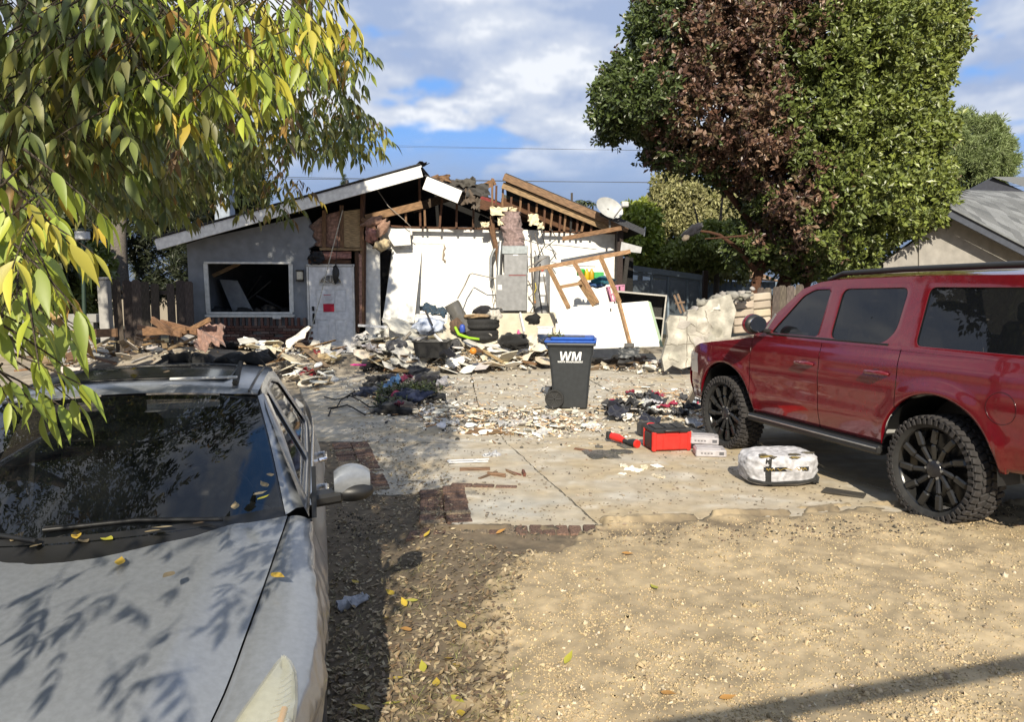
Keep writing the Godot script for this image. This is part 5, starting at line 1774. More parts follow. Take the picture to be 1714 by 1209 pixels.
# second tree beyond the frame's left edge, shading the grey wing of the house
func make_side_tree() -> void:
	var base := Vector3(-8.3, ground_h(-8.3, 9.6), -9.6)
	var A := thing("shade_tree", "broad leafy tree rooted left of the driveway, shading the grey wall", "tree", base)
	var xf := []; var cols := []
	var tries := 0
	while xf.size() < 3800 and tries < 30000:
		tries += 1
		var u := Vector3(rf(-1, 1), rf(-1, 1), rf(-1, 1))
		if u.length() > 1.0 or u.length() < .3: continue
		var p := Vector3(-6.6, 7.5, -9.6) + u * Vector3(3.5, 2.0, 3.2)
		var q := to_px(p)
		if q.y > -12.0 and q.x > -40.0: continue
		if sunny(p): continue
		if nz.get_noise_3dv(p * .7) < -.12: continue
		var s := rf(.30, .5)
		xf.append(Transform3D(Basis.from_euler(Vector3(rf(0, TAU), rf(0, TAU), rf(0, TAU))).scaled(Vector3.ONE * s), p - base)); cols.append(vary(Color(.10, .13, .03), .3))
	multi(sprig(6, .5, 3), xf, cols, "crown", M.leaf, A).set_meta("kind", "stuff")
	var b := B.new(); b.col = Color(.17, .13, .10)
	b.tube([Vector3(0, -.2, 0), Vector3(.1, 2, 0), Vector3(.4, 4.5, 0), Vector3(1.0, 7.5, 0)], [.34, .26, .2, .08], 12)
	part(b, "trunk", M.bark, A)
	for e in [Vector3(3.2, 7.2, .6), Vector3(-.8, 7.6, -1.2), Vector3(2.4, 8.2, -1.8), Vector3(1.6, 6.8, 2.0)]:
		b = B.new(); b.col = Color(.14, .11, .08)
		b.tube([Vector3(.3, 3.8, 0), Vector3(.3, 3.8, 0).lerp(e, .5) + Vector3(0, .3, 0), e], [.13, .08, .02], 8)
		part(b, "limb", M.bark, A)

# a crown filling an outline: the outline gives width and height at distance d, depth is inflated from it
func crown(pl: PackedVector2Array, d: float, deep: float, count: int, size: Vector2, tone: Callable, m: Material, parent: Node3D, mesh: Mesh, gap := -.2, nf := .9, holes := []) -> void:
	var xf := []; var cols := []
	var inv := parent.position
	var tries := 0
	while xf.size() < count and tries < count * 6:
		tries += 1
		var q := rpoly(pl)
		var q0 := q
		q += Vector2(nz.get_noise_2d(q.x * .045, q.y * .045), nz.get_noise_2d(q.y * .045 + 40.0, q.x * .045)) * (440.0 if d < 20.0 else 260.0) / d
		if rng.randf() < .05 and edge_dist(pl, q) < 30.0:   # twigs that stick out of the outline
			q += (q - Vector2(1300, 220)).normalized() * rf(4, 320.0 / d) if d < 20.0 else Vector2(rf(-8, 8), rf(-8, 8))
		var skip := false
		for h in holes:
			if ((q.x - h[0]) / h[2]) ** 2 + ((q.y - h[1]) / h[3]) ** 2 < rf(.5, 1.1): skip = true
		if skip: continue
		var e := edge_dist(pl, q0) * d / FOC
		var hd := minf(deep, sqrt(e * 2.4 * deep + .02))
		var r := rf(0, 1)
		var side := -1.0 if rng.randf() < .62 else 1.0
		var dd := d + side * hd * sqrt(r)
		var p := at(q.x, q.y, dd)
		var nn := nz.get_noise_3dv(p * nf)
		if nn < gap: continue
		if side < 0 and hd > .8:   # pockets between the clumps
			dd += smoothstep(.02, -.22, nz2.get_noise_3dv(p * 1.15)) * minf(1.7, hd * .65)
		# clumps stand out unevenly
		p = at(q.x, q.y, dd - nn * .3 * side) + Vector3(rf(-.08, .08), rf(-.08, .08), 0)
		var s := rf(size.x, size.y)
		xf.append(Transform3D(Basis.from_euler(Vector3(rf(0, TAU), rf(0, TAU), rf(0, TAU))).scaled(Vector3.ONE * s), p - inv))
		cols.append(tone.call(q, p))
	multi(mesh, xf, cols, "crown", m, parent).set_meta("kind", "stuff")
func limbs(parent: Node3D, L: Array, k: Color) -> void:
	for l in L:
		var b := B.new(); b.col = k
		var pts := []; var rr := []
		var n: int = l[0].size()
		for i in 9:
			var t := i / 8.0 * (n - 1); var j := mini(int(t), n - 2)
			pts.append((l[0][j] as Vector3).lerp(l[0][j + 1], t - j) - parent.position + Vector3(rf(-.03, .03), 0, rf(-.03, .03)))
			rr.append(lerpf(l[1], l[2], i / 8.0))
		b.tube(pts, rr, 9)
		part(b, "trunk" if l[1] > .1 else "limb", M.bark, parent)
func make_trees() -> void:
	var sp := sprig(7, .55, 5); var sp2 := sprig(8, .42, 9); var ned := sprig(12, .12, 11)
	# --- the big half-scorched tree
	var d := 19.0
	var R := thing("scorched_tree", "large dense evergreen tree, half scorched brown, behind the red SUV", "tree", Vector3(6.6, .1, -18.6))
	var out := pv([[1092, -90], [1078, 5], [1050, 40], [1058, 75], [1022, 105], [1004, 140], [992, 165], [998, 210], [1016, 238], [1046, 228], [1082, 238], [1078, 268], [1108, 282], [1150, 292], [1200, 300], [1238, 330], [1255, 372], [1215, 395], [1230, 440], [1262, 452], [1290, 440], [1330, 468], [1360, 462], [1400, 474], [1440, 462], [1452, 440], [1474, 452], [1482, 415], [1530, 400], [1585, 372], [1600, 330], [1588, 262], [1602, 222], [1578, 180], [1592, 130], [1602, 90], [1616, 50], [1606, -90]])
	var brown := pv([[1135, -90], [1108, 70], [1142, 112], [1118, 165], [1095, 215], [1100, 275], [1190, 290], [1262, 345], [1288, 400], [1300, 445], [1352, 438], [1372, 400], [1392, 335], [1366, 280], [1338, 240], [1300, 175], [1322, 105], [1322, 45], [1395, 20], [1405, -90]])
	var tone := func(q: Vector2, p: Vector3) -> Color:
		var w := q + Vector2(nz.get_noise_2d(q.x * .02, q.y * .02), nz.get_noise_2d(q.y * .02 + 5.0, q.x * .02)) * 80.0 + Vector2(rf(-1, 1), rf(-1, 1)) * (12.0 if rng.randf() < .7 else 60.0)
		if inside(brown, w) or (p.z < -d and rng.randf() < .15):
			return vary(pick([Color(.105, .055, .038), Color(.145, .082, .054), Color(.065, .034, .027), Color(.20, .13, .085), Color(.09, .07, .035)]), .25)
		var sunlit_mix := smoothstep(1150, 1560, q.x)  # sunlit look of the right side is painted into the green
		return vary(Color(.058, .083, .022).lerp(Color(.18, .215, .042), sunlit_mix * rf(.2, 1.0)), .25)
	crown(out, d, 3.0, 40000, Vector2(.17, .30), tone, M.waxleaf, R, sp, -.28, .8, [[1188, 182, 22, 15], [1168, 206, 20, 10], [1212, 200, 10, 16], [1245, 170, 8, 8], [1150, 235, 12, 7]])
	var g := func(px, py, dd) -> Vector3: return at(px, py, dd)
	limbs(R, [[[at(1252, 545, 18.1), at(1268, 470, 18.3), at(1290, 380, 18.7), at(1260, 240, 18.9), at(1220, 60, 18.9)], .15, .04], [[at(1290, 545, 18.5), at(1315, 470, 18.7), at(1360, 380, 18.9), at(1400, 200, 18.9), at(1430, 20, 18.9)], .20, .05], [[at(1330, 545, 18.9), at(1345, 470, 18.9), at(1440, 370, 19.1), at(1520, 220, 19.1)], .17, .04], [[at(1280, 400, 18.7), at(1200, 300, 18.5), at(1130, 230, 18.3), at(1060, 170, 18.3)], .09, .02], [[at(1262, 452, 18.2), at(1240, 420, 17.8), at(1200, 390, 17.5), at(1150, 385, 17.3)], .07, .02], [[at(1265, 300, 18.8), at(1200, 200, 18.7), at(1160, 130, 18.7)], .07, .015], [[at(1290, 380, 18.7), at(1250, 395, 17.5), at(1180, 400, 17.1)], .05, .012], [[at(1240, 330, 18.5), at(1180, 260, 18.1), at(1170, 190, 18.2), at(1210, 160, 18.3)], .035, .01]], Color(.15, .065, .035))
	# --- olive trees and shrubs beyond the blue patio
	var W := func(px: float, d2: float) -> Vector3: return Vector3((px - 857.0) / FOC * d2, -.3, -d2)
	for t in [[[[1095, 300], [1120, 285], [1160, 300], [1190, 320], [1235, 330], [1262, 380], [1250, 470], [1100, 470], [1070, 400], [1080, 350]], 33.0, 6500, Color(.27, .26, .115), .05, "loose olive-grey tree rising behind the blue screened patio", 1180, "olive_tree", sp2],
			[[[1045, 345], [1075, 335], [1100, 360], [1105, 440], [1062, 445], [1040, 390]], 30.0, 2600, Color(.27, .32, .06), .05, "bright green leafy shrub beside the satellite dish", 1072, "leafy_shrub", sp],
			[[[1105, 430], [1150, 390], [1200, 375], [1260, 385], [1262, 444], [1130, 446]], 29.0, 3000, Color(.22, .25, .07), .05, "green bushes between the patio roof and the scorched tree", 1200, "green_bush", sp],
			[[[1588, 200], [1610, 184], [1640, 205], [1664, 194], [1692, 230], [1702, 270], [1690, 300], [1640, 320], [1580, 330], [1560, 250]], 31.0, 5200, Color(.20, .25, .10), .04, "feathery pale green conifer behind the neighbour's shingle roof", 1640, "feathery_conifer", ned]]:
		var X := thing(t[7], t[5], "tree" if "tree" in t[5] or "conifer" in t[5] else "shrub", W.call(t[6], t[1]))
		var kc: Color = t[3]
		crown(pv(t[0]), t[1], 1.8, t[2], Vector2(.26, .46), func(_q, _p): return vary(kc, .35), M.leaf, X, t[8], -.2, .7)
		limbs(X, [[[X.position, at(t[6], 400, t[1]), at(t[6] + 10, 330 if t[6] < 1500 else 230, t[1])], .14, .03], [[at(t[6], 430, t[1]), at(t[6] - 30, 380, t[1]), at(t[6] - 40, 340 if t[6] < 1500 else 260, t[1])], .07, .02]], Color(.14, .11, .08))
	# --- dark trees left of and behind the house
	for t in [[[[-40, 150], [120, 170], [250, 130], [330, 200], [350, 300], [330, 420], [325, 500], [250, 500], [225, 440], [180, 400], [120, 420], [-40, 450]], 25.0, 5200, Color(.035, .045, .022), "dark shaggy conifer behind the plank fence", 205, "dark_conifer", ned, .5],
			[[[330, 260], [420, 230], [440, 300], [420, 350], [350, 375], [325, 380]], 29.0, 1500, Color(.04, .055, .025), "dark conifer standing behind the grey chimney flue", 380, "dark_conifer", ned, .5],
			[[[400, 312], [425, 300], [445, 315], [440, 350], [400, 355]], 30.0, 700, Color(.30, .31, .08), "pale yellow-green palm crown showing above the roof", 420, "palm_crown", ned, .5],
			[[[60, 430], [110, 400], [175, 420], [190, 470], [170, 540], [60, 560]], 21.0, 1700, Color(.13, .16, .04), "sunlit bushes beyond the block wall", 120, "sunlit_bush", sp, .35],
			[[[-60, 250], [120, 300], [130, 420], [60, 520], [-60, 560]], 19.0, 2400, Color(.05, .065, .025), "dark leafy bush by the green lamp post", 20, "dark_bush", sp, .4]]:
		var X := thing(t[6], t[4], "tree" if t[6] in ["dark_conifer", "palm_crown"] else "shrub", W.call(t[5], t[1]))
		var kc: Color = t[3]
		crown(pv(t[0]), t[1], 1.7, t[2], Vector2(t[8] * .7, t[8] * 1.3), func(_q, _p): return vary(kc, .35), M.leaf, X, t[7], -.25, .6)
		if t[6] == "dark_conifer" and t[5] == 205:
			limbs(X, [[[at(201, 500, 23.0), at(200, 400, 23.2), at(206, 300, 24.0), at(210, 180, 25.0)], .30, .12], [[at(186, 440, 23.2), at(160, 430, 23.0), at(130, 425, 22.6)], .09, .05]], Color(.27, .235, .20))
		else:
			limbs(X, [[[X.position, at(t[5], (t[0][0][1] + 250) * .5, t[1]), at(t[5], t[0][1][1] + 15, t[1])], .11, .03]], Color(.12, .10, .08))
	# far palms on the skyline
	for k in 6:
		var px: float = [968, 980, 992, 1008, 1018, 1060][k]
		var X := thing("far_palm", "tiny palm on the skyline beyond the roof", "tree", at(px, 420, 160.0), Basis.IDENTITY, "palms on the skyline")
		var b := B.new(); b.col = Color(.10, .09, .07)
		b.tube([Vector3(0, -4, 0), at(px, 336 + (k % 3) * 2, 160.0) - X.position], [.3, .2], 6)
		part(b, "trunk", M.bark, X)
		var xf := []; var cc := []
		for i in 26:
			xf.append(Transform3D(Basis.from_euler(Vector3(rf(-.6, .6), rf(0, TAU), rf(-.8, .5))).scaled(Vector3.ONE * rf(1.2, 2.0)), at(px, 336 + (k % 3) * 2, 160.0) - X.position)); cc.append(vary(Color(.08, .10, .05), .3))
		multi(leaflet(.2, .5), xf, cc, "crown", M.leaf, X).set_meta("kind", "stuff")
	# cypress spire left of the ridge
	var cy := thing("cypress", "slim cypress spire rising above the left roof slope", "tree", at(576, 330, 60.0))
	crown(pv([[573, 318], [576, 292], [580, 318]]), 60.0, .3, 160, Vector2(.25, .4), func(_q, _p): return vary(Color(.05, .07, .03), .3), M.leaf, cy, ned, -1.0)
# ---------------------------------------------------------------- single things
func text_mesh(s: String, size: float, depth: float) -> TextMesh:
	var f := SystemFont.new(); f.font_names = PackedStringArray(["Droid Sans"]); f.font_weight = 800
	var t := TextMesh.new(); t.font = f; t.text = s; t.font_size = 64; t.pixel_size = size / 64.0; t.depth = depth
	return t
func make_bin() -> void:
	var q := gp(957, 687)
	var N := thing("wheeled_bin", "black wheeled rubbish bin with a blue lid and white logo", "bin", q + Vector3(0, .012, -.22), yaw(-7))
	var b := B.new(); b.col = Color(.035, .037, .04)
	var rows := []
	for st in [[.0, .50, .44, .05], [.02, .52, .46, .05], [.42, .575, .52, .05], [.62, .61, .55, .05], [.80, .65, .58, .05], [.83, .675, .60, .05], [.955, .70, .62, .05], [.96, .76, .68, .04], [1.0, .765, .685, .04], [1.0, .70, .62, .04]]:
		var pl := rounded([Vector2(-st[1] * .5, -st[2] * .5), Vector2(st[1] * .5, -st[2] * .5), Vector2(st[1] * .5, st[2] * .5), Vector2(-st[1] * .5, st[2] * .5)], st[3], 4)
		var row := []
		for z in pl: row.append(Vector3(z.x, st[0], z.y))
		row.append(row[0]); rows.append(row)
	b.grid(rows, true)
	part(b, "tub", M.plastic, N)
	b = B.new(); b.col = Color(.025, .10, .42)
	b.prism(rounded([Vector2(-.395, -.345), Vector2(.39, -.345), Vector2(.39, .345), Vector2(-.395, .345)], .05, 4), .035, Transform3D(Basis(Vector3.RIGHT, PI / 2) , Vector3(0, 1.022, 0)), .008)
	b.prism(rounded([Vector2(-.33, -.29), Vector2(.34, -.29), Vector2(.34, .29), Vector2(-.33, .29)], .07, 4), .045, Transform3D(Basis(Vector3.RIGHT, PI / 2), Vector3(.02, 1.062, 0)), .02)
	var lid := part(b, "lid", M.plastic, N)
	b = B.new(); b.col = Color(.05, .055, .06)
	b.cbox(Vector3(.06, 1.087, .10), Vector3(.30, .006, .22), .002)
	part(b, "lid_sticker", M.plastic, lid)
	b = B.new(); b.col = Color(.02, .02, .022)
	b.tube([Vector3(-.36, .985, -.26), Vector3(-.44, 1.0, -.26), Vector3(-.44, 1.0, .26), Vector3(-.36, .985, .26)], .018, 8)
	for z in [-.2, 0, .2]: b.tube([Vector3(-.36, .96, z), Vector3(-.44, 1.0, z)], .014, 6)
	part(b, "handle", M.plastic, N)
	for z in [-.26, .27]:
		b = B.new(); b.col = Color(.03, .03, .031)
		b.lathe([Vector2(.02, -.03), Vector2(.135, -.03), Vector2(.145, -.02), Vector2(.145, .02), Vector2(.135, .03), Vector2(.115, .026), Vector2(.11, .012), Vector2(.03, .018), Vector2(.001, .022)], 28, Transform3D(Basis(Vector3.RIGHT, PI / 2), Vector3(-.235, .145, z)))
		var wh := part(b, "wheel", M.rubber, N)
		b = B.new(); b.col = Color(.05, .05, .05)
		for i in 6:
			var a := TAU * i / 6
			b.beam(Vector3(-.235, .145, z + .02), Vector3(-.235 + cos(a) * .11, .145 + sin(a) * .11, z + .018), .012, .012)
		part(b, "wheel_ribs", M.plastic, wh)
	b = B.new(); b.col = Color(.03, .03, .03); b.tube([Vector3(-.235, .145, -.3), Vector3(-.235, .145, .3)], .012, 8)
	part(b, "axle", M.metal, N)
	# logo on the broad face
	var tilt := Basis(Vector3.RIGHT, .085)
	var wm := flat(Color(.75, .75, .75), .6)
	var o := part(text_mesh("W", .19, .004), "logo_letter", wm, N, Transform3D(tilt * Basis(Vector3(1, 0, 0), Vector3(.12, 1, 0), Vector3(0, 0, 1)), Vector3(-.075, .80, .298)))
	part(text_mesh("M", .185, .003), "logo_letter", wm, N, Transform3D(tilt * Basis(Vector3(1, 0, 0), Vector3(.12, 1, 0), Vector3(0, 0, 1)), Vector3(.092, .80, .297)))
	part(text_mesh("WASTE MANAGEMENT", .036, .003), "logo_text", wm, N, Transform3D(tilt, Vector3(.0, .715, .288)))
	# weeds on the lid
	var c := solo(_weeds(.13, .10, 24, Color(.12, .17, .03), 3), "weed_clump", M.leaf, "uprooted green weed lying on the blue bin lid", "plant", "", N.transform * Transform3D(Basis.IDENTITY, Vector3(-.22, 1.08, .12)))
	var s := B.new(); s.col = Color(.08, .055, .035); s.lump(Vector3.ZERO, Vector3(.13, .03, .08), 5, .4, 7)
	part(s, "root_soil", M.matte, c)
func _weeds(r: float, h: float, n: int, k: Color, sd: int) -> B:
	var g := RandomNumberGenerator.new(); g.seed = sd
	var b := B.new()
	for i in n:
		var a := g.randf() * TAU; var p := Vector3(cos(a), 0, sin(a)) * r * sqrt(g.randf())
		var dir := Vector3(g.randf_range(-.7, .7), 1, g.randf_range(-.7, .7)).normalized()
		var L := h * g.randf_range(.5, 1.2)
		for j in 4:
			var o := p + dir * L * j / 4.0
			var sd2 := Vector3(g.randf_range(-1, 1), g.randf_range(-.1, .6), g.randf_range(-1, 1)).normalized() * h * .35
			var w := sd2.cross(dir).normalized() * h * .09
			var s := g.randf_range(.6, 1.3); b.col = Color(k.r * s, k.g * s, k.b * s)
			b.tri(o, o + sd2 * .5 + w, o + sd2); b.tri(o, o + sd2, o + sd2 * .5 - w)
	return b
func make_tools() -> void:
	# red tool box
	var q := gp(1120, 758)
	var N := thing("tool_box", "red and black plastic tool box standing beside the front wheel", "tool box", q + Vector3(0, .012, -.15), yaw(9))
	var b := B.new(); b.col = Color(.62, .03, .02)
	b.cbox(Vector3(0, .115, 0), Vector3(.44, .20, .32), .02)
	for x in [-.10, .10]: b.cbox(Vector3(x, .11, .161), Vector3(.012, .16, .010), .003)
	for x in [-.205, .205]:
		for z in [-.145, .145]: b.cbox(Vector3(x, .12, z), Vector3(.05, .225, .05), .012)
	b.cbox(Vector3(0, .205, .155), Vector3(.16, .05, .02), .006)
	part(b, "tub", M.plastic, N)
	b = B.new(); b.col = Color(.022, .022, .023)
	b.cbox(Vector3(0, .235, 0), Vector3(.45, .05, .33), .014)
	for x in [-.13, .0, .13]: b.cbox(Vector3(x, .265, -.01), Vector3(.11, .018, .24), .006)
	b.cbox(Vector3(-.226, .12, 0), Vector3(.012, .17, .20), .004)
	part(b, "lid", M.plastic, N)
	b = B.new(); b.col = Color(.55, .55, .55)
	for x in [-.222, .222]: b.cbox(Vector3(x, .11, .155), Vector3(.012, .16, .012), .003)
	part(b, "corner_strip", M.metal, N)
	b = B.new(); b.col = Color(.02, .02, .02)
	b.tube([Vector3(-.09, .245, .165), Vector3(-.08, .25, .20), Vector3(.08, .25, .20), Vector3(.09, .245, .165)], .013, 8)
	part(b, "carry_handle", M.plastic, N)
	# low organiser behind it
	var r := gp(1078, 733)
	N = thing("tool_pouch", "black tool pouch with red caps behind the red tool box", "tool bag", r + Vector3(.03, .012, -.06), yaw(20))
	b = B.new(); b.col = Color(.02, .02, .022); b.cbox(Vector3(0, .09, 0), Vector3(.20, .18, .16), .03)
	part(b, "pouch", M.cloth, N)
	for k in 3:
		b = B.new(); b.col = Color(.55, .02, .03); b.lump(Vector3(.0 + .01 * k, .06 + k * .05, .082), Vector3(.06, .022, .02), k, .1, 7)
		part(b, "red_cap", M.plastic, N)
	# cordless saw lying on the slab
	var a := gp(1024, 742); var e := gp(1066, 752)
	N = thing("cordless_saw", "red and black cordless power tool lying on the slab beside the tool box", "power tool", a + Vector3(0, .012, 0), Basis.IDENTITY)
	var dv := e - a; dv.y = 0
	b = B.new(); b.col = Color(.62, .03, .02)
	b.tube([Vector3(0, .075, 0), dv * .25 + Vector3(0, .07, 0), dv * .48 + Vector3(0, .055, 0)], [.045, .05, .032], 12)
	part(b, "motor_body", M.plastic, N)
	b = B.new(); b.col = Color(.02, .02, .02)
	b.tube([dv * .46 + Vector3(0, .055, 0), dv * .62 + Vector3(0, .05, 0), dv * .70 + Vector3(0, .05, 0)], [.026, .024, .03], 10)
	b.cbox(Vector3(-.03, .075, -.03), Vector3(.07, .09, .09), .012)
	part(b, "grip", M.rubber, N)
	b = B.new(); b.col = Color(.02, .02, .02)
	b.tube([dv * .70 + Vector3(0, .052, 0), dv * .84 + Vector3(0, .055, 0), dv * .98 + Vector3(0, .055, 0)], [.04, .052, .05], 14)
	part(b, "battery", M.plastic, N)
	b = B.new(); b.col = Color(.62, .03, .02); b.tube([dv * .975 + Vector3(0, .055, 0), dv * 1.03 + Vector3(0, .055, 0)], [.052, .046], 14)
	part(b, "end_cap", M.plastic, N)
	# grey cases
	for k in 2:
		var c := gp(1192, 768) if k == 0 else gp(1184, 760)
		N = thing("grey_case", "small grey plastic case with a printed front, lower of two" if k == 0 else "small grey plastic case with a dark socket, upper of two by the wheel", "case", c + Vector3(0, .012 if k == 0 else .095, -.12 - .03 * k), yaw(-6 - 8 * k))
		b = B.new(); b.col = Color(.42, .40, .42)
		b.cbox(Vector3(0, .042, 0), Vector3(.33 - .02 * k, .082, .24), .012); b.cbox(Vector3(-.02, .086, -.02), Vector3(.26, .012, .17), .004)
		part(b, "case", M.plastic, N)
		b = B.new(); b.col = Color(.10, .10, .11)
		b.cbox(Vector3(.11, .045, .121), Vector3(.05, .035, .004), .001)
		for i in 4: b.cbox(Vector3(-.10 + .035 * i, .045, .121), Vector3(.02, .012, .003), .001)
		part(b, "socket", M.plastic, N)
	# white carrier bag
	var g := gp(1312, 818)
	N = thing("storage_bag", "bulging grey-white zip bag with black straps and gold print on the slab", "bag", g + Vector3(0, .012, -.20), yaw(4))
	var f := FastNoiseLite.new(); f.seed = 8; f.frequency = 1.6; f.fractal_octaves = 3
	var rows := []
	var bagp := func(u: float, w: float) -> Vector3:
		# u round, w from bottom to top
		var aa := TAU * u
		var ex := pow(absf(cos(aa)), .55) * signf(cos(aa)); var ez := pow(absf(sin(aa)), .55) * signf(sin(aa))
		var r0 := 1.0 + .12 * sin(w * PI)
		if w > .72: r0 *= sqrt(maxf(0.0, 1.0 - pow((w - .72) / .28, 2.0)))
		if w < .08: r0 *= .75 + .25 * w / .08
		var p := Vector3(ex * .31 * r0, .29 * minf(w / .9, 1.0) + .03 * sin(w * 3.0), ez * .20 * r0)
		var nn := f.get_noise_3dv(p * 4.0) * .03 + f.get_noise_3dv(p * 11.0) * .012
		return p + Vector3(ex, .4, ez).normalized() * nn
	for j in 29:
		var row := []
		for i in 57: row.append(bagp.call((i % 56) / 56.0, j / 28.0))
		rows.append(row)
	b = B.new(); b.col = Color(.62, .62, .66); b.grid(rows, true)
	part(b, "bag_body", M.cloth, N)
	for u in [.20, .30]:
		b = B.new(); b.col = Color(.03, .03, .03)
		var pr := []
		for j in 20:
			var w := j / 22.0
			pr.append([bagp.call(u - .014, w) + Vector3(0, 0, .004), bagp.call(u + .014, w) + Vector3(0, 0, .004)])
		# only the end straps are visible dark bands
		if u == .30: b.grid(pr); part(b, "strap", M.cloth, N)
	b = B.new(); b.col = Color(.03, .03, .03)
	var lower := []
	for i in 20: lower.append(bagp.call(lerpf(.10, .46, i / 19.0), .10 + .06 * absf(i / 9.5 - 1.0)) + Vector3(0, 0, .006))
	b.tube(lower, .016, 6)
	part(b, "strap", M.cloth, N)
	b = B.new(); b.col = Color(.02, .02, .02)
	var pr2 := []
	for i in 12: pr2.append([bagp.call(lerpf(.325, .19, i / 11.0), .40) + Vector3(0, 0, .006), bagp.call(lerpf(.325, .19, i / 11.0), .52) + Vector3(0, 0, .006)])
	b.grid(pr2)
	part(b, "print_panel", M.cloth, N)
	b = B.new(); b.col = Color(.45, .30, .05)
	var sc := []
	for i in 40: sc.append(bagp.call(lerpf(.31, .205, i / 39.0), .46 + .03 * sin(i * 1.25)) + Vector3(0, 0, .009))
	b.tube(sc, .0035, 4)
	part(b, "gold_lettering", M.cloth, N)
	for k in 7:
		b = B.new(); b.col = Color(.36, .26, .06) if k % 2 else Color(.12, .10, .06)
		b.lump(bagp.call(rf(.1, .4), rf(.80, .9)) + Vector3(0, .004, 0), Vector3(rf(.03, .07), .006, rf(.02, .04)), k, .5, 6)
		part(b, "gold_print", M.cloth, N)
	b = B.new(); b.col = Color(.03, .03, .03)
	b.lump(Vector3(.30, .06, .12), Vector3(.05, .05, .06), 7, .4, 7)
	part(b, "side_buckle", M.cloth, N)

func make_garage_things() -> void:
	var D := HD
	# furnace
	var f0 := at(856, 520, D - .1)
	var N := thing("furnace", "tall grey steel furnace cabinet under a pink-wrapped duct against the white wall", "furnace", Vector3(f0.x, f0.y, -D - .05))
	var S := 1.0 / 70.0
	var b := B.new(); b.col = Color(.24, .245, .25)
	b.cbox(Vector3(0, .42, 0), Vector3(.72, .84, .55), .008)
	part(b, "lower_cabinet", M.sheetmetal, N)
	b = B.new(); b.col = Color(.26, .265, .27)
	b.cbox(Vector3(.10, 1.08, 0), Vector3(.54, .48, .52), .008)
	part(b, "upper_cabinet", M.sheetmetal, N)
	b = B.new(); b.col = Color(.42, .46, .47)
	b.cbox(Vector3(.08, 1.42, 0), Vector3(.60, .19, .54), .008)
	part(b, "plenum", M.metal, N)
	b = B.new(); b.col = Color(.36, .26, .25)
	var rows := []
	for j in 15:
		var row := []
		for k in 25:
			var a := TAU * (k % 24) / 24
			var r := .24 + .015 * sin(j * 1.9) + .09 * nz.get_noise_2d(cos(a) * 2.0 + j * .5, sin(a) * 2.0)
			row.append(Vector3(.06 + .02 * sin(j * .5) - j * .006 + cos(a) * r, 1.50 + j * .058, sin(a) * r * .9))
		rows.append(row)
	b.grid(rows)
	part(b, "duct_wrap", M.cloth, N)
	b = B.new(); b.col = Color(.7, .7, .68)
	b.cbox(Vector3(-.27, .55, .278), Vector3(.10, .12, .004), .001); b.cbox(Vector3(.1, 1.30, .263), Vector3(.12, .03, .004), .001)
	part(b, "label_plate", M.paint, N)
	b = B.new(); b.col = Color(.25, .06, .06); b.cbox(Vector3(.14, .83, .278), Vector3(.40, .02, .004), .001)
	part(b, "warning_strip", M.paint, N)
	# water heater
	var w0 := at(907, 527, D - .1)
	N = thing("water_heater", "grey cylindrical water heater with white labels beside the furnace", "water heater", Vector3(w0.x, w0.y, -D - .02))
	b = B.new(); b.col = Color(.23, .235, .24)
	b.lathe([Vector2(.001, 1.40), Vector2(.17, 1.39), Vector2(.195, 1.36), Vector2(.195, .02), Vector2(.18, 0)], 28, Transform3D.IDENTITY)
	part(b, "tank", M.sheetmetal, N)
	b = B.new(); b.col = Color(.72, .72, .7)
	for lb in [[.62, .30, .16], [.95, .10, .14], [.36, .14, .10], [1.12, .06, .05]]:
		var r := []
		for i in 6:
			var a: float = PI / 2 + lerpf(-lb[2], lb[2], i / 5.0) * 3.0
			r.append([Vector3(cos(a) * .1965, lb[0] - lb[1] * .5, sin(a) * .1965), Vector3(cos(a) * .1965, lb[0] + lb[1] * .5, sin(a) * .1965)])
		b.grid(r)
	part(b, "label_sticker", M.paint, N)
	b = B.new(); b.col = Color(.5, .06, .05); b.lump(Vector3(.0, 1.06, .2), Vector3(.04, .04, .006), 3, 0, 6)
	b.col = Color(.6, .22, .02); b.cbox(Vector3(-.18, .30, .13), Vector3(.05, .07, .05), .01)
	part(b, "valve", M.plastic, N)
	b = B.new(); b.col = Color(.55, .45, .08); b.tube([Vector3(-.17, .35, .14), Vector3(-.19, .5, .15), Vector3(-.14, .62, .17), Vector3(-.16, .75, .15)], .014, 6)
	part(b, "gas_hose", M.plastic, N)
	b = B.new(); b.col = Color(.03, .03, .03); b.tube([Vector3(-.05, 1.2, .21), Vector3(-.08, .6, .22), Vector3(.02, -.1, .26)], .018, 6)
	part(b, "burnt_pipe", M.plastic, N)
	# stacked tyres
	var t0 := gp(804, 572)
	for k in 2:
		N = thing("spare_tyre", "worn black tyre lying flat, bottom of the pair" if k == 0 else "worn black tyre lying flat on top of another, carrying scrap", "tyre", Vector3(at(804, 560, 15.9).x + .02 * k, at(804, 569, 15.9).y + .235 * k, -15.9), yaw(20 * k))
		b = B.new(); b.col = Color(.02, .02, .02)
		var h := .115
		b.lathe([Vector2(.23, .02), Vector2(.25, .0), Vector2(.34, .0), Vector2(.375, .02), Vector2(.385, .05), Vector2(.385, .18), Vector2(.375, .21), Vector2(.34, .228), Vector2(.25, .228), Vector2(.23, .21), Vector2(.24, .115), Vector2(.23, .02)], 56, Transform3D.IDENTITY)
		part(b, "carcass", M.rubber, N)
		b = B.new(); b.col = Color(.028, .028, .028)
		for i in 60:
			var a := TAU * i / 60
			for z in [.07, .16]: b.cbox(Vector3(cos(a) * .386, z, sin(a) * .386), Vector3(.016, .05, .03), .003, Basis(Vector3.UP, -a) * Basis(Vector3.RIGHT, .4))
		part(b, "tread", M.rubber, N)
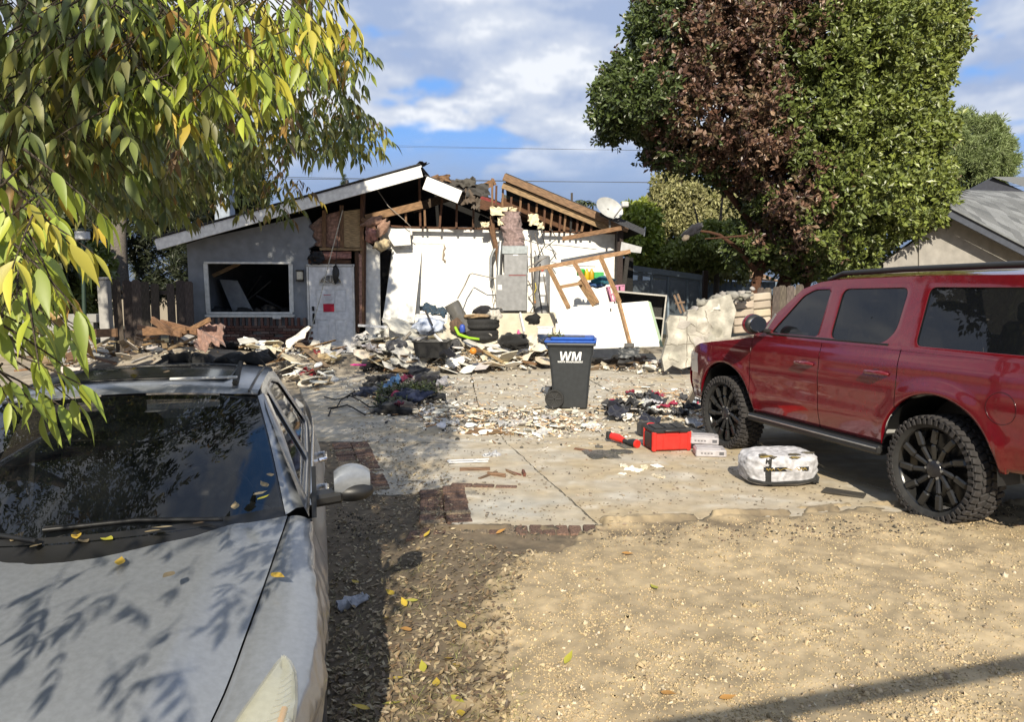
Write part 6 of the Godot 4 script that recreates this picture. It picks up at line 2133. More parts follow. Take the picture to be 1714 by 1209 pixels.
	# scrap on the tyres
	var top := at(804, 569, 15.9) + Vector3(0, .47, 0)
	N = thing("car_bumper", "crumpled dark bumper shell leaning on the tyre stack", "car part", top + Vector3(-.28, -.28, .16), rb(0, 0, 28))
	b = B.new(); b.col = Color(.10, .095, .09)
	rows = []
	for j in 12:
		var row := []
		for i in 8:
			var t := i / 7.0 * PI
			row.append(Vector3(-.16 * cos(t) + .04 * nz.get_noise_2d(i, j), j * .062, .13 * sin(t) + .03 * nz2.get_noise_2d(j * .6, i * .6)))
		rows.append(row)
	b.grid(rows); part(b, "shell", M.gloss_black, N)
	for s in [["black_pouch", "black crumpled nylon bag on top of the tyre stack", "bag", Vector3(.12, .14, 0), Vector3(.26, .10, .18), Color(.015, .015, .016), 5, .5], ["cardboard_scrap", "flattened brown cardboard scrap lying on the upper tyre", "cardboard", Vector3(-.06, .05, .2), Vector3(.30, .05, .14), Color(.36, .25, .14), 6, .4], ["white_rag", "dirty white rag hanging off the tyre stack", "rag", Vector3(.30, .06, .14), Vector3(.14, .12, .12), Color(.6, .57, .5), 7, .5]]:
		b = B.new(); b.col = s[5]; b.lump(Vector3.ZERO, s[4], s[6], s[7], 10)
		solo(b, s[0], M.cloth, s[1], s[2], "", Transform3D(Basis.IDENTITY, top + s[3]))
	# white cabinet with jeans over it
	var c0 := at(723, 556, D - .55)
	N = thing("white_cabinet", "white painted cabinet standing under draped blue jeans", "cabinet", Vector3(c0.x, ground_h(c0.x, D - .5) - .05, -D + .5), yaw(2))
	b = B.new(); b.col = Color(.74, .73, .70)
	b.cbox(Vector3(0, .52, 0), Vector3(.76, 1.02, .42), .008)
	part(b, "case", M.paint, N)
	for x in [-.185, .185]:
		b = B.new(); b.col = Color(.77, .76, .73); b.cbox(Vector3(x, .46, .215), Vector3(.35, .80, .014), .004)
		part(b, "cabinet_door", M.paint, N)
	b = B.new(); b.col = Color(.77, .76, .73); b.cbox(Vector3(0, .95, .215), Vector3(.72, .13, .014), .004)
	part(b, "drawer_front", M.paint, N)
	b = crumple(Vector3.ZERO, Vector2(.62, .34), 12, .10, rb(-8, 18, -14), Color(.035, .065, .10), 12)
	solo(b, "blue_jeans", M.cloth, "faded blue jeans draped over the white cabinet", "clothes", "", Transform3D(Basis.IDENTITY, N.position + Vector3(.06, 1.14, .10)))
	# black tote
	var bt := at(724, 596, 14.9)
	N = thing("plastic_tote", "black plastic tote box half buried in rubble", "box", Vector3(bt.x, bt.y - .02, -14.9), yaw(-5))
	b = B.new(); b.col = Color(.02, .021, .022)
	rows = []
	for st in [[0.0, .62, .40], [.30, .70, .46], [.31, .75, .5], [.34, .75, .5], [.34, .70, .46], [.05, .60, .38]]:
		var pl := rounded([Vector2(-st[1] * .5, -st[2] * .5), Vector2(st[1] * .5, -st[2] * .5), Vector2(st[1] * .5, st[2] * .5), Vector2(-st[1] * .5, st[2] * .5)], .04, 4)
		var row := []
		for z in pl: row.append(Vector3(z.x, st[0], z.y))
		row.append(row[0]); rows.append(row)
	b.grid(rows, true); b.cbox(Vector3(0, .05, 0), Vector3(.6, .02, .38), .004)
	part(b, "tub", M.plastic, N)
	b = B.new(); b.col = Color(.015, .015, .016)
	for i in 14: b.cbox(Vector3(.26 + i * .02, .10 + .01 * (i % 2) + .012 * (6 - absf(i - 6.0)), .28 + i * .028), Vector3(.20, .06, .022), .006, rb(-35, 0, 14))
	part(b, "ribbed_panel", M.plastic, N)
	# bucket with a white box
	var u0 := at(913, 586, 15.6)
	N = thing("blue_bucket", "dark blue bucket in the rubble below the water heater", "bucket", Vector3(u0.x, u0.y, -15.6))
	b = B.new(); b.col = Color(.03, .05, .10)
	b.lathe([Vector2(.001, .01), Vector2(.14, 0), Vector2(.165, .30), Vector2(.175, .30), Vector2(.175, .33), Vector2(.16, .33), Vector2(.15, .05)], 24, Transform3D.IDENTITY)
	part(b, "pail", M.plastic, N)
	b = B.new(); b.col = Color(.3, .3, .3)
	var hp2 := []
	for i in 13: hp2.append(Vector3(cos(PI * i / 12) * .17, .30 - sin(PI * i / 12) * .10, .08 + sin(PI * i / 12) * .12))
	b.tube(hp2, .006, 5, false); part(b, "bail", M.metal, N)
	b = B.new(); b.col = Color(.68, .69, .70); b.cbox(Vector3(0, .07, 0), Vector3(.30, .14, .2), .01); b.cbox(Vector3(0, .15, 0), Vector3(.34, .03, .22), .01)
	solo(b, "white_box", M.plastic, "small white plastic box sitting on the blue bucket", "box", "", Transform3D(yaw(-10), Vector3(u0.x, u0.y + .335, -15.6)))
	b = B.new(); b.col = Color(.01, .01, .01); b.lump(Vector3.ZERO, Vector3(.16, .11, .10), 9, .5, 8)
	solo(b, "charred_lump", M.char, "charred black lump of plastic left of the white box", "debris", "", Transform3D(Basis.IDENTITY, at(893, 535, 16.0)))
	# cooker and dryer behind the fallen wall
	var k0 := at(968, 540, 16.9)
	N = thing("white_cooker", "white cooker with a black oven door behind the leaning wall frame", "cooker", Vector3(k0.x, ground_h(k0.x, 16.9), -17.1), yaw(2))
	b = B.new(); b.col = Color(.74, .74, .72); b.cbox(Vector3(0, .50, 0), Vector3(.76, 1.0, .6), .01); b.cbox(Vector3(0, 1.08, -.24), Vector3(.76, .22, .1), .01)
	part(b, "case", M.paint, N)
	b = B.new(); b.col = Color(.012, .012, .013); b.cbox(Vector3(-.02, .68, .31), Vector3(.66, .34, .02), .008)
	part(b, "oven_door", M.gloss_black, N)
	for i in 4:
		b = B.new(); b.col = Color(.6, .6, .6); b.tube([Vector3(-.26 + i * .16, .94, .30), Vector3(-.26 + i * .16, .94, .335)], .028, 12)
		part(b, "knob", M.plastic, N)
	k0 = at(1022, 540, 16.9)
	N = thing("clothes_dryer", "white clothes dryer with its round door open beside the cooker", "dryer", Vector3(k0.x, ground_h(k0.x, 16.9), -17.15), yaw(-4))
	b = B.new(); b.col = Color(.74, .74, .73); b.cbox(Vector3(0, .50, 0), Vector3(.68, 1.0, .62), .012); b.cbox(Vector3(0, 1.06, -.26), Vector3(.68, .16, .1), .01)
	part(b, "case", M.paint, N)
	b = B.new(); b.col = Color(.02, .02, .02); b.lathe([Vector2(.17, .0), Vector2(.22, .01), Vector2(.23, .03), Vector2(.20, .04), Vector2(.17, .03), Vector2(.001, .012)], 28, Transform3D(Basis(Vector3.RIGHT, PI / 2), Vector3(-.05, .62, .31)))
	part(b, "drum_opening", M.gloss_black, N)
	b = B.new(); b.col = Color(.7, .7, .7); b.lathe([Vector2(.14, .0), Vector2(.22, .0), Vector2(.23, .03), Vector2(.21, .05), Vector2(.15, .03), Vector2(.14, 0)], 28, Transform3D(rb(-50, 90, 0), Vector3(.42, .62, .45)))
	part(b, "round_door", M.paint, N)
	# laundry products on top
	for s in [[972, 458, "green_tub", "bright green plastic tub on the cooker", "tub", Color(.03, .42, .05), .10], [982, 462, "yellow_bottle", "yellow bottle standing beside the green tub", "bottle", Color(.55, .38, .01), .07], [990, 462, "amber_bottle", "amber bottle standing beside the yellow bottle", "bottle", Color(.45, .28, .01), .07], [1002, 466, "green_box", "green box of detergent on the dryer", "box", Color(.04, .35, .08), .10], [1010, 470, "teal_cloth", "teal and blue cloth heap on the dryer", "clothes", Color(.03, .16, .22), .16], [1000, 476, "blue_cloth", "blue patterned cloth hanging over the dryer front", "clothes", Color(.05, .12, .3), .13]]:
		b = B.new(); b.col = s[5]
		var p := at(s[0], s[1], 17.0)
		if s[4] == "bottle":
			b.lathe([Vector2(.001, .26), Vector2(.025, .26), Vector2(.028, .22), Vector2(.06, .18), Vector2(.065, .0), Vector2(.001, 0)], 16, Transform3D.IDENTITY); p.y -= .1
		elif s[4] == "box": b.cbox(Vector3(0, .07, 0), Vector3(.22, .14, .12), .01)
		elif s[4] == "tub": b.lathe([Vector2(.001, .16), Vector2(.09, .15), Vector2(.10, .13), Vector2(.09, .0), Vector2(.001, 0)], 18, Transform3D.IDENTITY); p.y -= .05
		else: b.lump(Vector3.ZERO, Vector3(s[6] * 1.6, s[6] * .6, s[6]), int(s[0]), .5, 9)
		solo(b, s[2], M.plastic if s[4] != "clothes" else M.cloth, s[3], s[4], "", Transform3D(Basis.IDENTITY, p))
	var pk := at(1031, 492, 16.6)
	N = thing("laundry_basket", "pink plastic laundry basket hanging by the dryer", "basket", pk, rb(10, 0, 8))
	for i in 7:
		b = B.new(); b.col = Color(.55, .24, .36)
		var a := PI * i / 6.0
		b.beam(Vector3(cos(a) * .15, -.16, sin(a) * .12), Vector3(cos(a) * .20, .18, sin(a) * .16), .05, .008)
		part(b, "slat", M.plastic, N)
	b = B.new(); b.col = Color(.6, .28, .4)
	for yv in [-.15, .0, .17]:
		var rg := []
		for i in 25: rg.append(Vector3(cos(TAU * i / 24) * (.175 + yv * .14), yv, sin(TAU * i / 24) * (.14 + yv * .12)))
		b.tube(rg, .011, 5, false)
	part(b, "rim", M.plastic, N)
	# shelf unit
	var sh := at(1066, 560, 16.0)
	N = thing("shelf_unit", "open grey laminate shelf unit tipped behind the fallen wall panel", "shelf", Vector3(sh.x, sh.y - .1, -16.0), rb(-12, 0, -5))
	for p in [[Vector3(-.52, .5, 0), Vector3(.03, 1.0, .4)], [Vector3(.52, .5, 0), Vector3(.03, 1.0, .4)], [Vector3(0, .985, 0), Vector3(1.01, .03, .4)], [Vector3(0, .5, 0), Vector3(1.01, .025, .38)], [Vector3(0, .02, 0), Vector3(1.01, .03, .4)]]:
		b = B.new(); b.col = Color(.44, .42, .38); b.cbox(p[0], p[1], .003); part(b, "shelf_panel", M.paint, N)
	b = B.new(); b.col = Color(.05, .05, .05); b.box(Vector3(0, .5, -.19), Vector3(1.0, .95, .01)); part(b, "back_panel", M.char, N)

func make_fallen_wall() -> void:
	# white wall panel leaning back, with its bare stud frame above
	var dB := 15.1; var dT := 16.1
	var a := at(945, 585, dB); var e := at(1105, 580, dB); var t1 := at(1084, 504, dT - .25); var t0 := at(928, 517, dT - .25)
	var N := thing("fallen_wall", "fallen white wall panel with bare timber studs sticking up", "wall section")
	var b := B.new(); b.col = Color(.80, .79, .74)
	var nn := (t0 - a).cross(e - a).normalized()
	if nn.z < 0: nn = -nn
	var bk := -nn * .02
	b.quad(a, t0, t1, e); b.quad(a + bk, e + bk, t1 + bk, t0 + bk); b.quad(t0, t0 + bk, t1 + bk, t1); b.quad(e, t1, t1 + bk, e + bk); b.quad(a, a + bk, t0 + bk, t0)
	part(b, "drywall_panel", M.drywall, N)
	b = B.new(); b.col = Color(.36, .46, .33)
	b.quad(e + nn * .002, t1 + nn * .002, t1 + bk * 2 + Vector3(.07, 0, 0), e + bk * 2 + Vector3(.07, 0, 0))
	part(b, "green_edge", M.drywall, N)
	var W := Color(.50, .30, .15)
	for s in [[885, 453, 1055, 421, dT, dT, .09], [918, 447, 952, 516, dT, dT - .3, .09], [960, 438, 1000, 508, dT, dT - .3, .09], [1004, 428, 1037, 506, dT, dT - .28, .09], [936, 481, 974, 474, dT - .15, dT - .15, .07], [970, 470, 996, 510, dT - .02, dT - .3, .15], [1036, 506, 1056, 583, dT - .35, dB - .1, .10]]:
		board(at(s[0], s[1], s[4]), at(s[2], s[3], s[5]), .05, s[6], vary(W, .12), "stud", M.board, N)
	b = B.new(); b.col = Color(.10, .10, .10); b.cbox(at(1053, 578, dB - .12), Vector3(.2, .08, .05), .01); b.tube([at(1022, 516, dT - .4), at(1022, 521, dT - .4)], .02, 6)
	part(b, "wall_socket", M.plastic, N)
	part(crumple(at(1052, 590, dB - .25), Vector2(.42, .22), 3, .06, rb(0, 50, 4), Color(.05, .052, .055), 7), "foil_scrap", M.sheetmetal, N)
	# broken garden wall: a cracked rendered slab with rubble on its broken top
	var g0 := 14.3
	N = thing("broken_wall", "cracked cream rendered wall slab broken off with rubble on top", "wall section")
	b = B.new(); b.col = Color(.54, .51, .44)
	var pl := poly_at([[1112, 622], [1108, 600], [1118, 565], [1116, 540], [1122, 528], [1150, 530], [1152, 520], [1180, 512], [1186, 503], [1205, 498], [1222, 492], [1232, 520], [1226, 545], [1222, 570], [1215, 600], [1190, 616], [1160, 612], [1140, 618], [1125, 612]], g0)
	b.prism(pl, .16, Transform3D(Basis.IDENTITY, Vector3(0, 0, -g0 - .08)), .012)
	part(b, "rendered_slab", M.rough, N)
	for k in 16:   # spalled flakes of render still stuck to the face
		var fx := rf(1122, 1212); var fy := rf(536, 606)
		var pg := PackedVector2Array()
		for j in 7: pg.append(Vector2(cos(TAU * j / 7.0) * rf(.06, .2), sin(TAU * j / 7.0) * rf(.05, .16)))
		b = B.new(); b.col = vary(Color(.55, .52, .45), .14)
		b.prism(pg, .02, Transform3D(rb(rf(-4, 4), rf(-4, 4), rf(0, 360)), at(fx, fy, g0 - rf(-.004, .006))))
		part(b, "render_flake", M.rough, N)
	for cr in [[[1150, 530], [1149, 560], [1150, 590], [1148, 615]], [[1112, 578], [1130, 577], [1150, 576], [1180, 572]], [[1152, 540], [1172, 552], [1195, 560], [1205, 575]], [[1150, 560], [1165, 585], [1175, 600]], [[1180, 520], [1184, 540], [1200, 556]]]:
		b = B.new(); b.col = Color(.16, .13, .10)
		var pts := []
		for i in 13:
			var t: float = i / 12.0 * (cr.size() - 1); var k: int = mini(int(t), cr.size() - 2)
			var p: Vector2 = Vector2(cr[k][0], cr[k][1]).lerp(Vector2(cr[k + 1][0], cr[k + 1][1]), t - k) + Vector2(rf(-1, 1), rf(-1, 1))
			pts.append(at(p.x, p.y, g0 + .002))
		b.tube(pts, .008, 4); part(b, "crack", M.matte, N)
	for k in 26:
		var px := rf(1128, 1262); var py := 530 - (px - 1128) * .33 + rf(-8, 6)
		var p := at(px, py, g0 + .15 + rf(-.1, .25))
		b = B.new(); b.col = vary(Color(.42, .40, .36), .25)
		var sz := rf(.05, .15)
		b.lump(Vector3.ZERO, Vector3(sz, sz * rf(.5, .9), sz * .9), k, .7, 4, rb(rf(0, 360), rf(-30, 30)))
		solo(b, "rubble_chunk", M.matte, "grey broken concrete chunk on top of the cracked cream wall", "rubble", "chunks on the broken wall", Transform3D(Basis.IDENTITY, p))
	part(crumple(at(1190, 512, g0 + .05), Vector2(.3, .22), 22, .04, rb(10, 60, 30), Color(.60, .58, .52), 6), "broken_flag", M.stucco, N)
	# slump-block pier beside it
	N = thing("block_wall", "stub of tan concrete block wall beside the plank fence", "wall")
	for r in 5:
		for c in 2:
			b = B.new(); b.col = vary(Color(.40, .34, .27), .15)
			b.cbox(Vector3.ZERO, Vector3(.40, .145, .2), .02)
			part(b, "block", M.stucco, N, Transform3D(rb(rf(-3, 3), 0, 5 + rf(-2, 2)), at(1243 + c * 28, 497 + r * 13.5, 14.9 + .25 * c)))
	# bits of chair and ladder behind
	N = thing("broken_chair", "splintered wooden chair frame standing behind the cracked wall", "chair", at(1140, 530, 16.4))
	for s in [[1128, 494, 1140, 525], [1134, 492, 1146, 524], [1130, 508, 1146, 506]]:
		board(at(s[0], s[1], 16.4), at(s[2], s[3], 16.3), .03, .04, Color(.36, .24, .16), "rail", M.board, N)

func fence_run(label: String, px0: float, px1: float, pyt: float, d: float, wpx: float, k: Color, skip: float, called := "plank_fence") -> void:
	var N := thing(called, label, "fence")
	var px := px0
	var i := 0
	while px < px1:
		var w := wpx * rf(.88, 1.06)
		if not (skip > 0 and absf(px - skip) < wpx * .5):
			var top := at(px + w * .5, pyt + rf(-4, 4), d)
			var bot := ground_h(top.x, d) - .05
			var ww := w * d / FOC * .96
			var b := B.new(); b.col = vary(k, .25)
			var h := top.y - bot
			b.prism(PackedVector2Array([Vector2(-ww * .5, 0), Vector2(ww * .5, 0), Vector2(ww * .5, h - .04), Vector2(ww * .28, h), Vector2(-ww * .28, h), Vector2(-ww * .5, h - .04)]), .02, Transform3D(Basis.IDENTITY, Vector3.ZERO), .002)
			part(b, "picket", M.fencewood, N, Transform3D(rb(rf(-2, 2), rf(-1, 1), rf(-1.2, 1.2)), Vector3(top.x, bot, -d + rf(-.006, .006))))
		px += w; i += 1
	var l := at(px0, pyt + 18, d + .06); var r := at(px1, pyt + 18, d + .06)
	for dy in [0.0, -.9]:
		board(l + Vector3(0, dy, 0), r + Vector3(0, dy, 0), .04, .09, k * .8, "rail", M.board, N)
func make_boundaries() -> void:
	M.fencewood = mat(.92, T.grain, Vector3(5, .4, 5), T.bump, .2)
	fence_run("weathered dark plank fence joining the grey house wall", 188, 320, 472, 17.3, 15.5, Color(.105, .082, .068), 262)
	fence_run("grey plank fence behind the red SUV below the scorched tree", 1268, 1500, 480, 16.0, 13.5, Color(.165, .135, .11), 0, "plank_fence")
	# end post of the left fence
	var N := thing("concrete_post", "pale square concrete post at the end of the dark plank fence", "post", at(180, 560, 17.0))
	var b := B.new(); b.col = Color(.34, .33, .31); b.cbox(Vector3(0, .3, 0), Vector3(.22, 1.9, .22), .02); part(b, "shaft", M.stucco, N)
	b = B.new(); b.col = Color(.36, .35, .33); b.cbox(Vector3(0, 1.28, 0), Vector3(.27, .06, .27), .015); part(b, "cap", M.stucco, N)
	N = thing("garden_block_wall", "grey block wall running left from the concrete post", "wall")
	for r in 5:
		for c in 7:
			b = B.new(); b.col = vary(Color(.27, .265, .25), .12); b.cbox(Vector3.ZERO, Vector3(.395, .195, .19), .008)
			part(b, "block", M.stucco, N, Transform3D(Basis.IDENTITY, Vector3(at(172, 500, 17.6).x - .2 - c * .4 - (.2 if r % 2 else 0.0), .15 + r * .2, -17.6)))
	# green lamp post with a small lantern
	N = thing("lamp_post", "slim dark green lamp post with a square lantern beyond the wall", "street lamp", at(140, 520, 17.0))
	b = B.new(); b.col = Color(.02, .045, .03)
	var lt := at(139, 400, 17.0) - N.position
	b.tube([Vector3(0, -.6, 0), lt], [.05, .04], 10)
	part(b, "pole", M.paint, N)
	b = B.new(); b.col = Color(.55, .58, .6); b.cbox(lt + Vector3(0, .08, 0), Vector3(.26, .2, .2), .02); part(b, "lantern", M.plastic, N)
	b = B.new(); b.col = Color(.03, .05, .035); b.cbox(lt + Vector3(0, .2, 0), Vector3(.32, .04, .26), .01); part(b, "lantern_cap", M.paint, N)

	# --- blue screened patio and its neighbour's orange roof
	var dp := 22.0
	N = thing("screened_patio", "blue-grey screened patio enclosure with a sloping top rail", "patio")
	var fr := Color(.16, .21, .27)
	board(at(1050, 448, dp), at(1182, 466, dp), .12, .16, fr, "top_rail", M.paint, N)
	board(at(1050, 456, dp + .05), at(1182, 474, dp + .05), .06, .1, fr * .8, "under_rail", M.paint, N)
	for p in [[1056, 455, .09], [1090, 460, .06], [1118, 464, .06], [1150, 468, .06], [1172, 470, .10]]:
		board(at(p[0], p[1], dp), at(p[0], 560, dp), .06, p[2], fr, "post", M.paint, N)
	b = B.new(); b.col = Color(.10, .12, .14)
	var sc0 := at(1056, 456, dp + .04); var sc1 := at(1172, 472, dp + .04); var sc2 := at(1172, 560, dp + .04); var sc3 := at(1056, 560, dp + .04)
	b.quad(sc0, sc1, sc2, sc3); part(b, "insect_screen", glass(Color(.09, .11, .13), .55, .22), N)
	b = B.new(); b.col = Color(.22, .26, .31); b.box(at(1115, 520, dp + 2.5), Vector3(2.6, 2.0, .1)); part(b, "back_wall", M.stucco, N)
	N = thing("patio_shed", "low shed with blue siding and a tan tiled roof", "shed")
	dp = 34.0
	var q0 := at(1175, 470, dp + .6); var q1 := at(1300, 482, dp + .6)
	b = B.new(); b.col = Color(.15, .20, .27); b.box(Vector3((q0.x + q1.x) * .5, q0.y - .9, -dp - 1.6), Vector3(q1.x - q0.x, 1.7, 2.0)); part(b, "siding", M.paint, N)
	for i in 14:
		b = B.new(); b.col = Color(.17, .22, .29); b.cbox(Vector3(lerpf(q0.x, q1.x, (i + .5) / 14.0), q0.y - .9, -dp - .585), Vector3(.012, 1.66, .02), .002); part(b, "batten", M.paint, N)
	var r0 := at(1135, 455, dp + .4); var r1 := at(1300, 468, dp + .4)
	var hi0 := at(1150, 450, dp + 4.5)
	for c in 8:   # tile courses
		for i in 14:
			var t0 := i / 14.0
			b = B.new(); b.col = vary(Color(.42, .24, .12), .14)
			var w := (r1.x - r0.x) / 14.0
			b.cbox(Vector3.ZERO, Vector3(w * .97, .03, .95), .004)
			part(b, "roof_tile", M.shingle, N, Transform3D(Basis(Vector3(0, 0, 1), -.06) * Basis(Vector3.RIGHT, .14), Vector3(lerpf(r0.x, r1.x, t0 + .036), lerpf(r0.y, r1.y, t0) + c * .115 - .02, -dp - .5 - c * .85)))
	board(r0 + Vector3(0, -.06, .1), r1 + Vector3(0, -.06, .1), .03, .10, Color(.55, .56, .57), "fascia", M.paint, N)
	dp = 22.0
	N = thing("brown_post", "dark brown timber post at the corner of the blue patio", "post", at(1178, 540, dp - .4))
	b = B.new(); b.col = Color(.05, .03, .025); b.cbox(Vector3(0, .55, 0), Vector3(.14, 1.9, .14), .008); part(b, "shaft", M.board, N)
	N = thing("folded_parasol", "dark folded parasol cover hanging among the branches", "parasol", at(1160, 385, 15.3), rb(0, 0, 30))
	b = B.new(); b.col = Color(.012, .014, .02); b.lump(Vector3.ZERO, Vector3(.22, .09, .12), 6, .6, 10); part(b, "cover", M.cloth, N)
	b = B.new(); b.col = Color(.25, .2, .15); b.lump(Vector3(-.22, -.06, .05), Vector3(.08, .06, .06), 6, .3, 6); part(b, "lining", M.cloth, N)

	# --- neighbour's house on the right
	N = thing("neighbour_house", "grey stucco neighbour house with a grey shingle gable roof", "house")
	var dn := 18.5
	b = B.new(); b.col = Color(.30, .285, .26)
	b.prism(poly_at([[1478, 560], [1478, 440], [1592, 362], [1606, 352], [1714, 402], [1900, 490], [1900, 560]], dn), .2, Transform3D(Basis.IDENTITY, Vector3(0, 0, -dn - .1)))
	part(b, "gable_wall", M.stucco, N)
	b = B.new(); b.col = Color(.32, .30, .27); b.tube([at(1538, 372, dn - .03), at(1538, 470, dn - .03)], .018, 8); part(b, "conduit", M.paint, N)
	# right slope rises to the right from the front rake? it faces the viewer: courses of shingles
	var A := at(1588, 347, dn - .5); var Bq := at(1860, 490, dn - .5); var Cq := at(1900, 332, dn + 5.5); var Dq := at(1621, 321, dn + 4.5)
	var sm := []
	for k in 6:
		var bb := B.new(); bb.col = Color(.235, .245, .25) * (.66 + .13 * k); bb.cbox(Vector3.ZERO, Vector3(.39, .018, .52), .003); sm.append(bb.done())
	var RP := func(u: float, w: float) -> Vector3: return A.lerp(Bq, u).lerp(Dq.lerp(Cq, u), w)
	for c in 15:
		for i in 15:
			var u := (i + .5 + (.5 if c % 2 else 0.0)) / 15.0; var w := (c + .5) / 15.0
			var p: Vector3 = RP.call(u, w)
			var X: Vector3 = (RP.call(u + .01, w) - RP.call(u - .01, w)).normalized()
			var Zr: Vector3 = (RP.call(u, w - .01) - RP.call(u, w + .01)).normalized()
			var Y := Zr.cross(X).normalized()
			if Y.y < 0: Y = -Y
			var Z := X.cross(Y)
			part(sm[rng.randi() % 6], "shingle", M.shingle, N, Transform3D(Basis(X, Y, Z) * Basis(Vector3.RIGHT, .05), p + Y * .02))
	b = B.new(); b.col = Color(.09, .095, .10)
	var rr2 := []
	for j in 7:
		var row2 := []
		for i in 9: row2.append(RP.call(i / 8.0, j / 6.0) - Vector3(0, .05, 0))
		rr2.append(row2)
	b.grid(rr2); part(b, "roof_deck", M.shingle, N)
	board(A + Vector3(-.05, -.12, .1), Bq + Vector3(0, -.12, .1), .04, .22, Color(.05, .055, .075), "rake_board", M.paint, N)
	board(A + Vector3(-.05, -.03, .16), Bq + Vector3(0, -.03, .16), .05, .05, Color(.16, .17, .18), "rake_trim", M.paint, N)
	# rear gable peak
	b = B.new(); b.col = Color(.03, .035, .05)
	b.prism(poly_at([[1612, 322], [1660, 297], [1714, 322], [1800, 360], [1800, 368], [1714, 330], [1612, 330]], dn + 6.0), .1, Transform3D(Basis.IDENTITY, Vector3(0, 0, -dn - 6.0)))
	part(b, "rear_gable", M.paint, N)
	b = B.new(); b.col = Color(.20, .21, .21)
	var ga := at(1660, 296, dn + 5.8); var gb := at(1800, 340, dn + 5.8)
	b.quad(ga, at(1690, 297, dn + 11.0), at(1860, 297, dn + 11.0), gb)
	part(b, "rear_roof", M.shingle, N)

	# --- satellite dish on the right roof slope
	var sd := at(1022, 352, 17.3)
	N = thing("satellite_dish", "pale grey satellite dish mounted on the right roof slope", "satellite dish", sd)
	b = B.new(); b.col = Color(.45, .46, .46)
	var rows := []
	for i in 7:
		var row := []
		for k in 33:
			var a := TAU * k / 32; var r := i / 6.0
			row.append(Vector3(cos(a) * r * .34, sin(a) * r * .24, .09 * r * r))
		rows.append(row)
	b.grid(rows, true)
	part(b, "reflector", M.paint, N, Transform3D(rb(20, -18, -22), Vector3(-.06, .02, 0)))
	b = B.new(); b.col = Color(.5, .5, .5)
	b.tube([Vector3(.05, -.2, .05), Vector3(.16, -.02, .4), Vector3(.24, .06, .45)], .018, 6); b.cbox(Vector3(.26, .09, .45), Vector3(.16, .12, .1), .02)
	part(b, "feed_arm", M.paint, N)
	b = B.new(); b.col = Color(.1, .1, .1); b.tube([Vector3(-.02, 0, -.05), Vector3(0, -.3, -.1), Vector3(.0, -.5, -.1)], .025, 8); part(b, "mast", M.paint, N)
	# --- overhead wires and a far pole
	N = thing("overhead_wires", "thin dark power lines crossing the sky behind the roof", "power line")
	for w in [[480, 296, 1110, 308, 60], [480, 290, 1110, 312, 60], [600, 232, 1110, 262, 90], [600, 240, 1110, 256, 90]]:
		b = B.new(); b.col = Color(.03, .03, .035)
		var pts := []
		for i in 25:
			var t := i / 24.0
			pts.append(at(lerpf(w[0] - 700, w[2] + 700, t), lerpf(w[1] - 4, w[3] + 4, t) + 5.0 * sin(t * PI) - 4, w[4]))
		b.tube(pts, .022 if w[4] < 80 else .014, 5)
		part(b, "wire", M.plastic, N)
	N = thing("utility_pole", "distant wooden utility pole top above the right roof slope", "pole", at(957, 430, 110.0))
	b = B.new(); b.col = Color(.12, .10, .09); b.tube([Vector3.ZERO, at(957, 323, 110.0) - N.position], .16, 8); part(b, "shaft", M.bark, N)
	# --- rail and post behind the photographer, whose shadow crosses the soil
	var s1 := gp(1714, 1111); var s2 := gp(1180, 1208); var s3 := gp(1292, 1192)
	var back := func(p: Vector3, hgt: float) -> Vector3: return p + Vector3(-.0349 * hgt / .6494, hgt, hgt / .6494)
	N = thing("pipe_fence", "steel pipe fence standing behind the viewer, its shadow crossing the soil", "fence", Vector3(0, 0, .6))
	var h := 2.0
	var e0: Vector3 = back.call(s1, h) ; var e1: Vector3 = back.call(s2, h)
	b = B.new(); b.col = Color(.3, .3, .31)
	b.tube([e0 + (e0 - e1) * 1.2 - N.position, e1 + (e1 - e0) * .8 - N.position], .04, 10); part(b, "top_pipe", M.metal, N)
	var pp: Vector3 = back.call(s3, h)
	b = B.new(); b.col = Color(.3, .3, .31); b.tube([pp + Vector3(0, .03, 0) - N.position, Vector3(pp.x, ground_h(pp.x, -pp.z) - .1, pp.z) - N.position], .045, 10); part(b, "post", M.metal, N)
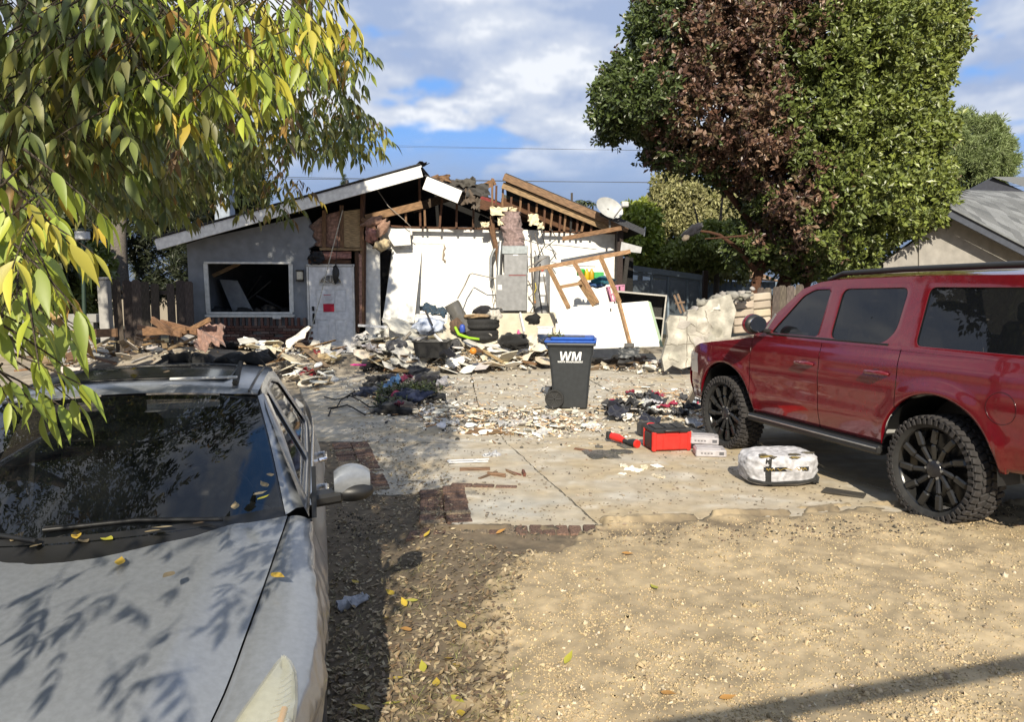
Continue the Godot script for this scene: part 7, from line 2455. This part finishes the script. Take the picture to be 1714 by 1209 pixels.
# ---------------------------------------------------------------- debris
const TIMBER := [Color(.42, .27, .14), Color(.50, .35, .19), Color(.33, .19, .09), Color(.20, .11, .06), Color(.56, .43, .26)]
const PLASTER := [Color(.74, .71, .63), Color(.68, .62, .50), Color(.60, .52, .38), Color(.78, .77, .73), Color(.52, .50, .46)]
func spot(zone: PackedVector2Array) -> Vector3:
	var q := rpoly(zone)
	return gp(q.x, q.y)
func planks(zone: Array, n: int, label: String, group: String, L: Vector2, pal: Array, lift := .10, steep := 14.0, widths := [.04, .065, .09, .14]) -> void:
	var pl := pv(zone)
	for i in n:
		var p := spot(pl)
		var l := rf(L.x, L.y); var w: float = pick(widths); var t: float = pick([.018, .038, .04])
		var b := B.new(); b.col = vary(pick(pal), .2)
		if rng.randf() < .45:   # snapped, splintered end
			var pg := PackedVector2Array([Vector2(-l * .5, -w * .5), Vector2(l * .5 - rf(0, .06), -w * .5), Vector2(l * .5 - rf(.05, .16), -w * .15), Vector2(l * .5, w * .1), Vector2(l * .5 - rf(.03, .10), w * .5), Vector2(-l * .5 + rf(0, .04), w * .5)])
			b.prism(pg, t, Transform3D(Basis(Vector3.RIGHT, PI / 2), Vector3.ZERO), .002)
		else:
			b.cbox(Vector3.ZERO, Vector3(l, t, w), .003)
		var tr := Transform3D(rb(rf(0, 180), rf(-12, 12), rf(-steep, steep)), p + Vector3(0, t * .5 + rf(.01, lift), 0))
		solo(b, "timber_offcut", M.board, label, "timber", group, tr)
func sheets(zone: Array, n: int, called: String, label: String, cat: String, group: String, L: Vector2, pal: Array, amp: float, m: Material, lift := .08, tilt := 25.0) -> void:
	var pl := pv(zone)
	for i in n:
		var p := spot(pl)
		var s := rf(L.x, L.y)
		var b := crumple(Vector3.ZERO, Vector2(s, s * rf(.5, .95)), rng.randi() % 9999, amp * s, Basis.IDENTITY, vary(pick(pal), .15), 6)
		solo(b, called, m, label, cat, group, Transform3D(rb(rf(0, 360), rf(-tilt, tilt), rf(-tilt, tilt)), p + Vector3(0, .02 + rf(0, lift), 0)))
func shards(zone: Array, n: int, called: String, label: String, cat: String, group: String, L: Vector2, pal: Array, th: float, m: Material, lift := .08, tilt := 25.0) -> void:
	# stiff broken pieces with straight torn edges
	var pl := pv(zone)
	for i in n:
		var p := spot(pl)
		var s := rf(L.x, L.y)
		var pg := PackedVector2Array()
		var k := 5 + rng.randi() % 3
		for j in k:
			var a := TAU * (j + rf(-.25, .25)) / k
			pg.append(Vector2(cos(a) * s * rf(.38, .6), sin(a) * s * rf(.25, .5)))
		var b := B.new(); b.col = vary(pick(pal), .15)
		b.prism(pg, th, Transform3D(Basis(Vector3.RIGHT, PI / 2), Vector3.ZERO))
		solo(b, called, m, label, cat, group, Transform3D(rb(rf(0, 360), rf(-tilt, tilt), rf(-tilt, tilt)), p + Vector3(0, .015 + rf(0, lift), 0)))
func heaps(zone: Array, n: int, called: String, label: String, cat: String, group: String, L: Vector2, pal: Array, m: Material, flatn := .45) -> void:
	var pl := pv(zone)
	for i in n:
		var p := spot(pl)
		var s := rf(L.x, L.y)
		var b := B.new(); b.col = vary(pick(pal), .2)
		b.lump(Vector3.ZERO, Vector3(s, s * flatn, s * rf(.6, 1.0)), rng.randi() % 9999, .75, 8)
		solo(b, called, m, label, cat, group, Transform3D(rb(rf(0, 360)), p + Vector3(0, s * flatn * .35, 0)))
func boxes(zone: Array, n: int, called: String, label: String, group: String, L: Vector2, pal: Array, m: Material, lift := .1) -> void:
	var pl := pv(zone)
	for i in n:
		var p := spot(pl)
		var s := rf(L.x, L.y)
		var b := B.new(); b.col = vary(pick(pal), .15)
		b.cbox(Vector3.ZERO, Vector3(s, s * rf(.4, .8), s * rf(.5, .9)), .004)
		solo(b, called, m, label, "debris", group, Transform3D(rb(rf(0, 360), rf(-30, 30), rf(-30, 30)), p + Vector3(0, s * .25 + rf(0, lift), 0)))
# small fragments nobody could count
func crumbs(zones: Array, n: int, pal: Array, mesh: Mesh, size: Vector2, called: String, flatn: bool, earth := false) -> void:
	var xf := []; var cols := []
	for z in zones:
		var pl := pv(z[0])
		for i in int(n * z[1]):
			var q := rpoly(pl)
			var e := edge_dist(pl, q)
			if rng.randf() > clampf(e / z[2] + .15, 0, 1): continue
			var p := gp(q.x, q.y)
			if not earth and nz.get_noise_2d(p.x * 1.8, p.z * 1.8) < -.25: continue
			if earth and rng.randf() > .35 + smoothstep(-.2, .35, nz2.get_noise_2d(p.x * 2.2, p.z * 2.2)): continue
			if not paved(p.x, -p.z) and -p.z < 11.0: p.y += soil_bump(p.x, -p.z) - .014
			var s := rf(size.x, size.y) * (1.6 if rng.randf() < .12 else 1.0)
			var bs := rb(rf(0, 360), rf(-20, 20), rf(-20, 20)) if flatn else Basis.from_euler(Vector3(rf(0, TAU), rf(0, TAU), rf(0, TAU)))
			xf.append(Transform3D(bs.scaled_local(Vector3(s, s * rf(.5, 1.0), s * rf(.5, 1.2))), p + Vector3(0, .014 + s * (.0 if earth else .12), 0)))
			cols.append(vary(pick(pal), .25))
	var o := multi(mesh, xf, cols, called, M.chip, self)
	tag(o, "", "", "", "stuff")
func shard_mesh(sd: int, th: float) -> ArrayMesh:
	var r := RandomNumberGenerator.new(); r.seed = sd
	var pg := PackedVector2Array()
	for j in 6:
		var a := TAU * (j + r.randf_range(-.3, .3)) / 6
		pg.append(Vector2(cos(a) * r.randf_range(.3, .6), sin(a) * r.randf_range(.25, .5)))
	var b := B.new(); b.prism(pg, th, Transform3D(Basis(Vector3.RIGHT, PI / 2), Vector3.ZERO)); return b.done()
func stone_mesh(sd: int) -> ArrayMesh:
	var b := B.new(); b.lump(Vector3.ZERO, Vector3(.5, .36, .45), sd, .7, 4); return b.done()

func make_debris() -> void:
	# heap of timber between the plank fence and the sedan's roof
	var zA := [[60, 612], [200, 606], [330, 604], [372, 612], [372, 632], [60, 640]]
	planks(zA, 46, "broken timber offcut in the heap below the plank fence", "timber heap below the fence", Vector2(.3, 1.0), TIMBER, .36, 24)
	boxes(zA, 22, "wood_block", "short sawn wood block in the heap below the plank fence", "wood blocks below the fence", Vector2(.12, .24), TIMBER, M.board, .25)
	shards(zA, 14, "board_scrap", "torn pale board scrap in the heap below the plank fence", "debris", "scraps below the fence", Vector2(.3, .6), [Color(.45, .42, .37), Color(.55, .5, .42), Color(.30, .30, .30)], .012, M.drywall, .25, 35)
	for s in [[[232, 548], [303, 560], .10, .05], [[270, 540], [330, 556], .12, .05], [[300, 562], [352, 535], .09, .05], [[240, 556], [312, 553], .14, .04], [[100, 560], [196, 557], .16, .05], [[255, 535], [290, 558], .13, .05]]:
		var a := at(s[0][0], s[0][1], 14.6 + rf(-.3, .3)); var e := at(s[1][0], s[1][1], 14.3 + rf(-.3, .3))
		var bm := board(a, e, s[3], s[2], vary(WOOD, .3), "roof_timber", M.board, self)
		tag(bm, "long brown roof timber lying across the heap by the grey wall", "timber", "long timbers by the grey wall")
	part(crumple(Vector3.ZERO, Vector2(.5, .6), 17, .16, Basis.IDENTITY, Color(.36, .22, .18), 10), "insulation_batt", M.cloth, self, Transform3D(rb(20, 40, 10), at(352, 562, 14.2)))
	tag(get_node("insulation_batt"), "slab of dusty pink insulation on the timber heap", "insulation")
	heaps([[345, 606], [410, 604], [430, 620], [350, 626]], 9, "charred_netting", "crumpled black burnt plastic in front of the brick facing", "debris", "burnt plastic by the brick facing", Vector2(.14, .3), [Color(.014, .014, .015)], M.char, .5)
	# pale plaster heap in front of the brick facing and the door
	var zB := [[380, 604], [470, 600], [545, 600], [570, 622], [540, 660], [470, 640], [400, 625]]
	shards(zB, 60, "plaster_shard", "broken pale plasterboard piece in the heap before the door", "plasterboard", "plaster heap before the door", Vector2(.18, .5), PLASTER, .014, M.drywall, .16, 30)
	planks(zB, 16, "splintered board in the plaster heap before the door", "boards before the door", Vector2(.3, .8), TIMBER, .18, 18)
	sheets(zB, 8, "red_rag", "red cloth scrap in the heap before the door", "cloth", "red cloth before the door", Vector2(.15, .3), [Color(.35, .015, .03), Color(.45, .02, .03)], .25, M.cloth, .15, 30)
	heaps(zB, 8, "paper_wad", "crumpled cream insulation wad in the heap before the door", "insulation", "cream wads before the door", Vector2(.10, .2), [Color(.58, .46, .26), Color(.64, .52, .32)], M.cloth, .6)
	var pl := board(gp(500, 620) + Vector3(0, .16, 0), gp(548, 630) + Vector3(0, .05, 0), .14, .03, Color(.34, .24, .15), "grey_plank", M.board, self)
	tag(pl, "weathered plank sloping out of the plaster heap", "timber")
	# central heap below the white wall
	var zC := [[600, 606], [640, 599], [700, 598], [790, 600], [860, 600], [915, 602], [915, 620], [800, 628], [700, 626], [615, 630]]
	shards(zC, 110, "drywall_shard", "broken white drywall piece in the heap under the white wall", "plasterboard", "drywall heap under the white wall", Vector2(.18, .60), PLASTER, .014, M.drywall, .22, 32)
	sheets(zC, 16, "torn_drywall_sheet", "large torn drywall sheet tilted in the heap under the white wall", "plasterboard", "large drywall sheets under the white wall", Vector2(.6, 1.1), PLASTER, .06, M.drywall, .35, 48)
	sheets([[430, 606], [540, 602], [560, 618], [440, 622]], 6, "torn_drywall_sheet", "large torn drywall sheet tilted in the heap before the door", "plasterboard", "large drywall sheets before the door", Vector2(.5, .85), PLASTER, .06, M.drywall, .25, 40)
	planks(zC, 44, "splintered board in the heap under the white wall", "boards under the white wall", Vector2(.25, .9), TIMBER, .2, 20)
	heaps(zC, 16, "dark_wad", "dark sooty cloth wad in the heap under the white wall", "cloth", "sooty wads under the white wall", Vector2(.10, .26), [Color(.02, .02, .022), Color(.06, .06, .065), Color(.12, .12, .13)], M.cloth, .5)
	sheets(zC, 16, "paper_sheet", "crumpled pale paper sheet in the heap under the white wall", "paper", "papers under the white wall", Vector2(.18, .4), [Color(.72, .71, .68), Color(.62, .60, .56)], .22, M.cloth, .25, 40)
	for s in [["plastic_bag", "clear bluish plastic bag on the heap left of the tyres", "bag", 716, 547, 15.4, Vector3(.30, .17, .2), Color(.50, .56, .68), M.plastic, .35], ["grey_cushion", "grey cushion slumped on the rubble left of the tote", "cushion", 662, 580, 14.9, Vector3(.22, .14, .16), Color(.14, .14, .15), M.cloth, .4], ["pink_sheet", "bright pink plastic sheet on the slab near the door", "plastic sheet", 600, 611, 14.4, Vector3(.17, .02, .08), Color(.75, .05, .30), M.plastic, .2], ["pink_flower", "small pink toy flower on the rubble", "toy", 868, 562, 15.4, Vector3(.06, .09, .05), Color(.65, .08, .22), M.plastic, .5], ["teddy_bear", "brown furry toy half hidden left of the tyres", "toy", 763, 545, 15.6, Vector3(.13, .15, .12), Color(.14, .09, .055), M.cloth, .3], ["orange_ball", "orange rubber ball in the white rubble", "ball", 792, 588, 14.4, Vector3(.07, .07, .07), Color(.6, .22, .02), M.plastic, .05], ["black_holdall", "black cloth holdall on the ground right of the tyres", "bag", 862, 572, 15.2, Vector3(.30, .17, .2), Color(.014, .014, .015), M.cloth, .4]]:
		var b := B.new(); b.col = s[7]; b.lump(Vector3.ZERO, s[6], s[3], s[9], 11)
		var p := at(s[3], s[4], s[5])
		solo(b, s[0], s[8], s[1], s[2], "", Transform3D(yaw(rf(-30, 30)), p))
	# lime green toy rail
	var b := B.new(); b.col = Color(.28, .50, .02)
	b.tube([at(762, 548, 15.3), at(768, 560, 15.2), at(785, 566, 15.1), at(802, 568, 15.0)], [.03, .035, .03, .025], 8)
	solo(b, "green_toy_rail", M.plastic, "lime green plastic toy frame bent in front of the tyres", "toy")
	b = B.new(); b.col = Color(.04, .09, .40); b.lathe([Vector2(.001, .16), Vector2(.03, .16), Vector2(.06, .12), Vector2(.06, 0), Vector2(.001, 0)], 14, Transform3D.IDENTITY)
	solo(b, "blue_bottle", M.plastic, "blue bottle with a white cap beside the toy bear", "bottle", "", Transform3D(Basis.IDENTITY, at(774, 556, 15.5)))
	for s in [[[712, 520], [724, 545], .04, Color(.04, .04, .042), "black_strut"], [[727, 560], [752, 585], .05, Color(.7, .7, .7), "white_rail"], [[745, 598], [760, 616], .08, Color(.72, .71, .68), "white_batten"], [[870, 525], [877, 557], .10, Color(.74, .73, .70), "white_batten"], [[655, 590], [688, 556], .06, Color(.45, .40, .33), "pale_lath"], [[600, 545], [648, 548], .05, Color(.55, .57, .60), "metal_track"]]:
		var o := board(at(s[0][0], s[0][1], 15.2), at(s[1][0], s[1][1], 14.9), .03, s[2], s[3], s[4], M.paint, self)
		tag(o, {"black_strut": "thin black strut sticking up from the rubble", "white_rail": "white rail lying across the black tote", "white_batten": "white painted slat standing in the rubble", "pale_lath": "pale lath leaning over the grey cushion", "metal_track": "grey metal track running out of the wall by the door"}[s[4]], "debris", "white slats in the rubble" if s[4] == "white_batten" else "")
	var cb := board(gp(632, 612) + Vector3(0, .06, 0), gp(716, 618) + Vector3(0, .08, 0), .38, .02, Color(.40, .29, .16), "chipboard_panel", M.board, self)
	tag(cb, "wide brown chipboard panel lying in front of the tote", "board")
	# under the fallen wall and the broken wall
	var zD := [[995, 604], [1105, 602], [1190, 616], [1175, 632], [1060, 630], [1000, 622]]
	shards(zD, 26, "rubble_piece", "pale rubble piece along the foot of the fallen wall", "rubble", "rubble at the fallen wall", Vector2(.12, .32), PLASTER + [Color(.38, .27, .2)], .05, M.stucco, .08, 25)
	planks([[1000, 608], [1120, 602], [1120, 614], [1000, 620]], 9, "dark weathered board along the foot of the fallen wall", "boards at the fallen wall", Vector2(.5, 1.6), [Color(.12, .09, .06), Color(.25, .17, .1)], .05, 5)
	for i in 2:
		b = B.new(); b.col = Color(.60, .55, .46); b.tube([Vector3(-.12, 0, 0), Vector3(.12, 0, 0)], .075, 14); b.col = Color(.1, .08, .06); b.tube([Vector3(-.123, 0, 0), Vector3(.123, 0, 0)], .03, 10)
		solo(b, "paper_roll", M.drywall, "pale paper roll lying in the rubble beside the bin", "paper roll", "paper rolls beside the bin", Transform3D(rb(70 + 30 * i, 0, 0), gp(1030 + 22 * i, 606) + Vector3(0, .09, 0)))
	# pile of clothes and branches left of the middle
	var zE := [[640, 640], [700, 625], [740, 650], [735, 690], [660, 700], [610, 680], [615, 655]]
	heaps(zE, 15, "dark_garment", "dark crumpled garment in the clothes heap on the slab", "clothes", "clothes heap on the slab", Vector2(.12, .3), [Color(.014, .016, .03), Color(.02, .02, .022), Color(.02, .03, .07), Color(.015, .015, .015)], M.cloth, .42)
	sheets(zE, 9, "bright_garment", "small bright cloth in the clothes heap on the slab", "clothes", "bright cloths in the heap", Vector2(.14, .3), [Color(.30, .02, .06), Color(.06, .16, .36), Color(.4, .4, .42), Color(.22, .03, .08)], .25, M.cloth, .15, 30)
	for k in 5:
		solo(_weeds(.26, .20, 60, Color(.05, .065, .02), 30 + k), "cut_branch", M.leaf, "dark green cut branch lying against the clothes heap", "branch", "cut branches by the clothes heap", Transform3D(rb(rf(0, 360)), gp(rf(650, 728), rf(665, 690)) + Vector3(0, .04, 0)))
	b = B.new(); b.col = Color(.12, .10, .085); b.lump(Vector3.ZERO, Vector3(.24, .10, .16), 88, .35, 9)
	solo(b, "dusty_sack", M.cloth, "dusty brown sack beside the cut branches", "sack", "", Transform3D(Basis.IDENTITY, gp(672, 692) + Vector3(0, .06, 0)))
	b = B.new(); b.col = Color(.012, .012, .012)
	for k in 3:
		var pts := []
		for i in 9: pts.append(gp(lerpf(545, 668, i / 8.0) + rf(-6, 6), 668 + 12 * k + 9 * sin(i * 1.3 + k)) + Vector3(0, .03 + .02 * (i % 2), 0))
		b.tube(pts, .012, 5)
	solo(b, "black_cables", M.rubber, "tangled black cables lying on the shaded slab", "cable")
	# white and grey fragments in the middle of the drive
	var zF := [[690, 690], [760, 680], [900, 692], [1000, 700], [1010, 725], [900, 735], [780, 732], [700, 712]]
	shards(zF, 55, "plaster_flake", "chalky plaster flake strewn across the drive", "plasterboard", "plaster flakes on the drive", Vector2(.08, .22), PLASTER, .010, M.drywall, .05, 20)
	sheets(zF, 14, "paper_scrap", "torn pale paper scrap among the plaster flakes", "paper", "paper scraps on the drive", Vector2(.12, .26), [Color(.70, .69, .66), Color(.55, .54, .52)], .22, M.cloth, .03, 15)
	sheets([[790, 725], [840, 722], [840, 735], [790, 736]], 2, "brown_strip", "brown wood veneer strip among the flakes", "timber", "veneer strips", Vector2(.3, .4), [Color(.33, .2, .1)], .1, M.board, .02, 6)
	# clothes and papers before the SUV
	var zG := [[1010, 668], [1080, 652], [1150, 655], [1185, 680], [1180, 720], [1060, 712], [1010, 700]]
	shards(zG, 26, "grey_scrap", "grey and white scrap in the heap before the red car", "debris", "scraps before the red car", Vector2(.08, .24), PLASTER + [Color(.3, .3, .3), Color(.08, .08, .08)], .012, M.drywall, .08, 25)
	sheets(zG, 16, "cloth_scrap", "crumpled dark cloth in the heap before the red car", "clothes", "dark cloths before the red car", Vector2(.2, .42), [Color(.02, .02, .025), Color(.015, .02, .04), Color(.05, .05, .055)], .22, M.cloth, .08, 20)
	sheets(zG, 7, "pink_cloth", "crimson cloth scrap in the heap before the red car", "clothes", "crimson cloths before the red car", Vector2(.14, .25), [Color(.40, .02, .07)], .22, M.cloth, .10, 20)
	sheets(zG, 7, "white_cloth", "white cloth scrap in the heap before the red car", "clothes", "white cloths before the red car", Vector2(.16, .3), [Color(.66, .66, .68), Color(.45, .55, .62)], .2, M.cloth, .10, 20)
	var gb := board(gp(1148, 690) + Vector3(0, .02, 0), gp(1164, 690) + Vector3(.05, .36, -.1), .26, .02, Color(.30, .25, .19), "leaning_board", M.board, self, Vector3(.9, 0, .4))
	tag(gb, "grey-brown board propped up before the front bumper", "board")
	b = crumple(Vector3.ZERO, Vector2(.6, .45), 55, .12, Basis.IDENTITY, Color(.015, .015, .017), 10)
	solo(b, "black_sheet", M.cloth, "black plastic sheet spread among the scraps before the red car", "plastic sheet", "", Transform3D(yaw(15), gp(1050, 690) + Vector3(0, .06, 0)))
	# ash patch pieces by the saw, small slab litter
	sheets([[980, 748], [1040, 744], [1075, 765], [1000, 770]], 7, "ash_flake", "thin grey ash flake on the slab near the power tool", "debris", "ash flakes on the slab", Vector2(.12, .34), [Color(.10, .095, .085), Color(.16, .15, .13)], .05, M.char, .004, 4)
	for s in [[976, 757, "splinter", "reddish wood splinter lying on the slab", "timber", Color(.28, .14, .08), .22, .04], [1412, 830, "dark_offcut", "flat dark offcut lying before the rear wheel", "board", Color(.07, .06, .05), .34, .14]]:
		b = B.new(); b.col = s[5]; b.cbox(Vector3.ZERO, Vector3(s[6], .02, s[7]), .003)
		solo(b, s[2], M.board, s[3], s[4], "", Transform3D(rb(-35), gp(s[0], s[1]) + Vector3(0, .026, 0)))
	b = B.new(); b.col = Color(.66, .67, .68)
	b.beam(Vector3(-.22, 0, -.03), Vector3(.22, 0, -.03), .03, .012); b.beam(Vector3(-.22, 0, .06), Vector3(.2, 0, .06), .03, .012); b.beam(Vector3(-.22, 0, -.03), Vector3(-.2, 0, .06), .03, .012); b.beam(Vector3(.05, 0, -.03), Vector3(.1, 0, .06), .03, .012)
	solo(b, "white_bracket", M.plastic, "flat white plastic bracket frame lying on the walk", "debris", "", Transform3D(yaw(8), gp(785, 775) + Vector3(0, .025, 0)))
	sheets([[800, 765], [850, 762], [855, 775], [800, 778]], 3, "glove", "pale crumpled glove scrap on the walk", "cloth", "glove scraps", Vector2(.12, .2), [Color(.5, .5, .52), Color(.62, .64, .66)], .25, M.cloth, .01, 8)
	planks([[790, 780], [880, 776], [890, 800], [790, 800]], 6, "reddish splintered stick on the walk", "sticks on the walk", Vector2(.15, .4), [Color(.24, .09, .06), Color(.28, .17, .1)], .008, 3, [.015, .025, .035])
	b = crumple(Vector3.ZERO, Vector2(.17, .09), 5, .04, Basis.IDENTITY, Color(.68, .70, .76), 6)
	solo(b, "torn_paper", M.cloth, "white torn paper on the leafy soil beside the sedan", "paper", "", Transform3D(rb(24, 0, 10), gp(590, 1018) + Vector3(0, .05, 0)))
	sheets([[1020, 782], [1110, 780], [1115, 800], [1020, 802]], 6, "slab_scrap", "small pale scrap lying on the dusty slab", "debris", "scraps on the dusty slab", Vector2(.06, .16), PLASTER, .1, M.drywall, .004, 6)
	# things lying on the sedan's roof
	var S: Node3D = get_node("silver_sedan")
	b = crumple(Vector3.ZERO, Vector2(.62, .22), 91, .07, Basis.IDENTITY, Color(.012, .012, .012), 10)
	solo(b, "black_tarp_scrap", M.cloth, "black plastic scrap lying along the rear of the sedan's roof", "tarp", "", S.transform * Transform3D(rb(90, 0, 0), Vector3(2.55, 1.475, .26)))
	b = B.new(); b.col = Color(.6, .6, .58); b.cbox(Vector3.ZERO, Vector3(.30, .012, .018), .003); b.cbox(Vector3(-.15, 0, 0), Vector3(.05, .014, .03), .004)
	solo(b, "white_stick", M.plastic, "white plastic stick lying on the sedan's roof", "stick", "", S.transform * Transform3D(rb(86, 0, 0), Vector3(1.52, 1.475, .30)))
	b = B.new(); b.col = Color(.012, .012, .012)
	var st := []
	for i in 8: st.append(Vector3(1.45 + i * .15, 1.452 + .006 * (i % 2), .47 - .01 * i))
	b.tube(st, .016, 6)
	solo(b, "roof_strap", M.rubber, "black strap lying along the edge of the sedan's roof", "strap", "", S.transform)

	# ---- uncountable small stuff
	var sm := shard_mesh(3, .16); var sm2 := shard_mesh(8, .25); var st1 := stone_mesh(5)
	var chips := B.new(); chips.cbox(Vector3.ZERO, Vector3(1.3, .10, .16), .01)
	var field := [[zB, .14, 8.0], [zC, .34, 8.0], [zF, .30, 12.0], [zG, .18, 10.0], [zD, .10, 6.0], [[[560, 600], [1000, 600], [1180, 640], [1180, 720], [900, 760], [640, 720], [560, 660]], .30, 40.0], [zA, .06, 8.0], [zE, .06, 8.0]]
	crumbs(field, 9000, PLASTER + [Color(.45, .40, .32), Color(.25, .22, .18), Color(.38, .36, .33), Color(.50, .47, .41)], sm, Vector2(.012, .060), "plaster_crumbs", true)
	crumbs(field, 2600, TIMBER + [Color(.05, .045, .04)], chips.done(), Vector2(.03, .10), "wood_splinters", true)
	crumbs(field, 2600, [Color(.03, .03, .03), Color(.08, .075, .07), Color(.14, .12, .1), Color(.3, .28, .25)], sm2, Vector2(.02, .06), "burnt_crumbs", false)
	crumbs([[[[560, 690], [1180, 720], [1480, 850], [1010, 890], [740, 890], [560, 800]], 1.0, 20.0]], 2200, [Color(.17, .14, .10), Color(.22, .17, .12), Color(.12, .10, .08), Color(.34, .29, .22)], sm, Vector2(.008, .028), "slab_grit", true)
	crumbs([[[[700, 885], [900, 905], [1000, 900], [1010, 890], [740, 880]], .25, 4.0], [[[560, 850], [700, 880], [720, 900], [560, 900]], .2, 6.0], [[[1000, 895], [1714, 850], [1714, 900], [1000, 930]], .4, 10.0]], 1700, [Color(.10, .08, .06), Color(.05, .045, .035), Color(.2, .15, .1)], st1, Vector2(.006, .022), "dark_grit", false)
	# clods and stones of the spread soil
	var soil := [[[[860, 940], [1010, 905], [1714, 880], [1714, 1250], [820, 1250], [840, 1050]], 1.0, 14.0], [[[1010, 884], [1500, 862], [1714, 850], [1714, 895], [1010, 920]], .10, 6.0]]
	crumbs(soil, 30000, [Color(.40, .31, .18), Color(.35, .27, .155), Color(.43, .335, .195)], st1, Vector2(.0035, .012), "soil_clods", false, true)
	crumbs(soil, 2600, [Color(.42, .33, .20), Color(.38, .295, .175), Color(.30, .235, .15), Color(.46, .39, .28)], stone_mesh(9), Vector2(.008, .030), "soil_stones", false, true)
	# leaf litter on the dark ground left
	var dry := [Color(.16, .11, .065), Color(.24, .175, .10), Color(.10, .07, .045), Color(.32, .25, .15), Color(.20, .16, .10), Color(.38, .31, .2)]
	var litter := [[[[545, 740], [700, 760], [760, 900], [900, 930], [850, 1020], [850, 1250], [520, 1250], [540, 900]], .8, 10.0], [[[590, 700], [760, 760], [760, 880], [590, 850]], .2, 10.0]]
	var cl := leaflet(.45, -.35)
	var xf := []; var cols := []
	for z in litter:
		var zp := pv(z[0])
		for i in int(6500 * z[1]):
			var q := rpoly(zp)
			var p := gp(q.x, q.y)
			p.y += soil_bump(p.x, -p.z) * (0.0 if paved(p.x, -p.z) else 1.0) + .012
			var s := rf(.014, .046)
			xf.append(Transform3D(rb(rf(0, 360), rf(-30, 30), rf(-25, 25)).scaled_local(Vector3(s, s * rf(-1, 1.6), s)), p)); cols.append(vary(pick(dry), .3))
	tag(multi(cl, xf, cols, "leaf_litter", M.leaf, self), "", "", "", "stuff")
	# dry grass blades
	var gb2 := B.new(); gb2.tri(Vector3(-.01, 0, 0), Vector3(.0, 1, .5), Vector3(.01, 0, 0))
	xf = []; cols = []
	for i in 3800:
		var q := rpoly(pv([[560, 950], [860, 930], [880, 1250], [540, 1250]]))
		if nz.get_noise_2d(q.x * .012, q.y * .012) < .0: continue
		var p := gp(q.x, q.y); p.y += soil_bump(p.x, -p.z)
		xf.append(Transform3D(rb(rf(0, 360), rf(20, 85)).scaled_local(Vector3(.16, rf(.03, .08), .06)), p)); cols.append(vary(pick([Color(.34, .28, .14), Color(.28, .25, .11), Color(.20, .21, .07)]), .25))
	tag(multi(gb2.done(), xf, cols, "dry_grass", M.leaf, self), "", "", "", "stuff")
	# single bright leaves one can pick out
	var fresh := [Color(.50, .36, .04), Color(.45, .30, .05), Color(.36, .34, .05), Color(.42, .22, .06)]
	for s in [[700, 1010], [680, 1020], [690, 1060], [760, 1115], [745, 1105], [770, 1195], [755, 1180], [620, 1195], [640, 1190], [710, 905], [830, 898], [1040, 940], [945, 1130], [1105, 1178], [1203, 1188], [1100, 1000], [600, 980], [660, 1000], [710, 1130], [730, 1160], [800, 1170], [675, 1140], [640, 1040], [780, 1060]]:
		var p := gp(s[0], s[1]); p.y += soil_bump(p.x, -p.z) + .015
		var k: Color = pick(fresh)
		var a := cl.surface_get_arrays(0); var ca := PackedColorArray(); ca.resize(a[Mesh.ARRAY_VERTEX].size()); ca.fill(k); a[Mesh.ARRAY_COLOR] = ca
		var me := ArrayMesh.new(); me.add_surface_from_arrays(Mesh.PRIMITIVE_TRIANGLES, a)
		var o := part(me, "fallen_leaf", M.leaf, self, Transform3D(rb(rf(0, 360), rf(-15, 15), rf(-15, 15)).scaled_local(Vector3(.085, .05, .085)), p))
		tag(o, "single yellow fallen leaf lying on the soil", "leaf", "yellow leaves on the soil")
	# leaves caught at the foot of the windscreen and on the bonnet
	for s in [[.40, 1.02, -.10], [.39, 1.03, .02], [.38, 1.02, .14], [.41, 1.03, .24], [.47, 1.03, .40], [.58, 1.04, .54], [.66, 1.05, .62], [.74, 1.08, .655], [.82, 1.12, .66], [.70, 1.06, .60], [.45, 1.03, .33], [.42, 1.03, -.2], [.37, 1.02, .06], [.05, 1.0, .40], [-.2, .925, -.1], [.2, .985, .2], [.12, .935, .70], [-.1, .90, .3], [1.7, 1.48, .1], [1.9, 1.48, -.1], [1.3, 1.40, .48]]:
		var k: Color = pick(fresh + dry)
		var a := cl.surface_get_arrays(0); var ca := PackedColorArray(); ca.resize(a[Mesh.ARRAY_VERTEX].size()); ca.fill(k); a[Mesh.ARRAY_COLOR] = ca
		var me := ArrayMesh.new(); me.add_surface_from_arrays(Mesh.PRIMITIVE_TRIANGLES, a)
		var onw: bool = s[0] > .36 and s[0] < .9
		var o := part(me, "fallen_leaf", M.leaf, self, S.transform * Transform3D(rb(rf(0, 360), rf(-8, 8), rf(-8, 8)).scaled_local(Vector3(.075, .03, .075)), Vector3(s[0], s[1] + .01, s[2])))
		tag(o, "dry leaf caught at the foot of the sedan's windscreen" if onw else "dry leaf lying on the sedan's silver body", "leaf", "leaves at the windscreen" if onw else "leaves on the sedan")
func _ready() -> void:
	rng.seed = 12
	materials()
	camera_and_light()
	make_ground()
	make_slabs()
	make_hills()
	make_house()
	make_suv()
	make_sedan()
	rng.seed = 22
	make_bin()
	make_tools()
	make_garage_things()
	make_fallen_wall()
	make_boundaries()
	rng.seed = 41
	make_ash_tree()
	make_side_tree()
	make_trees()
	rng.seed = 13
	make_debris()
